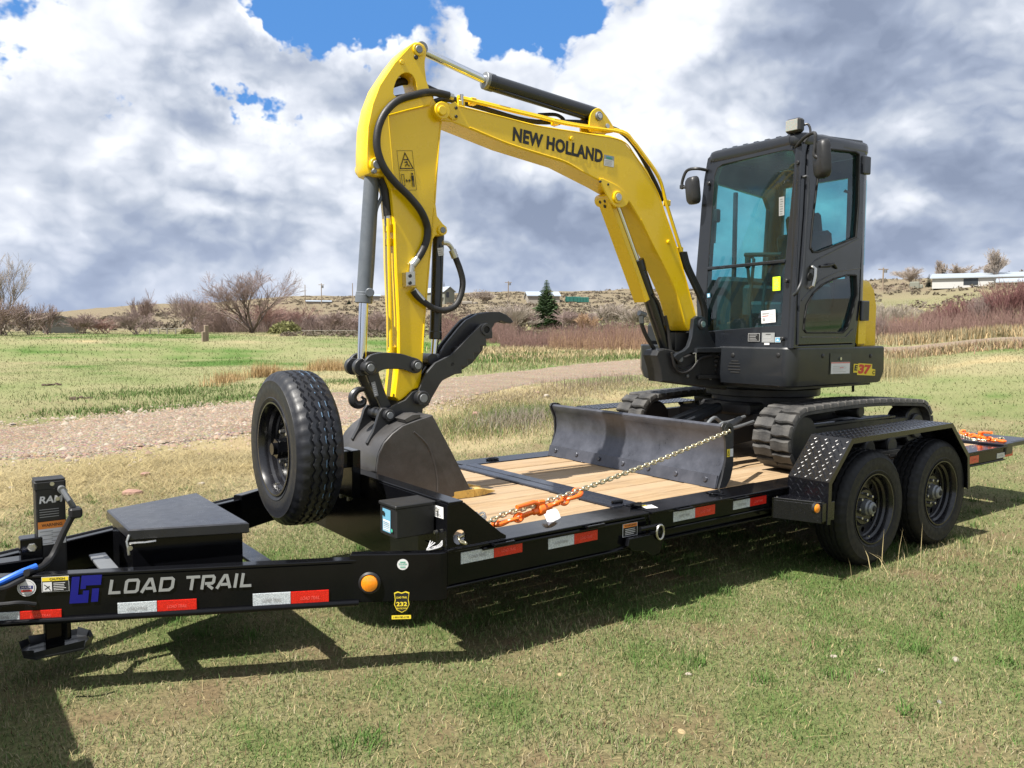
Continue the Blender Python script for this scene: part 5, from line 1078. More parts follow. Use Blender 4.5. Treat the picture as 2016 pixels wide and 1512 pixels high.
m = mb(); m.prism([(2.55, .855), (3.08, .985), (3.1, .95), (2.57, .80)], lambda a, b, w: (a, w, b), .96, 1.14, .006); m.obj('cylinder_cover', EXG, bl)
for y, z in ((.62, .9), (.70, .93)): mb().tube(spline([(2.55, y, z-.08), (2.7, y+.02, z), (2.85, y+.05, z-.05), (3.1, y+.06, z-.02)], 5), .013, 8).obj('blade_hose', GREYM, bl)
mb().tube([(2.22, .25, .93), (2.6, .42, .955)], .02, 10).obj('blade_brace', EXG, bl)
# ================================================================== tie-down chains and ratchet binders
def link_mesh(pitch, wire, wid):
    n = 20; pts = []; L_ = pitch+2*wire*.55
    for i in range(n):
        a = 2*math.pi*i/n; r = wid/2-wire; x = (L_/2-r)*(1 if math.cos(a) > 0 else -1)*min(1, abs(math.cos(a))*3)+r*math.cos(a); pts.append((x, r*math.sin(a), 0))
    return mb().tube(pts, wire, 7, True)
LM = {}
def chain(nm, pts, pitch, wire, wid, mat, label, group, twist0=0.):
    """real links, one object each, along a poly-line"""
    P = [Vector(p) for p in pts]; seg = [0]
    for a, b in zip(P, P[1:]): seg.append(seg[-1]+(b-a).length)
    root = tag(empty(nm, P[0]), label, 'chain', group); n = int(seg[-1]/pitch)
    for k in range(n):
        s = seg[-1]*(k+.5)/n; i = max(j for j in range(len(P)-1) if seg[j] <= s); t = (s-seg[i])/(seg[i+1]-seg[i]); p = P[i].lerp(P[i+1], t); d = (P[i+1]-P[i]).normalized()
        if (pitch, wire) not in LM: o = link_mesh(pitch, wire, wid).obj('link', mat, None, ang=60); LM[(pitch, wire)] = o.data
        else: o = bpy.data.objects.new('link', LM[(pitch, wire)]); C.objects.link(o)
        x, y = perp(d); a = (k % 2)*math.pi/2+.6+random.uniform(-.25, .25)+twist0; X = d; Y = x*math.cos(a)+y*math.sin(a); Z = X.cross(Y)
        o.parent = root; o.matrix_parent_inverse = Matrix.Translation(-root.location)
        o.matrix_basis = Matrix(((X.x, Y.x, Z.x, p.x), (X.y, Y.y, Z.y, p.y), (X.z, Y.z, Z.z, p.z), (0, 0, 0, 1)))
    return root
CA, CB = Vector((.10, .03, .612)), Vector((2.2, .185, .925))
chain('tie_down_chain', [(2.215, .24, .92), CB, CA.lerp(CB, .66)+Vector((0, 0, -.012)), CA.lerp(CB, .33)+Vector((0, 0, -.006)), CA.lerp(CB, .12)+Vector((0, 0.01, .015)), CA.lerp(CB, .03), (.068, .004, .606), (.06, -.018, .598), (.09, -.02, .585)], .031, .0052, .030, CHN, 'yellowish steel chain stretched from the dozer blade eye to the trailer headboard plate', 'tie-down chains')
def hook(m, p, d, u, s):
    """grab hook: eye, shank and open claw in the plane of d and u"""
    d = Vector(d).normalized(); u = Vector(u).normalized(); pts = [p-d*.0*s, p+d*.03*s, p+d*.06*s+u*.004*s, p+d*.085*s+u*.022*s, p+d*.08*s+u*.046*s, p+d*.055*s+u*.054*s, p+d*.035*s+u*.046*s]
    m.tube(spline(pts, 5), [(.012+.006*math.sin(math.pi*min(1, i/22)))*s for i in range(len(spline(pts, 5)))], 9)
def ring(m, p, d, u, ln, wid, r):
    d = Vector(d).normalized(); u = Vector(u).normalized(); m.tube([p+d*ln/2*math.cos(a)+u*wid/2*math.sin(a) for a in np.linspace(0, 2*math.pi, 19)[:-1]], r, 8, True)
def binder(nm, a, b, side, label, tagged):
    a = Vector(a); b = Vector(b); d = (b-a).normalized(); ln = (b-a).length; up_ = Vector((0, 0, 1)); sd_ = d.cross(up_).normalized()
    root = tag(empty(nm, a), label, 'chain binder', 'orange ratchet binders')
    m = mb(); m.cyl(a+d*ln*.38, a+d*ln*.62, .017, 16, ch=.004); m.cyl(a+d*ln*.44, a+d*ln*.52, .03, 18, ch=.006); m.obj('ratchet_barrel', ORG, root)
    m = mb(); m.cyl(a+d*ln*.33, a+d*ln*.4, .011, 12); m.cyl(a+d*ln*.6, a+d*ln*.67, .011, 12); m.obj('screw_shank', ORG, root)
    q = a+d*ln*.48; m = mb(); hd = (-d*.96+sd_*.1*side+up_*.12).normalized(); m.tube([q+up_*.03, q+up_*.045+hd*.05, q+up_*.04+hd*.17], [.012, .012, .011], 10); m.box(q+up_*.02, (.05, .03, .06), None, .008); m.obj('ratchet_handle', ORG, root)
    for t, dd in ((.3, -1), (.7, 1)):
        m = mb(); ring(m, a+d*ln*t, d, sd_*.8+up_*.6, .07, .042, .0085); m.obj('end_link', ORG, root)
        m = mb(); ring(m, a+d*(ln*t+dd*.05), d, up_*.9-sd_*.4, .055, .036, .008); m.obj('end_link', ORG, root)
        m = mb(); ring(m, a+d*(ln*t+dd*.095), sd_*.35+d, up_*.3+sd_*.8, .06, .04, .009); m.obj('end_link', ORG, root)
        m = mb(); hook(m, a+d*(ln*t+dd*.115), d*dd, (up_*.55-sd_*.8*side) if dd > 0 else -sd_*side, .8); m.obj('grab_hook', ORG, root)
    if tagged:
        q4 = [at(*v) for v in ((1066, 1006, 'z', .60), (1094, 1000, 'z', .605), (1104, 1018, 'z', .58), (1080, 1035, 'z', .572))]; m = mb(); G = [[(q4[0].lerp(q4[1], x)).lerp(q4[3].lerp(q4[2], x), y)+up_*(.010*math.sin(3.1*y)+.004*math.sin(5*x)) for x in np.linspace(0, 1, 5)] for y in np.linspace(0, 1, 6)]
        for i in range(5):
            for j in range(4): m.quad(G[i][j], G[i][j+1], G[i+1][j+1], G[i+1][j])
        m.obj('paper_tag', WHT, root, ang=60)
    return root
binder('chain_binder', CA.lerp(CB, .115)+Vector((0, .0, -.022)), CA.lerp(CB, .36)+Vector((0, -.012, -.028)), 1, 'orange ratchet binder with a white paper tag hooked on the front chain', True)
m = mb()
for k in range(5): ring(m, Vector((.20+.018*(k % 3), .03+.012*k, .665+.018*(k % 2))), (1, .3*k, .4), (0, 1, .5-.2*k), .046, .03, .0055)
tag(m.obj('chain_bunch', STEEL, None), 'bunched loose end of bright chain beside the front binder', 'chain')
binder('chain_binder', at(1968, 868, 'z', .60), at(1892, 853, 'z', .60), -1, 'orange ratchet binder lying on the rear deck behind the fender', False)
q = [at(1888, 856, 'z', .585), at(1915, 866, 'z', .582), at(1940, 868, 'z', .582), at(1975, 862, 'z', .585)]
chain('tie_down_chain', [tuple(p) for p in q], .033, .0056, .032, CHN, 'steel chain on the rear deck under the second orange binder', 'tie-down chains')
# ================================================================== terrain
PXC = np.array([-2400, -600, 0, 350, 620, 760, 1000, 1280, 1740, 2016, 2600, 4400.])
RC = np.array([0, 18, 30, 45, 60, 75, 100, 160, 250, 400, 800, 4000.])
def hor(px): return 649+(px-1008)*.00393
YT = {0: (0, 0, 0, .1, .5, 1.1, None), }
ROWS = {  # picture row of the ground at each distance from 30 m on (None: flat)
 0: (None, None, 667, 661, 654, 648, 642, 636, 630, 630), 350: (None, None, 668, 661, 654, 642, 622, 613, 611, 616), 620: (None, None, 669, 662, 654, 632, 599, 591, 594, 606), 760: (None, None, 672, 664, 652, 618, 596, 590, 592, 606),
 1000: (None, 697, 681, 663, 631, 604, 585, 581, 585, 600), 1280: (None, 696, 680, 660, 632, 600, 580, 577, 583, 600), 1740: (718, 689, 670, 648, 612, 577, 567, 570, 580, 600), 2016: (700, 672, 655, 632, 598, 563, 559, 563, 575, 600)}
def _hz(px):
    h = [0., 0.]
    for r, y in zip(RC[2:], ROWS[px]): h.append(0. if y is None else 1.557+r*(hor(px)-y)/FPX)
    return h
HT = np.array([[0]*9+[6, 10, 20], _hz(0), _hz(0), _hz(350), _hz(620), _hz(760), _hz(1000), _hz(1280), _hz(1740), _hz(2016), _hz(2016), [0]*9+[6, 10, 20]], float)
AZC = np.array([math.atan2((p-1008)/FPX, 1) if -1200 < p < 3200 else (-2.2 if p < 0 else 2.2) for p in PXC])
cx0, cy0 = CAM.x, CAM.y
def vnoise(x, y, seed=0):
    xi = np.floor(x).astype(np.int64); yi = np.floor(y).astype(np.int64); xf = x-xi; yf_ = y-yi; u = xf*xf*(3-2*xf); v = yf_*yf_*(3-2*yf_)
    def h(a, b):
        n = (a*374761393+b*668265263+seed*974711) & 0xffffffff; n = ((n ^ (n >> 13))*1274126177) & 0xffffffff; return ((n ^ (n >> 16)) & 0xffff)/65535.
    return (h(xi, yi)*(1-u)+h(xi+1, yi)*u)*(1-v)+(h(xi, yi+1)*(1-u)+h(xi+1, yi+1)*u)*v
def fbm(x, y, seed=0, o=4):
    s = 0; a = .5; t = 0
    for i in range(o): s = s+a*vnoise(x*2**i+17.3*i, y*2**i-9.1*i, seed+i); t += a; a *= .55
    return s/t
def height(x, y):
    x = np.asarray(x, float); y = np.asarray(y, float); dx, dy = x-cx0, y-cy0; r = np.hypot(dx, dy)
    az = np.arctan2(dx, dy)-YAW; az = (az+math.pi) % (2*math.pi)-math.pi
    i = np.clip(np.searchsorted(AZC, az)-1, 0, len(AZC)-2); t = np.clip((az-AZC[i])/(AZC[i+1]-AZC[i]), 0, 1); t = t*t*(3-2*t)
    lr = np.log(r+8); LR = np.log(RC+8); j = np.clip(np.searchsorted(LR, lr)-1, 0, len(RC)-2); q = np.clip((lr-LR[j])/(LR[j+1]-LR[j]), 0, 1)
    f = lambda i: HT[i, j]*(1-q)+HT[i, j+1]*q
    h = f(i)*(1-t)+f(i+1)*t
    bump_ = (fbm(x*.25, y*.25, 5, 3)-.5)*.10*np.clip((r-9)/12, 0, 1)+(fbm(x*.045, y*.045, 9, 4)-.5)*np.clip((r-90)/160, 0, 1)*np.clip(h, 0, 5)*.8
    micro = (fbm(x*2.2, y*2.2, 3, 3)-.5)*.03*np.clip((np.abs(y-1)-1.6)/1.5, 0, 1)
    return h+bump_+micro
def hgt(x, y): return float(height(np.array([x]), np.array([y]))[0])
def place(px, r):
    """ground point at distance r in the direction of picture column px"""
    a = YAW+math.atan2((px-1008)/FPX, 1); x, y = cx0+r*math.sin(a)/1, cy0+r*math.cos(a); return Vector((x, y, hgt(x, y)))
def row_of(p): v = p-CAM; return 756-FPX*(v.dot(up))/(v.dot(fw))
def dist(px, r):
    """distance at which the terrain in picture column px rises to picture row -r (r > 0 is already a distance)"""
    if r > 0: return r
    for q in np.geomspace(30, 420, 160):
        if row_of(place(px, q)) <= -r: return float(q)
    return 300.
def ground_px(px, py):
    """march a picture ray down to the terrain"""
    d = (fw*FPX+rt*(px-1008)-up*(py-756)).normalized(); t = 1.5
    while t < 3000:
        p = CAM+d*t
        if p.z < hgt(p.x, p.y): break
        t *= 1.004
    return CAM+d*t
# gravel road: both edges read off on the terrain
EU = [(-300, 880), (0, 843), (207, 822), (386, 801), (500, 793), (657, 772), (710, 769), (901, 742), (1065, 725), (1179, 714), (1291, 704)]
EL = [(-300, 935), (0, 908), (178, 903), (286, 886), (420, 868), (560, 850), (700, 838), (830, 806), (905, 787), (1088, 752), (1289, 737)]
RU = [ground_px(*q) for q in EU]+[place(1400, 42), place(1560, 46), place(1740, 50), place(1860, 51), place(2016, 51), place(2250, 52)]
RL = [ground_px(*q) for q in EL]+[place(1400, 27), place(1560, 31), place(1740, 40), place(1860, 41.5), place(2016, 43), place(2250, 45)]
RU = [Vector((p.x, p.y, 0)) for p in RU]; RL = [Vector((p.x, p.y, 0)) for p in RL]
RU = spline([RU[0]+(RU[0]-RU[1])*6]+RU, 8); RL = spline([RL[0]+(RL[0]-RL[1])*6]+RL, 8)
RUa = np.array([(p.x, p.y) for p in RU]); RLa = np.array([(p.x, p.y) for p in RL])
RP = np.concatenate([RUa[::3], RUa[-1:], RLa[-1:], RLa[::-1][::3], RLa[:1]])
def road_mask(x, y):
    """signed distance to the road's outline, negative on the road"""
    best = np.full(x.shape, 1e9); ins = np.zeros(x.shape, bool); n = len(RP)
    for k in range(n):
        a, b = RP[k], RP[(k+1) % n]; ab = b-a; t = np.clip(((x-a[0])*ab[0]+(y-a[1])*ab[1])/(ab@ab+1e-9), 0, 1)
        best = np.minimum(best, (x-a[0]-ab[0]*t)**2+(y-a[1]-ab[1]*t)**2)
        if abs(ab[1]) > 1e-12: ins ^= ((a[1] > y) != (b[1] > y)) & (x < ab[0]*(y-a[1])/ab[1]+a[0])
    d = np.sqrt(best); return np.where(ins, -d, d)
GREEN = np.array([.122, .166, .058]); LUSH = np.array([.066, .130, .028]); TAN = np.array([.275, .24, .148]); STRAW = np.array([.36, .295, .155]); SOIL = np.array([.135, .085, .055]); SAGE = np.array([.15, .125, .092]); DUST = np.array([.25, .2, .155])
def zone(x, y):
    """dryness 0 (green) .. 1 (straw) and bare soil share"""
    r = np.hypot(x-cx0, y-cy0); n1 = fbm(x*.55, y*.55, 11, 4); n2 = fbm(x*2.3, y*2.3, 21, 3); n3 = fbm(x*.12, y*.12, 31, 4)
    dry = .35+(n1-.5)*.5+(n2-.5)*.75
    sh = np.clip((y-2.3)/.8, 0, 1)*np.clip(1.6-(road_side(x, y)), 0, 1)      # strip between trailer and road
    far = np.clip((r-14)/10, 0, 1); dry = dry*(1-far)+far*(.33+(n3-.5)*1.7+(n1-.5)*.7)
    dry = dry+sh*(.42+(n1-.5)*.6)*np.clip((16-x)/6, .12, 1)
    hill = np.clip((r-85)/50, 0, 1); dry = dry*(1-hill)+hill*(.85+(n3-.5)*.6)
    soil = np.clip((n2*.6+fbm(x*5, y*5, 41, 2)*.5-.59)*5, 0, 1)*np.clip(1-far, .15, 1)
    return np.clip(dry, 0, 1), soil, hill
def road_side(x, y):
    """0 on the trailer's side of the road, growing beyond it"""
    mid = RLa[::4]; k = np.argmin((x[:, None]-mid[None, :, 0])**2+(y[:, None]-mid[None, :, 1])**2, 1); return np.clip((y-mid[k, 1])*.8, 0, 2)
def tint(x, y):
    dry, soil, hill = zone(x, y); d = dry[:, None]; s = soil[:, None]; h = hill[:, None]
    lush = np.clip((.25-dry)/.25, 0, 1)[:, None]
    c = GREEN*(1-lush)+LUSH*lush; c = c*(1-d)+TAN*d; k = np.clip((dry-.75)/.25, 0, 1)[:, None]; c = c*(1-.6*k)+STRAW*.6*k; c = c*(1-.6*s)+SOIL*.6*s
    return c*(1-h*.88)+SAGE*h*.88
def build_ground():
    az = np.concatenate([np.linspace(-math.pi, -.75, 40)[:-1], np.linspace(-.75, .75, 340), np.linspace(.75, math.pi, 40)[1:]])
    r = np.concatenate([[.0], np.geomspace(.6, 4200, 240)])
    A, R = np.meshgrid(az+YAW, r, indexing='ij'); X = cx0+R*np.sin(A); Y = cy0+R*np.cos(A); x, y = X.ravel(), Y.ravel()
    z = height(x, y)-.10*np.clip((-road_mask(x, y)-.25)/.5, 0, 1)
    V = np.stack([x, y, z], 1); na, nr = len(az), len(r); I = np.arange(na*nr).reshape(na, nr)
    F = np.stack([I[:-1, :-1].ravel(), I[1:, :-1].ravel(), I[1:, 1:].ravel(), I[:-1, 1:].ravel()], 1)[:, ::-1]
    c = tint(x, y); st_ = ((y > 2.4) & (x < 12.5+3*(fbm(x*.4, y*.4, 8, 3)-.5)*4) & (road_mask(x, y) < 3.4) & (np.hypot(x-cx0, y-cy0) < 26) & (road_side(x, y) < .9))[:, None]; c = np.where(st_, c*.35+(STRAW*.6+DUST*.4)*.65, c); nr_ = np.clip(1-(np.hypot(x-cx0, y-cy0)-9)/14, 0, 1)[:, None]*(1-.7*st_); c = c*(1-nr_*.36)+SOIL*.24*nr_  # near ground mixed with soil and darkened, shade between blades put into colour
    t = MT('field_ground'); at_ = t.N.new('ShaderNodeAttribute'); at_.attribute_name = 'tint'; v = t.mapv(coord='Object')
    n1 = t.noise(v, 3.1, 8, .72); n2 = t.noise(v, 42, 6, .7); n3 = t.noise(v, .35, 7, .7)
    c1 = t.mix(t.rng(n2, .3, .7, .0, 1), (.55, .55, .55), (1.5, 1.45, 1.35)); c2 = t.mix(1., at_.outputs['Color'], c1, 'MULTIPLY'); c3 = t.mix(t.rng(n1, .55, .8, 0, .45), c2, (.2, .16, .092)); c3 = t.mix(t.rng(n3, .6, .75, 0, .3), c3, (.07, .095, .03))
    t.set(Base_Color=c3, Roughness=.95, Specular_IOR_Level=.1); t.bump(t.math('ADD', n2, t.math('MULTIPLY', n1, 1.5)), .5, .03)
    return tag(fast_mesh('ground', V, F, t.m, None, c, True), kind='structure')
build_ground()
def build_road():
    n = len(RU); V = []; W_ = 12
    for k in range(n):
        jl, jr = (random.random()-.5)*.5, (random.random()-.5)*.5
        for j in range(W_+1):
            t = j/W_; p = RU[k].lerp(RL[k], t+(jl*.1*(1-t)+jr*.1*t)); V.append((p.x, p.y))
    V = np.array(V); z = height(V[:, 0], V[:, 1])+.03+.03*np.tile(np.sin(np.linspace(0, math.pi, W_+1)), n); z[0::W_+1] -= .06; z[W_::W_+1] -= .06
    V3 = np.column_stack([V, z]); I = np.arange(n*(W_+1)).reshape(n, W_+1)
    F = np.stack([I[:-1, :-1].ravel(), I[1:, :-1].ravel(), I[1:, 1:].ravel(), I[:-1, 1:].ravel()], 1)
    t = MT('pink_gravel'); v = t.mapv(); vo = t.N.new('ShaderNodeTexVoronoi'); t.lk(v, vo.inputs['Vector']); vo.inputs['Scale'].default_value = 26; vo2 = t.N.new('ShaderNodeTexVoronoi'); t.lk(v, vo2.inputs['Vector']); vo2.inputs['Scale'].default_value = 70
    n1 = t.noise(v, .8, 8, .7); n2 = t.noise(v, 12, 6, .7)
    c = t.ramp(n1, [(.3, (.235, .172, .118)), (.5, (.31, .24, .172)), (.7, (.34, .28, .205))]); c = t.mix(.35, c, vo.outputs['Color'], 'SOFT_LIGHT')
    c = t.mix(t.rng(vo.outputs['Distance'], .25, .6, 0, .5), c, (.13, .1, .08)); c = t.mix(t.rng(n2, .55, .75, 0, .4), c, (.31, .26, .21))
    t.set(Base_Color=c, Roughness=.95, Specular_IOR_Level=.15); t.bump(t.math('ADD', t.math('MULTIPLY', vo.outputs['Distance'], -1.), t.math('MULTIPLY', vo2.outputs['Distance'], -.5)), .9, .03)
    return tag(fast_mesh('gravel_road', V3, F, t.m, None, None, True), kind='structure')
build_road()
# ------------------------------------------------ grass blades (real geometry, joined; nobody could count them)
def leafy(name, rough=.8, trans=.14):
    t = MT(name); a = t.N.new('ShaderNodeAttribute'); a.attribute_name = 'tint'; t.set(Base_Color=a.outputs['Color'], Roughness=rough, Specular_IOR_Level=.15)
    tr = t.N.new('ShaderNodeBsdfTranslucent'); t.lk(a.outputs['Color'], tr.inputs[0]); m = t.N.new('ShaderNodeMixShader'); m.inputs[0].default_value = trans; t.lk(t.b.outputs[0], m.inputs[1]); t.lk(tr.outputs[0], m.inputs[2]); t.lk(m.outputs[0], t.out.inputs[0]); return t.m
GRS = leafy('grass_blades')
def blades(name, x, y, ln, wd, lean, cols, simple=False, zoff=0.):
    n = len(x); az = rng.uniform(0, 2*math.pi, n); le = lean if hasattr(lean, '__len__') else np.full(n, lean); z = height(x, y)-.004+zoff
    d = np.stack([np.cos(az), np.sin(az)], 1); sa = az+rng.normal(math.pi/2, .5, n); sd_ = np.stack([np.cos(sa), np.sin(sa)], 1)*wd[:, None]/2
    h1 = ln*.55; a1 = np.where(le > 1.2, le*.985, le*.6); a2 = np.where(le > 1.2, le*1.0, le*1.25)
    p1 = np.stack([x+d[:, 0]*np.sin(a1)*h1, y+d[:, 1]*np.sin(a1)*h1, z+np.cos(a1)*h1], 1)
    p2 = p1+np.stack([d[:, 0]*np.sin(a2)*ln*.45, d[:, 1]*np.sin(a2)*ln*.45, np.maximum(np.cos(a2), -.15)*ln*.45], 1)
    b0 = np.stack([x-sd_[:, 0], y-sd_[:, 1], z], 1); b1 = np.stack([x+sd_[:, 0], y+sd_[:, 1], z], 1); m0 = p1.copy(); m1 = p1.copy(); m0[:, :2] -= sd_*.75; m1[:, :2] += sd_*.75
    if simple: return tag(fast_mesh(name, np.stack([b0, b1, p2], 1).reshape(-1, 3), np.arange(n*3).reshape(-1, 3), GRS, None, np.repeat(cols, 3, 0)), kind='stuff')
    V = np.stack([b0, b1, m1, m0, p2], 1).reshape(-1, 3); k = np.arange(n)*5
    F = np.concatenate([np.stack([k, k+1, k+2], 1), np.stack([k, k+2, k+3], 1), np.stack([k+3, k+2, k+4], 1)])
    return tag(fast_mesh(name, V, F, GRS, None, np.repeat(cols, 5, 0)), kind='stuff')
def cam_scatter(n, r0, r1, pxa=-400, pxb=2420, power=1.):
    """points spread evenly over the ground in a wedge of the scene"""
    a0, a1 = math.atan2((pxa-1008)/FPX, 1), math.atan2((pxb-1008)/FPX, 1); a = YAW+rng.uniform(a0, a1, n); u = rng.random(n); r = np.sqrt(r0*r0+(r1*r1-r0*r0)*u**power); return cx0+r*np.sin(a), cy0+r*np.cos(a), r
def gcol(x, y, jit=.25):
    dry, soil, hill = zone(x, y); n = len(x); pick = rng.random(n) < np.clip(dry*.8+.04, 0, 1)
    c = np.where(pick[:, None], TAN*rng.uniform(.65, 1.25, (n, 1)), GREEN*rng.uniform(.6, 1.3, (n, 1))); lush = (dry < .2) & (rng.random(n) < .45); c[lush] = LUSH*rng.uniform(.8, 1.3, (lush.sum(), 1))
    st = pick & (rng.random(n) < .3); c[st] = STRAW*rng.uniform(.8, 1.15, (st.sum(), 1)); br = pick & (rng.random(n) < .12); c[br] = np.array([.135, .08, .05])*rng.uniform(.7, 1.2, (br.sum(), 1))
    return c, dry, soil
def lawn(name, n, r0, r1, l0, l1, w0, w1, power=1., lean_=1.08, soft=False):
    x, y, r = cam_scatter(n, r0, r1, power=power); rd = road_mask(x, y); keep = rd+rng.normal(0, .18, n) > .05; keep &= ~((y > 2.4) & (rd < 3.2) & (r < 16) & (rng.random(n) < .8)); x, y, r = x[keep], y[keep], r[keep]
    c, dry, soil = gcol(x, y); keep = rng.random(len(x)) > soil*.75; x, y, c, dry = x[keep], y[keep], c[keep], dry[keep]; n = len(x)
    k = fbm(x*1.1, y*1.1, 77, 3); sc = .55+.9*np.clip(k, 0, 1)
    ln = rng.uniform(l0, l1, n)*sc; wd = rng.uniform(w0, w1, n); lean = np.clip(rng.normal(lean_, .4, n), .05, 1.6)
    if soft: c = tint(x, y)*rng.uniform(.8, 1.2, (n, 1))*.75+c*.25
    return blades(name, x, y, ln, wd, lean, c, r0 > 5)
lawn('lawn_grass', 340000, 2.2, 6.5, .016, .046, .0024, .0044)
lawn('lawn_grass', 210000, 6.5, 15, .022, .055, .006, .011)
lawn('field_grass', 120000, 15, 42, .04, .10, .014, .024, 1., 1.1, True)
lawn('field_grass', 85000, 42, 110, .06, .16, .035, .06, 1., .9, True)
# ------------------------------------------------ straw litter, tufts and weeds near the trailer and the road
def patch(name, n, cx, cy, sx, sy, l0, l1, w0, w1, cols, lean=.6, jit=.35, offroad=False):
    x = rng.normal(cx, sx, n); y = rng.normal(cy, sy, n)
    if offroad: k = road_mask(x, y) > .1; x, y = x[k], y[k]; n = len(x)
    c = np.array(cols)[rng.integers(0, len(cols), n)]*rng.uniform(1-jit, 1+jit*.6, (n, 1))
    return blades(name, x, y, rng.uniform(l0, l1, n), rng.uniform(w0, w1, n), np.clip(rng.normal(lean, .4 if lean < 1.2 else .13, n), .05, 1.62), c, lean > 1.2)
ST = [STRAW, STRAW*1.05, TAN, TAN*.8]; OCH = [(.50, .30, .12), (.56, .37, .17), (.42, .24, .10)]; GRN = [GREEN*1.2, LUSH*1.2, (.12, .17, .045)]
def along(name, n, A, Bp, sd_, l0, l1, w0, w1, cols, lean):
    """blades scattered along a ground line"""
    t = rng.random(n); x = A.x+(Bp.x-A.x)*t+rng.normal(0, sd_, n); y = A.y+(Bp.y-A.y)*t+rng.normal(0, sd_, n); k = road_mask(x, y) > -.25; x, y = x[k], y[k]; n = len(x)
    c = np.array(cols)[rng.integers(0, len(cols), n)]*rng.uniform(.65, 1.2, (n, 1))
    return blades(name, x, y, rng.uniform(l0, l1, n), rng.uniform(w0, w1, n), np.clip(rng.normal(lean, .4 if lean < 1.2 else .13, n), .05, 1.62), c, lean > 1.2)
g = ground_px
along('straw_litter', 22000, g(20, 960), g(430, 905), .6, .06, .22, .003, .006, [STRAW*1.25, STRAW*1.1, STRAW, TAN], 1.4)
for px, py, k in ((230, 925, .5), (330, 905, .55), (120, 950, .4), (300, 965, .4), (400, 930, .4), (60, 985, .35), (480, 920, .35)): p = g(px, py); patch('straw_litter', 2600, p.x, p.y, k, k*.7, .08, .26, .003, .006, [STRAW*1.35, STRAW*1.2, STRAW], 1.38, .4)
along('straw_litter', 14000, g(60, 1020), g(440, 960), .4, .05, .16, .003, .006, ST+GRN[:1], 1.35)
along('straw_litter', 12000, g(380, 915), g(560, 900), .3, .05, .18, .003, .006, ST, 1.35)
along('dry_grass', 26000, g(900, 860), g(1060, 800), .55, .04, .15, .004, .008, ST+GRN, .8)
along('dry_grass', 15000, g(930, 800), g(1250, 755), .8, .03, .13, .005, .010, ST+[(.22, .165, .135)], .9)
along('dry_grass', 4000, g(905, 735), g(1290, 697), 1.0, .08, .32, .01, .02, ST+GRN, .8)
along('weed_stems', 1500, g(980, 850), g(1060, 820), .35, .15, .4, .004, .006, [(.26, .22, .18), (.2, .165, .135)], .9)
for px, r, n, w_, h_ in ((440, 24.5, 260, .3, .45), (462, 25.5, 220, .25, .4), (512, 27, 420, .28, .6), (538, 27.2, 380, .25, .55), (566, 28, 120, .3, .35), (625, 31, 300, .35, .5), (648, 31.5, 480, .4, .6), (672, 31, 350, .4, .5), (425, 23, 120, .3, .3), (590, 30, 100, .5, .3)):
    p = place(px, r); patch('straw_tuft', n, p.x, p.y, w_*.8, w_*.6, h_*.35, h_, .008, .016, [(.45, .31, .15), (.48, .355, .195), (.37, .25, .13)], .35)
for px, r, w_ in ((380, 22, 1.6), (300, 21, 1.4), (700, 24, 1.2), (460, 19, 1.2), (250, 17, 1.0)): p = place(px, r); patch('green_tuft', 1600, p.x, p.y, w_*.9, w_*.5, .05, .13, .010, .018, [LUSH*1.1, GREEN, GREEN], .8)
for px, r, n in ((990, 46, 1800), (1030, 49, 1800), (1160, 45, 700), (950, 50, 1800), (1110, 41, 600), (1240, 43, 900), (1010, 40, 500), (1060, 38, 600)): p = place(px, r); patch('dry_grass', n, p.x, p.y, 1.8, 1.1, .10, .45, .02, .04, [(.42, .31, .18), (.45, .36, .22), STRAW, TAN], .85, offroad=True)
for px, r, n in ((950, 40, 1500), (1000, 37, 1500), (1100, 44, 1500), (1200, 40, 1200), (1270, 39, 1000)): p = place(px, r); patch('green_tuft', n, p.x, p.y, 2., .8, .08, .25, .02, .04, [LUSH*1.2, GREEN, GREEN*1.2], .7, offroad=True)
along('dry_grass', 5000, place(1740, 38), place(2030, 40), 1.0, .15, .45, .02, .04, [TAN, (.37, .27, .15), (.26, .165, .11)], .6)
along('dry_grass', 5000, place(1740, 54), place(2030, 54), 1.2, .3, .8, .03, .06, [(.41, .3, .165), TAN], .4)
along('dry_grass', 700, Vector((3.6, -.35, 0)), Vector((4.6, -.3, 0)), .18, .03, .08, .003, .005, [TAN, GREEN, STRAW], .6)
along('dry_grass', 1500, g(1720, 745), g(1760, 735), .6, .3, .8, .006, .012, [TAN, STRAW], .3)
along('grass_stalk', 12, Vector((2.95, -.36, 0)), Vector((3.35, -.42, 0)), .05, .12, .34, .004, .006, [STRAW], .5)
# loose straws and small leafy clumps scattered over the mown grass
x, y, r = cam_scatter(9000, 2.2, 9); k = road_mask(x, y) > .3; x, y = x[k], y[k]; nn = len(x)
blades('loose_straw', x, y, rng.uniform(.05, .15, nn), rng.uniform(.002, .0035, nn), rng.uniform(1.35, 1.65, nn), STRAW*rng.uniform(.7, 1.25, (nn, 1)))
x, y, r = cam_scatter(170, 2.3, 9)
x = np.repeat(x, 60)+rng.normal(0, .035, 170*60); y = np.repeat(y, 60)+rng.normal(0, .035, 170*60); k = road_mask(x, y) > .3; x, y = x[k], y[k]; nn = len(x)
blades('leafy_clump', x, y, rng.uniform(.03, .08, nn), rng.uniform(.003, .006, nn), np.clip(rng.normal(.8, .35, nn), .1, 1.5), np.where(rng.random((nn, 1)) < .75, LUSH, GREEN)*rng.uniform(.75, 1.35, (nn, 1)))
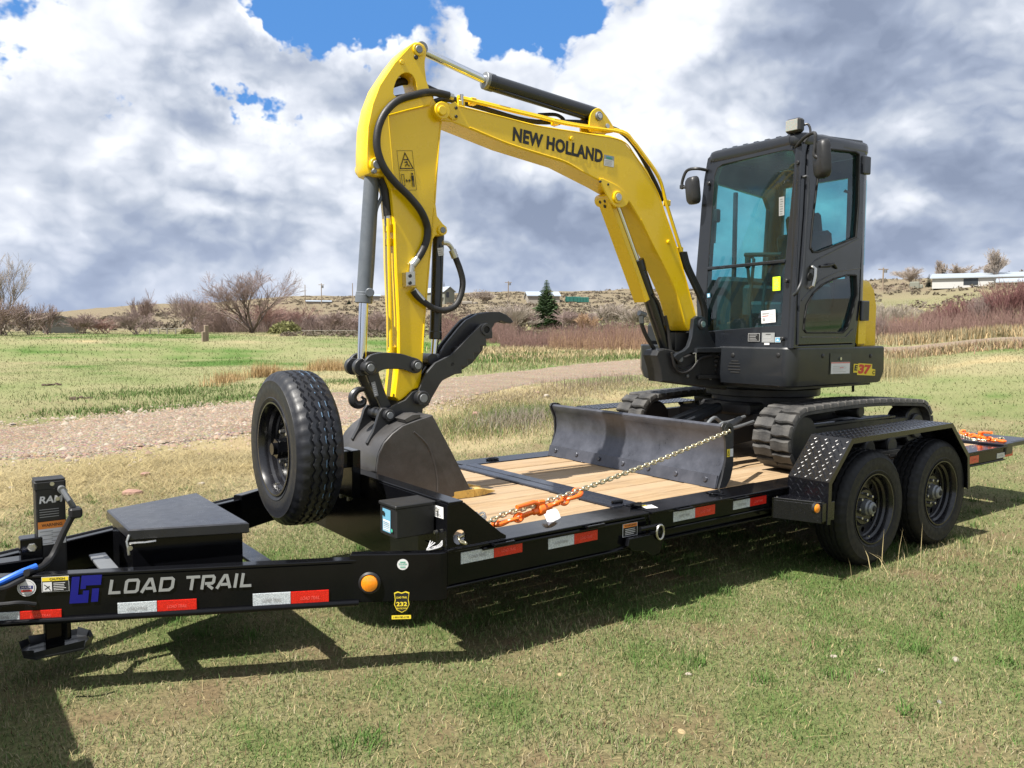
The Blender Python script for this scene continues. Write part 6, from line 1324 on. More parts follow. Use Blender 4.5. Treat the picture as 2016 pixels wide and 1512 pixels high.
# ------------------------------------------------ stones
STN = [paint('pale_stone', (0.312, 0.272, 0.219), .85, var=.25, nsc=20, bump=(40, .5, .01)), paint('pink_stone', (0.279, 0.166, 0.126), .85, var=.25, nsc=20, bump=(40, .5, .01)), paint('grey_stone', (0.199, 0.186, 0.173), .85, var=.25, nsc=20, bump=(40, .5, .01)), paint('yellow_stone', (0.332, 0.252, 0.133), .85, var=.2, nsc=20, bump=(40, .5, .01))]
def stone_mb(p, s, seed):
    r_ = random.Random(seed); bm = bmesh.new(); bmesh.ops.create_icosphere(bm, subdivisions=2, radius=1)
    ph = [Vector((r_.uniform(-1, 1), r_.uniform(-1, 1), r_.uniform(-1, 1))).normalized() for _ in range(7)]
    for v in bm.verts:
        d = 1+sum(-.22*max(0, v.co.normalized().dot(q)-.55) for q in ph)*2; v.co = v.co*d
    a = r_.uniform(0, 6); k = (s*r_.uniform(.8, 1.3), s*r_.uniform(.6, .95), s*r_.uniform(.4, .62)); m = mb(); bm.verts.ensure_lookup_table()
    vs = []
    for v in bm.verts: x, y, z = v.co.x*k[0], v.co.y*k[1], v.co.z*k[2]; vs.append((x*math.cos(a)-y*math.sin(a), x*math.sin(a)+y*math.cos(a), z))
    fs = [[v.index for v in f.verts] for f in bm.faces]; bm.free(); m.add(vs, fs); return m, k[2]
def stone(px, py, wpx, mi, label, grp):
    p = ground_px(px, py); d = (p-CAM).length; s = wpx/2*d/FPX; m, h = stone_mb(p, s, px*7+py); o = m.obj('stone', STN[mi], None, ang=28); o.location = p+Vector((0, 0, h*.45)); tag(o, label, 'stone', grp)
GN = 'stones lying in the lawn in front of the trailer'; GS = 'stones on the verge between trailer and road'
for a in ((1103, 1329, 17, 3, 'small tan stone in the lawn, leftmost of the row below the trailer shadow'), (1356, 1329, 14, 0, 'small flat tan stone in the lawn, second of the row from the left'), (1641, 1294, 15, 0, 'white pebble in the lawn right below the front wheel'), (1735, 1323, 13, 0, 'round whitish pebble between two others in the right lawn'), (1881, 1301, 18, 0, 'long white pebble farthest right in the front lawn'), (1341, 1444, 18, 3, 'ochre stone nearest the bottom edge of the lawn'), (1850, 1385, 14, 2, 'grey stone in the greener grass at the lower right')): stone(*a, GN)
for a in ((285, 938, 24, 1, 'pale pinkish stone in the straw left of the spare wheel'), (262, 976, 30, 1, 'flat pinkish stone in the straw just behind the toolbox'), (396, 954, 18, 0, 'round tan stone in straw near the spare wheel'), (22, 962, 12, 0, 'small pale stone at the left edge in the straw'), (936, 820, 26, 1, 'reddish pink rock in weeds behind the thumb'), (948, 832, 22, 0, 'whitish rock right below the reddish rock'), (915, 833, 16, 0, 'pale stone left of the whitish rock'), (1048, 838, 12, 3, 'yellowish stone in the grass left of the blade'), (1075, 783, 18, 0, 'flat pale stone on the far verge above the blade'), (395, 801, 13, 0, 'pale stone on the far road edge by the lawn'), (372, 803, 10, 0, 'little pale stone just left of the one on the far road edge'), (207, 820, 9, 0, 'tiny white stone on the far road edge at left'), (24, 837, 12, 2, 'grey stone at the far road edge nearest the left border'), (160, 830, 14, 3, 'yellow tan flat stone on the far road edge'), (1012, 836, 10, 0, 'small white stone among weeds left of the blade')): stone(*a, GS)
# loose gravel on the road: joined, far too many to count
def gravel(n, r0, r1, s0, s1, nm):
    x, y, r = cam_scatter(n, r0, r1); rd = road_mask(x, y); k = rd < rng.normal(.0, .5, n); x, y, r = x[k], y[k], r[k]; n = len(x); z = height(x, y)+.03+.028*np.clip(-rd[k]/1.2, 0, 1)
    s = rng.uniform(s0, s1, n)*(1+r/22); base = np.array([(-1, -.6, 0), (.2, -.9, 0), (1, -.1, 0), (.5, .8, 0), (-.7, .7, 0), (.1, 0, .75)]); a = rng.uniform(0, 6.28, n); ca, sa = np.cos(a), np.sin(a)
    bx = base[None, :, 0]*ca[:, None]-base[None, :, 1]*sa[:, None]; by = base[None, :, 0]*sa[:, None]+base[None, :, 1]*ca[:, None]
    V = np.stack([x[:, None]+bx*s[:, None], y[:, None]+by*s[:, None]*.8, z[:, None]+base[None, :, 2]*s[:, None]-.004+0*bx], 2).reshape(-1, 3); k6 = np.arange(n)*6
    F = np.concatenate([np.stack([k6+i, k6+(i+1) % 5, k6+5], 1) for i in range(5)]); pal = np.array([(.26, .205, .155), (.29, .24, .19), (.24, .17, .125), (.18, .15, .12), (.3, .26, .21), (.28, .2, .145)])
    c = pal[rng.integers(0, 6, n)]*rng.uniform(.75, 1.15, (n, 1)); t = bpy.data.materials.get('gravel_stone')
    if t is None: q = MT('gravel_stone'); at_ = q.N.new('ShaderNodeAttribute'); at_.attribute_name = 'tint'; q.set(Base_Color=at_.outputs['Color'], Roughness=.9, Specular_IOR_Level=.2); t = q.m
    return tag(fast_mesh(nm, V, F, t, None, np.repeat(c, 6, 0)), kind='stuff')
gravel(75000, 6, 18, .005, .016, 'road_gravel'); gravel(30000, 16, 45, .006, .014, 'road_gravel')
gravel(2500, 6, 20, .016, .04, 'road_stones')
along('straw_litter', 16000, g(880, 800), g(1290, 748), .6, .05, .2, .005, .009, [STRAW, TAN, TAN*.8, (.2, .15, .12)], 1.38)
along('green_tuft', 6000, g(1000, 825), g(1065, 808), .3, .05, .14, .005, .009, [LUSH*1.2, GREEN*1.2], .7)
along('weed_stems', 900, g(1080, 765), g(1290, 745), .5, .15, .4, .006, .01, [(.2, .15, .12), (.24, .18, .14)], .6)
# dung and soil clods in the left field
CLOD = paint('dark_clod', (.06, .036, .022), .95, var=.4, nsc=30, bump=(30, .8, .02))
for px, py, w, lab in ((105, 758, 30, 'dark brown clods in the left field, the upper left heap'), (158, 786, 34, 'dark brown clods in the left field, the heap nearer the road')):
    p = ground_px(px, py); s = w*(p-CAM).length/FPX; t = tag(empty('soil_clods', p), lab, 'clods', 'dark clods in the left field')
    for i in range(7): m, h = stone_mb(p, s*random.uniform(.1, .22), i*31+px); o = m.obj('clod', CLOD, None, ang=28); o.parent = t; o.location = (random.gauss(0, s*.28), random.gauss(0, s*.35), h*.3)
# ------------------------------------------------ woody plants
BARK = [paint('grey_brown_bark', (.15, .12, .1), .9, var=.2), paint('pale_bark', (.35, .295, .25), .9, var=.2), paint('red_willow_bark', (.27, .165, .14), .85, var=.35), paint('dark_bark', (.165, .125, .105), .9, var=.25), paint('orange_willow_bark', (.37, .24, .15), .85, var=.3), paint('mauve_twigs', (.27, .2, .18), .9, var=.25), paint('purple_willow_bark', (.2, .09, .085), .85, var=.3)]
def twig_mesh(name, mat, gen, segs):
    """segments (p0, p1, r0, r1) to one mesh of 3-sided tapered sticks"""
    S = np.array([[*a, *b, c, d] for a, b, c, d in segs]); p0, p1, r_0, r_1 = S[:, :3], S[:, 3:6], S[:, 6:7], S[:, 7:8]; d = p1-p0; d /= np.linalg.norm(d, axis=1)[:, None]+1e-9
    a = np.where(np.abs(d[:, 2:3]) < .9, [[0, 0, 1.]], [[1., 0, 0]]); x = np.cross(d, a); x /= np.linalg.norm(x, axis=1)[:, None]; y = np.cross(d, x); V = []
    for k in range(3): o = x*math.cos(k*2.094)+y*math.sin(k*2.094); V += [p0+o*r_0, p1+o*r_1]
    V = np.stack(V, 1).reshape(-1, 3); k = np.arange(len(S))*6; F = np.concatenate([np.stack([k+2*i, k+(2*i+2) % 6, k+(2*i+3) % 6, k+2*i+1], 1) for i in range(3)])
    me_o = fast_mesh(name, V, F, mat, None, None, True); return me_o
def grow_tree(R, h, lean=0., spread=.55, stems=1, levels=5, r0=.12, upb=.25, kids=(3, 4), taper=.62, lenk=.68, twig=.012, bend=.12):
    segs = []
    def go(p, d, ln, r, lv):
        n = 3 if lv < levels-1 else 2; q = p
        for i in range(n):
            d2 = (d+Vector((R.gauss(0, bend), R.gauss(0, bend), R.gauss(0, bend)+upb*.12))).normalized(); e = q+d2*ln/n; ra = r*(1-.28*i/n); rb = r*(1-.28*(i+1)/n); segs.append((q, e, max(ra, twig*.5), max(rb, twig*.35))); q = e; d = d2
            if lv < levels-1 and i >= (0 if lv else 1):
                for _ in range(R.randint(*kids)-1 if i < n-1 else R.randint(*kids)):
                    a = R.uniform(0, 6.28); x, y = perp(d); s = R.uniform(.6, 1.25)*spread; nd_ = (d*math.cos(s)+(x*math.cos(a)+y*math.sin(a))*math.sin(s)+Vector((0, 0, upb*.35))).normalized(); go(q, nd_, ln*lenk*R.uniform(.7, 1.15), max(rb*taper, twig*.45), lv+1)
    for s in range(stems):
        a = R.uniform(0, 6.28); t = R.uniform(.1, 1.)*lean; go(Vector((R.gauss(0, .05)*stems*.25, R.gauss(0, .05)*stems*.25, -.05)), Vector((math.cos(a)*math.sin(t), math.sin(a)*math.sin(t), math.cos(t))), h*R.uniform(.30, .42), r0*R.uniform(.6, 1), 0)
    return segs
def fit(segs, h, w):
    zs = max(b[2] for a, b, *_ in segs); xs = sorted(abs(b[0]) for a, b, *_ in segs); ws = xs[int(len(xs)*.97)]*2
    kz, kx = h/zs, w/ws; f = lambda p: Vector((p[0]*kx, p[1]*kx, p[2]*kz)); return [(f(a), f(b), c, d) for a, b, c, d in segs]
def tree(nm, px, r, hpx, wpx, mat, label, cat, seed, grp=None, **k):
    r = dist(px, r); p = place(px, r); R = random.Random(seed); h, w = hpx*r/FPX, wpx*r/FPX; tw = k.pop('twpx', .45)*r/FPX; segs = fit(grow_tree(R, h, twig=tw, **k), h, w)
    o = empty(nm, p); tag(o, label, cat, grp); big = [s for s in segs if s[2] > tw*1.6]; sm_ = [s for s in segs if s[2] <= tw*1.6]
    if big and k.get('stems', 1) < 20: q = twig_mesh('limbs', BARK[mat], None, big); q.parent = o
    else: sm_ = segs
    q = twig_mesh('twigs', BARK[mat if mat != 3 else 5], None, sm_); q.parent = o; return o
GT = 'leafless trees and bushes behind the left field'
tree('bare_tree', 497, 92, 128, 205, 3, 'big spreading leafless tree with dark trunk beyond the left field', 'tree', 5, GT, stems=6, lean=.72, spread=.42, levels=6, kids=(1, 3), r0=.17, upb=.15, twpx=.35, bend=.09, lenk=.74)
tree('bare_tree', 2, 85, 138, 75, 1, 'pale tall leafless tree cut by the left picture edge', 'tree', 8, GT, stems=3, lean=.3, spread=.45, levels=5, kids=(2, 3), r0=.14, twpx=.35)
BU = dict(stems=13, lean=.7, spread=.38, levels=4, kids=(2, 3), r0=.045, upb=.2, bend=.1, lenk=.75)
for i, (px, r, h, w, m_, lab) in enumerate((
    (8, 80, 70, 90, 3, 'dark tangled bush at the left picture edge'), (58, 84, 58, 60, 5, 'mauve twiggy bush left of the grey shed'), (95, 88, 55, 40, 5, 'thin upright bush touching the left side of the grey shed'),
    (160, 88, 38, 50, 5, 'low greyish bush right of the grey shed'), (205, 90, 30, 70, 2, 'low rust red willow bush beyond the left field'), (268, 84, 52, 75, 5, 'twiggy grey bush in front of the round bush crown'), (288, 104, 78, 42, 5, 'round dense bush crown standing behind the grey bush'),
    (378, 88, 78, 88, 5, 'large mauve bush left of the big spreading tree'), (415, 100, 60, 60, 2, 'reddish bush behind the left limbs of the spreading tree'), (520, 98, 62, 110, 2, 'rust brown thicket behind the spreading tree trunk'), (450, 96, 50, 90, 5, 'mauve undergrowth left of the spreading tree trunk'), (575, 100, 52, 80, 2, 'reddish bush right of the spreading tree'),
    (655, 92, 48, 58, 5, 'dark twiggy bush left of the chrome bucket rod'), (622, 97, 36, 50, 5, 'low mauve bush left of the dark twiggy bush'), (742, 92, 46, 60, 5, 'twiggy bush seen between bucket rod and yellow arm'), (705, 98, 32, 50, 5, 'low bush right behind the chrome bucket rod'))): tree('bare_bush', px, r, h, w, m_, lab, 'bush', 40+i, GT, **BU)
GH = 'bushes on the hillside in the middle distance'
for i, (px, r, h, w, m_, lab) in enumerate(((1000, -660, 70, 95, 1, 'pale leafless bush left of the spruce'), (1025, -655, 60, 60, 5, 'mauve bush touching the spruce on its left'), (1130, -650, 44, 80, 5, 'low mauve bush just right of the spruce'), (1196, -648, 50, 95, 1, 'rounded pale grey bush right of the spruce'), (1255, -648, 50, 70, 1, 'pale bush half behind the yellow rod guard'), (950, -598, 28, 48, 1, 'small tan leafless tree beside the grey barn'), (1150, -655, 40, 50, 4, 'orange tinted bush between spruce and yellow boom'))): tree('bare_bush', px, r, h, w, m_, lab, 'bush', 80+i, GH, twpx=.62, **dict(BU, stems=18))
GR = 'willow bushes along the far road at right'
for i, (px, r, h, w, m_, lab) in enumerate(((1760, -656, 60, 90, 1, 'pale grey willow bush right behind the cab'), (1725, 60, 50, 60, 5, 'mauve bush touching the back of the engine hood'), (1786, -660, 36, 55, 4, 'orange brown low willow clump by the far road'), (1838, -658, 50, 60, 2, 'small reddish willow left of the big purple ones'), (1890, -656, 62, 80, 6, 'purple red willow bush, second from the right edge'), (1978, -652, 92, 105, 6, 'tallest purple red willow bush at the right edge'), (1935, -654, 70, 60, 3, 'dark willow bush between the two purple ones'), (2030, -650, 88, 60, 6, 'purple red willow cut off by the right edge'))): tree('willow_bush', px, r, h, w, m_, lab, 'bush', 120+i, GR, stems=34, lean=.55, spread=.3, levels=3, kids=(3, 4), r0=.03, upb=.5)
GF = 'trees round the white farm building'
for i, (px, r, h, w, m_, lab) in enumerate(((1795, -568, 40, 48, 1, 'tan leafless tree left of the white farm building'), (1952, -560, 62, 34, 1, 'tall tan poplar behind the white farm building'), (1845, -563, 46, 16, 1, 'slim tan poplar at the left end of the white farm building'), (1880, -558, 34, 40, 1, 'low tan trees behind the white roof'), (1938, -560, 36, 18, 1, 'short slim poplar left of the tall tan poplar'))): tree('bare_tree', px, r, h, w, m_, lab, 'tree', 160+i, GF, stems=5, lean=.3, spread=.4, levels=5, kids=(2, 3), r0=.12, upb=.45, twpx=.35)
# willow thicket: one mass of thin red stems
def thicket(nm, n, x, y, h0, h1, mat, wpx=.5):
    z = height(x, y); r = np.hypot(x-cx0, y-cy0); h = rng.uniform(h0, h1, n)*(.6+.8*fbm(x*.35, y*.35, 91, 3)); segs = []
    t = rng.normal(0, .16, (n, 2)); w = wpx*r/FPX*.6
    p0 = np.stack([x, y, z-.05], 1); p1 = np.stack([x+t[:, 0]*h*.5, y+t[:, 1]*h*.5, z+h*.55], 1); p2 = np.stack([x+t[:, 0]*h*1.1, y+t[:, 1]*h*1.1, z+h], 1)
    S = [(*[a], *[b], c, d) for a, b, c, d in ()]
    seg = [(p0[i], p1[i], w[i]*1.1, w[i]*.8) for i in range(n)]+[(p1[i], p2[i], w[i]*.8, w[i]*.25) for i in range(n)]
    for i in range(0, n, 1):
        for _ in range(1): q = p0[i]+(p1[i]-p0[i])*rng.uniform(.5, 1); e = q+np.array([rng.normal(0, .2), rng.normal(0, .2), rng.uniform(.3, .6)])*h[i]*.6; seg.append((q, e, w[i]*.6, w[i]*.2))
    return tag(twig_mesh(nm, BARK[mat], None, seg), kind='stuff')
def band(n, pa, pb, ra, rb):
    px = rng.uniform(pa, pb, n); r = rng.uniform(ra, rb, n); a = YAW+np.arctan((px-1008)/FPX); return cx0+r*np.sin(a), cy0+r*np.cos(a)
thicket('willow_thicket', 3600, *band(3600, 985, 1330, 50, 58), .7, 1.7, 2); thicket('willow_thicket', 1500, *band(1500, 1080, 1330, 49, 54), .6, 1.5, 4)
thicket('willow_thicket', 2300, *band(2300, 850, 1010, 62, 74), 1.0, 2.2, 2); thicket('willow_thicket', 2500, *band(2500, 1720, 2040, 58, 64), .6, 1.8, 2); thicket('willow_thicket', 2500, *band(2500, 380, 780, 94, 104), .8, 2.2, 5)
# sagebrush on the hillside: leaf-sized faces in low domes, joined
def sage(nm, n, pa, pb, ra, rb, s0, s1):
    x, y = band(n, pa, pb, ra, rb); z = height(x, y); r = np.hypot(x-cx0, y-cy0); s = rng.uniform(s0, s1, n); K = 20; N_ = n*K
    u = rng.normal(0, 1, (n, K, 3)); u /= np.linalg.norm(u, axis=2)[:, :, None]; u[:, :, 2] = np.abs(u[:, :, 2])*.75; u *= rng.uniform(.6, 1.05, (n, K, 1)); c = np.stack([x, y, z], 1)[:, None, :]+u*s[:, None, None]; c = c.reshape(-1, 3)
    f = rng.normal(0, 1, (N_, 3)); f /= np.linalg.norm(f, axis=1)[:, None]; g_ = rng.normal(0, 1, (N_, 3)); sz = np.repeat(s, K)[:, None]*.37; V = np.stack([c+f*sz, c-f*sz*.6+g_*sz*.5, c-f*sz*.5-g_*sz*.4], 1).reshape(-1, 3); F = np.arange(N_*3).reshape(-1, 3)
    pal = np.array([(.145, .12, .088), (.13, .11, .08), (.165, .14, .108), (.165, .128, .102), (.12, .104, .075)]); col = np.repeat(pal[rng.integers(0, 5, n)], K, 0)*rng.uniform(.75, 1.2, (N_, 1)); return tag(fast_mesh(nm, V, F, GRS, None, np.repeat(col, 3, 0)), kind='stuff')
sage('sagebrush', 1700, 560, 1340, 72, 130, .22, .5); sage('sagebrush', 3000, 500, 1400, 130, 420, .3, .7); sage('sagebrush', 700, 1400, 2100, 90, 260, .35, .8); sage('sagebrush', 600, -50, 520, 110, 300, .5, 1.1)
for px, r, w, lab in ((563, 88, 60, 'pale green brush clump at the foot of the spreading tree'), (370, 84, 26, 'small pale green brush clump left of the wooden post'), (548, 89, 40, 'pale green clump left of its larger twin by the tree')):
    p = place(px, r); s = w*r/FPX/2; n = 1600; u = rng.normal(0, 1, (n, 3)); u /= np.linalg.norm(u, axis=1)[:, None]; u[:, 2] = np.abs(u[:, 2])*.8; c = np.array(p)+u*s*rng.uniform(.4, 1, (n, 1)); f = rng.normal(0, .07, (n, 3))*s; h_ = rng.normal(0, .07, (n, 3))*s; V = np.stack([c+f, c-f*.5+h_, c-f*.5-h_], 1).reshape(-1, 3)
    tag(fast_mesh('brush_clump', V, np.arange(n*3).reshape(-1, 3), GRS, None, np.repeat(np.array([(.2, .2, .085)])*rng.uniform(.6, 1.3, (n, 1)), 3, 0)), lab, 'bush', 'pale green brush clumps')
# spruces: whorled boughs with drooping needle sprays
NEED = [paint('spruce_needles', (.05, .095, .03), .8, var=.35, nsc=1.5), paint('dark_needles', (.02, .035, .02), .85, var=.3)]
def spruce(px, r, hpx, wpx, label, seed, mat=0, dens=1.):
    r = dist(px, r); p = place(px, r); h, w = hpx*r/FPX, wpx*r/FPX/2; R = random.Random(seed); t = tag(empty('spruce_tree', p), label, 'tree')
    q = mb().cyl((0, 0, -.1), (0, 0, h*.97), h*.022, 8, h*.004).obj('trunk', BARK[0], None); q.parent = t
    V = []; F = []; nl = int(34*dens)
    for k in range(nl):
        f = k/nl; z = h*(.05+.93*f); rad = w*(1-f)**.85*R.uniform(.85, 1.1)+w*.03; nb = max(6, int((16-8*f)*min(1, dens+.2)))
        for b in range(nb):
            a = 6.283*b/nb+R.uniform(-.25, .25)+k*.7; ln = rad*R.uniform(.75, 1.15); d = Vector((math.cos(a), math.sin(a), 0)); s = Vector((-d.y, d.x, 0)); ns = 9
            for j in range(ns):
                u = (j+.6)/ns; c = Vector((0, 0, z+ln*(.12-.35*u+.28*u*u)))+d*ln*u; wd = ln*.42*(1-u*.7)+.04*w
                for sd_ in (-1, 1):
                    tip = c+s*sd_*wd*R.uniform(.7, 1.2)+d*ln*.14+Vector((0, 0, -wd*R.uniform(.1, .5))); o = len(V); V += [c-d*ln*.04+Vector((0, 0, .02*w)), c+d*ln*.09, tip, c+Vector((0, 0, -wd*.35))]; F += [(o, o+1, o+2, o+2), (o, o+2, o+3, o+3)]
    F3 = np.array([f[:3] for f in F]); q = fast_mesh('needle_boughs', np.array(V), F3, NEED[mat], None); q.parent = t
spruce(1075, -648, 99, 64, 'green young spruce standing behind the red willow thicket', 3)
spruce(1823, -566, 24, 12, 'small dark spruce left of the white farm building', 4, 1, .6); spruce(1853, -562, 34, 14, 'dark spruce at the left gable of the white farm building', 5, 1, .6); spruce(874, -598, 44, 16, 'dark spruce top behind the grey barn', 6, 1, .6); spruce(688, 230, 10, 10, 'tiny dark conifer on the left hilltop', 7, 1, .5)
# ================================================================== buildings, poles, fences far behind
WSID = paint('white_siding', (.44, .44, .43), .7, var=.06); BSID = paint('grey_green_siding', (.18, .185, .15), .75, var=.08); RFW_ = paint('pale_metal_roof', (.42, .47, .52), .35, metal=.3, var=.06); RFG = paint('dark_roof', (.11, .115, .11), .7, var=.15)
TSID = paint('tan_siding', (.27, .245, .21), .8, var=.08); GRNB = paint('green_container', (.015, .11, .09), .5, var=.15); WDK = paint('weathered_wood', (.23, .18, .13), .85, var=.3, nsc=15); WIN = paint('dark_window', (.03, .035, .04), .15, var=.1); GSID = paint('grey_siding', (.19, .185, .18), .8, var=.08)
def frame_px(px, r):
    p = place(px, r); v = Vector((p.x-CAM.x, p.y-CAM.y, 0)).normalized(); return p, Vector((v.y, -v.x, 0)), v        # base, right, away
def house(nm, px, r, wpx, hpx, rpx, depth, wall, roofm, label, cat, turn=0., gable=False, wins=(), door=None):
    r = dist(px, r); p, X, Y = frame_px(px, r); c, s = math.cos(turn), math.sin(turn); X, Y = X*c+Y*s, Y*c-X*s; k = r/FPX; w, h, rh = wpx*k, hpx*k, rpx*k
    t = tag(empty(nm, p), label, cat); P = lambda x, y, z: p+X*x+Y*y+BZ*(z-.3)
    m = mb(); lo = [P(-w/2, 0, 0), P(w/2, 0, 0), P(w/2, depth, 0), P(-w/2, depth, 0)]; hi = [q+BZ*(h+.3) for q in lo]; m.rings([lo, hi])
    H = h+.3
    if gable: m.add([P(-w/2, 0, H), P(w/2, 0, H), P(0, 0, H+rh)], [(0, 1, 2)]); m.add([P(-w/2, depth, H), P(w/2, depth, H), P(0, depth, H+rh)], [(0, 1, 2)])
    else: m.add([P(-w/2, 0, H), P(-w/2, depth, H), P(-w/2, depth/2, H+rh)], [(0, 1, 2)]); m.add([P(w/2, 0, H), P(w/2, depth, H), P(w/2, depth/2, H+rh)], [(0, 1, 2)])
    m.obj('wall', wall, t, ang=20); m = mb(); e = .3; th = .15
    if gable: sec = [(-w/2-e, H-e*rh/w*2), (0, H+rh+.02), (w/2+e, H-e*rh/w*2)]; m.rings([[P(x, y, z) for x, z in sec]+[P(x, y, z+th) for x, z in sec[::-1]] for y in (-e, depth+e)])
    else: sec = [(-e, H-e*rh/depth*2), (depth/2, H+rh+.02), (depth+e, H-e*rh/depth*2)]; m.rings([[P(x, y, z) for y, z in sec]+[P(x, y, z+th) for y, z in sec[::-1]] for x in (-w/2-e, w/2+e)])
    rf = m.obj('roof', roofm, t, ang=20)
    for x, z, ww, hh in wins: m = mb(); a = [P(w*(x-.5)-ww/2, -.03, h*z+.3-hh/2), P(w*(x-.5)+ww/2, -.03, h*z+.3-hh/2), P(w*(x-.5)+ww/2, -.03, h*z+.3+hh/2), P(w*(x-.5)-ww/2, -.03, h*z+.3+hh/2)]; m.rings([a, [q+Y*.1 for q in a]]); m.obj('window', WIN, t, ang=0)
    return t, P, k
house('farm_building', 1945, -562, 178, 14, 9, 9, WSID, RFW_, 'long white farm building with pale blue metal roof on the right hill', 'building', 0, False, [(.3, .5, .9, .9), (.36, .5, .9, .9)])
t, P, k = house('farm_porch', 1912, -564, 22, 11, 3, 3, TSID, RFG, 'small tan porch building in front of the long white farm building', 'building', 0, False, [(.6, .5, .9, .8)])
house('open_shed', 2000, -563, 60, 6, 6, 5, WDK, RFW_, 'open dark shed with pale roof at the right picture edge', 'shed')
house('barn', 885, -598, 22, 24, 8, 12, BSID, RFW_, 'grey green gabled barn behind the thumb cylinder hose', 'barn', .5, True, [(.3, .7, .7, 1.2)])
house('lean_to', 868, -600, 10, 14, 6, 5, TSID, RFG, 'low lean-to shed on the left of the gabled barn', 'shed')
house('farmhouse', 1070, -598, 62, 15, 9, 9, TSID, RFW_, 'low tan house with white metal roof behind the spruce', 'house', .1, False, [(.75, .5, .9, .8)])
mb_ = house('shed', 122, 95, 56, 20, 7, 7, GSID, RFG, 'grey shed with dark low gable roof beyond the left field', 'shed', 0, True)
house('shed', 432, 105, 80, 14, 10, 8, WDK, RFG, 'low brown shed half hidden by the spreading tree', 'shed', .2, False)
house('trailer_home', 628, 240, 46, 4, 2, 5, TSID, RFW_, 'pale flat building on the left hilltop below the power poles', 'building'); house('trailer_home', 737, 235, 22, 9, 3, 5, TSID, RFW_, 'pale building on the hilltop left of the yellow arm', 'building')
for px, w, lab in ((1127, 30, 'green steel container right of the tan house, the left one'), (1146, 24, 'green steel container, the right one of the pair')):
    r = dist(px, -596); p, X, Y = frame_px(px, r); k = r/FPX; t = tag(empty('steel_container', p), lab, 'container', 'green containers on the hillside'); M = _M(p+BZ*(5*k), X, Y); m = mb(); m.box((0, 0, 0), (w*k, 2., 10*k), M, .05); m.obj('body', GRNB, t)
    for i in range(5): mb().box((w*k*(i/4-.5)*.94, -1.04, 0), (.12, .08, 9.4*k), M, .02).obj('rib', GRNB, t)
def pole(px, r, hpx, label, arm_=True):
    r = dist(px, r); p = place(px, r); h = hpx*r/FPX; t = tag(empty('utility_pole', p), label, 'utility pole', 'power poles on the hills'); X = Vector((rt.x, rt.y, 0)).normalized()
    mb().cyl(p-BZ*.5, p+BZ*h, max(.14, .55*r/FPX), 8, max(.1, .4*r/FPX)).obj('post', WDK, t)
    if arm_: mb().box((0, 0, 0), (1.6, .14, .14), _M(p+BZ*h*.93, X, Y_ := Vector((-X.y, X.x, 0))), .02).obj('cross_arm', WDK, t); mb().cyl(p+X*.35+BZ*h*.78, p+X*.35+BZ*h*.9, .25, 10).obj('transformer', GREYM, t)
pole(602, -606, 40, 'thin power pole on the left hill, the left of two', False); pole(634, -602, 42, 'power pole with cross arm and transformer on the left hill'); pole(1000, -592, 36, 'power pole between the barn and the spruce'); pole(1733, -572, 40, 'power pole just right of the cab'); pole(695, 230, 40, 'very thin far pole left of the bucket cylinder', False); pole(1088, 160, 22, 'short flue pole beside the tan house', False)
# wooden post, fences
p = place(407, 58); m = mb(); m.box((0, 0, .52), (.26, .22, 1.1), None, .03); o = m.obj('wooden_post', WDK, None); o.location = p; tag(o, 'weathered square wooden post standing alone in the left field', 'post')
o = mb().box((.0, 0, .3), (.2, .2, .72), None, .03).obj('post_stub', WDK, None); o.location = place(401, 57.6); tag(o, 'shorter dark post stub leaning on the left of the wooden post', 'post')
def fence(nm, pa, pb, r, hpx, n, mat, label, rails=1):
    A, Bq = place(pa, r), place(pb, r); h = hpx*r/FPX; t = tag(empty(nm, A), label, 'fence'); pt = []
    for i in range(n): x = A.lerp(Bq, i/(n-1)); q = Vector((x.x, x.y, hgt(x.x, x.y))); pt.append(q); mb().cyl(q-BZ*.2, q+BZ*h, .07, 6).obj('post', mat, t)
    for j in range(rails): mb().tube([q+BZ*h*(.92-.4*j) for q in pt], .032, 5).obj('rail', mat, t)
fence('rail_fence', 296, 380, 86, 10, 6, TSID, 'white rail fence between bushes beyond the left field', 2); fence('rail_fence', 580, 700, 88, 6, 7, TSID, 'pale low rail right of the spreading tree'); fence('wire_fence', 1715, 1790, 135, 7, 6, WDK, 'dark wire fence along the right hilltop', 2); fence('board_fence', 1930, 2040, 118, 8, 10, WDK, 'weathered board fence in front of the open shed', 3)
# parked flatbed and junk by the farm
p, X, Y = frame_px(1855, dist(1855, -565)); M = _M(p+BZ*.6, X, Y); t = tag(empty('flat_trailer', p), 'white flat trailer parked left of the white farm building', 'trailer'); mb().box((0, 0, .3), (3.2, 1.8, .25), M, .03).obj('bed', WSID, t)
for x in (-.8, .8): mb().cyl(M @ Vector((x, -.9, -.2)), M @ Vector((x, -.7, -.2)), .4, 14).obj('wheel', VOID, t)
p, X, Y = frame_px(1795, dist(1795, -569)); M = _M(p+BZ*.5, X, Y); tag(mb().box((0, 0, 0), (1.4, 1.2, 1.1), M, .1).box((.9, 0, -.2), (.6, 1., .6), M, .1).obj('junk_crate', BSID, None), 'dark greenish box under the leafless tree on the right hill', 'box')
p, X, Y = frame_px(920, dist(920, -600)); M = _M(p+BZ*.4, X, Y); tag(mb().box((0, 0, 0), (2.2, 1.2, .7), M, .1).box((1.8, .2, -.1), (1.0, 1., .5), M, .1).obj('woodpile', TSID, None), 'pale stacked material right of the gabled barn', 'pile')
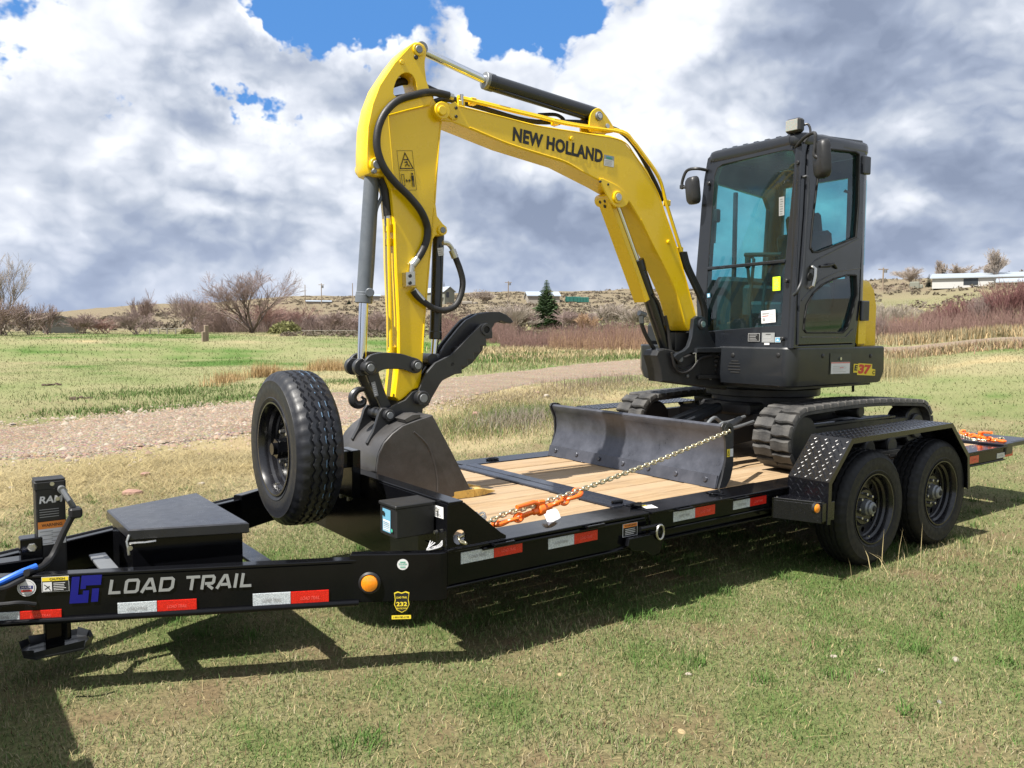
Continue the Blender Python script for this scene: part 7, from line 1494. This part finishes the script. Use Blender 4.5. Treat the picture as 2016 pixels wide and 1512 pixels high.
# ------------------------------------------------ pickup the trailer is hitched to (ahead, outside the frame; its shadow and reflection fall into it)
TPB = paint('truck_paint', (.03, .032, .036), .2, coat=.6, var=.05)
def truck():
    t = tag(empty('pickup_truck', (-4.5, YC, 0)), 'dark pickup truck hitched to the front of the trailer', 'pickup'); y0, y1 = .02, 2.02
    bd = [(-2.62, .62), (-2.62, 1.06), (-4.55, 1.10), (-4.62, 1.86), (-4.95, 1.93), (-6.5, 1.9), (-7.1, 1.22), (-8.3, 1.12), (-8.42, .75), (-8.35, .5)]
    wells = lambda cx: [(cx+.48*math.cos(a), .42+.48*math.sin(a)) for a in np.linspace(0.15, math.pi-.15, 12)]
    pl = [(-2.62, .55)]+bd[1:3]+[(-4.55, 1.12), (-7.2, 1.15)]+bd[7:]+wells(-7.35)[::-1]+wells(-3.75)[::-1]
    m = mb(); m.prism([(a, b) for a, b in pl], lambda a, b, w: (a, w, b), y0, y1, .03); m.obj('body', TPB, t)
    m = mb(); c = [(-4.6, 1.13), (-4.7, 1.84), (-4.95, 1.93), (-6.3, 1.9), (-7.15, 1.16)]; m.prism(c, lambda a, b, w: (a, w, b), y0+.12, y1-.12, .04); m.obj('cab', TPB, t)
    for y in (y0+.115, y1-.115): m = mb(); m.prism([(-4.85, 1.22), (-4.92, 1.76), (-6.2, 1.76), (-6.8, 1.22)], lambda a, b, w: (a, w, b), y-.01, y+.01, .004); m.obj('side_window', WIN, t)
    m = mb(); m.box((-2.6, YC, .86), (.03, 1.7, .42), None, .01); m.obj('tailgate', TPB, t); m = mb(); m.box((-2.5, YC, .58), (.16, 1.9, .17), None, .03); m.box((-2.35, YC, .48), (.5, .08, .08), None, .01); m.obj('bumper', CHROME, t)
    for y in (y0-.012, y1+.012): mb().box((-2.61, y+(.05 if y < 1 else -.05), .92), (.05, .12, .36), None, .01).obj('tail_light', RFR, t)
    for cx in (-3.75, -7.35):
        for y, s in ((y0+.02, 1), (y1-.02, -1)): w = copy_tree(WHEEL0); w.parent = t; w.matrix_parent_inverse = Matrix.Translation(-t.location); w.location = (cx, y, .39); w.rotation_euler = (0, 0, 0 if s > 0 else math.pi)
    k = 1.27
    for o in t.children:
        if o.type == 'MESH':
            o.matrix_basis = Matrix.Translation((.25, 0, 0)) @ Matrix.Diagonal((1, 1, k, 1)); o.data.transform(o.matrix_basis); o.matrix_basis = Matrix.Identity(4)
        else: o.location = (o.location.x+.25, o.location.y, .42); o.scale = (1.08, 1, 1.08)
truck()
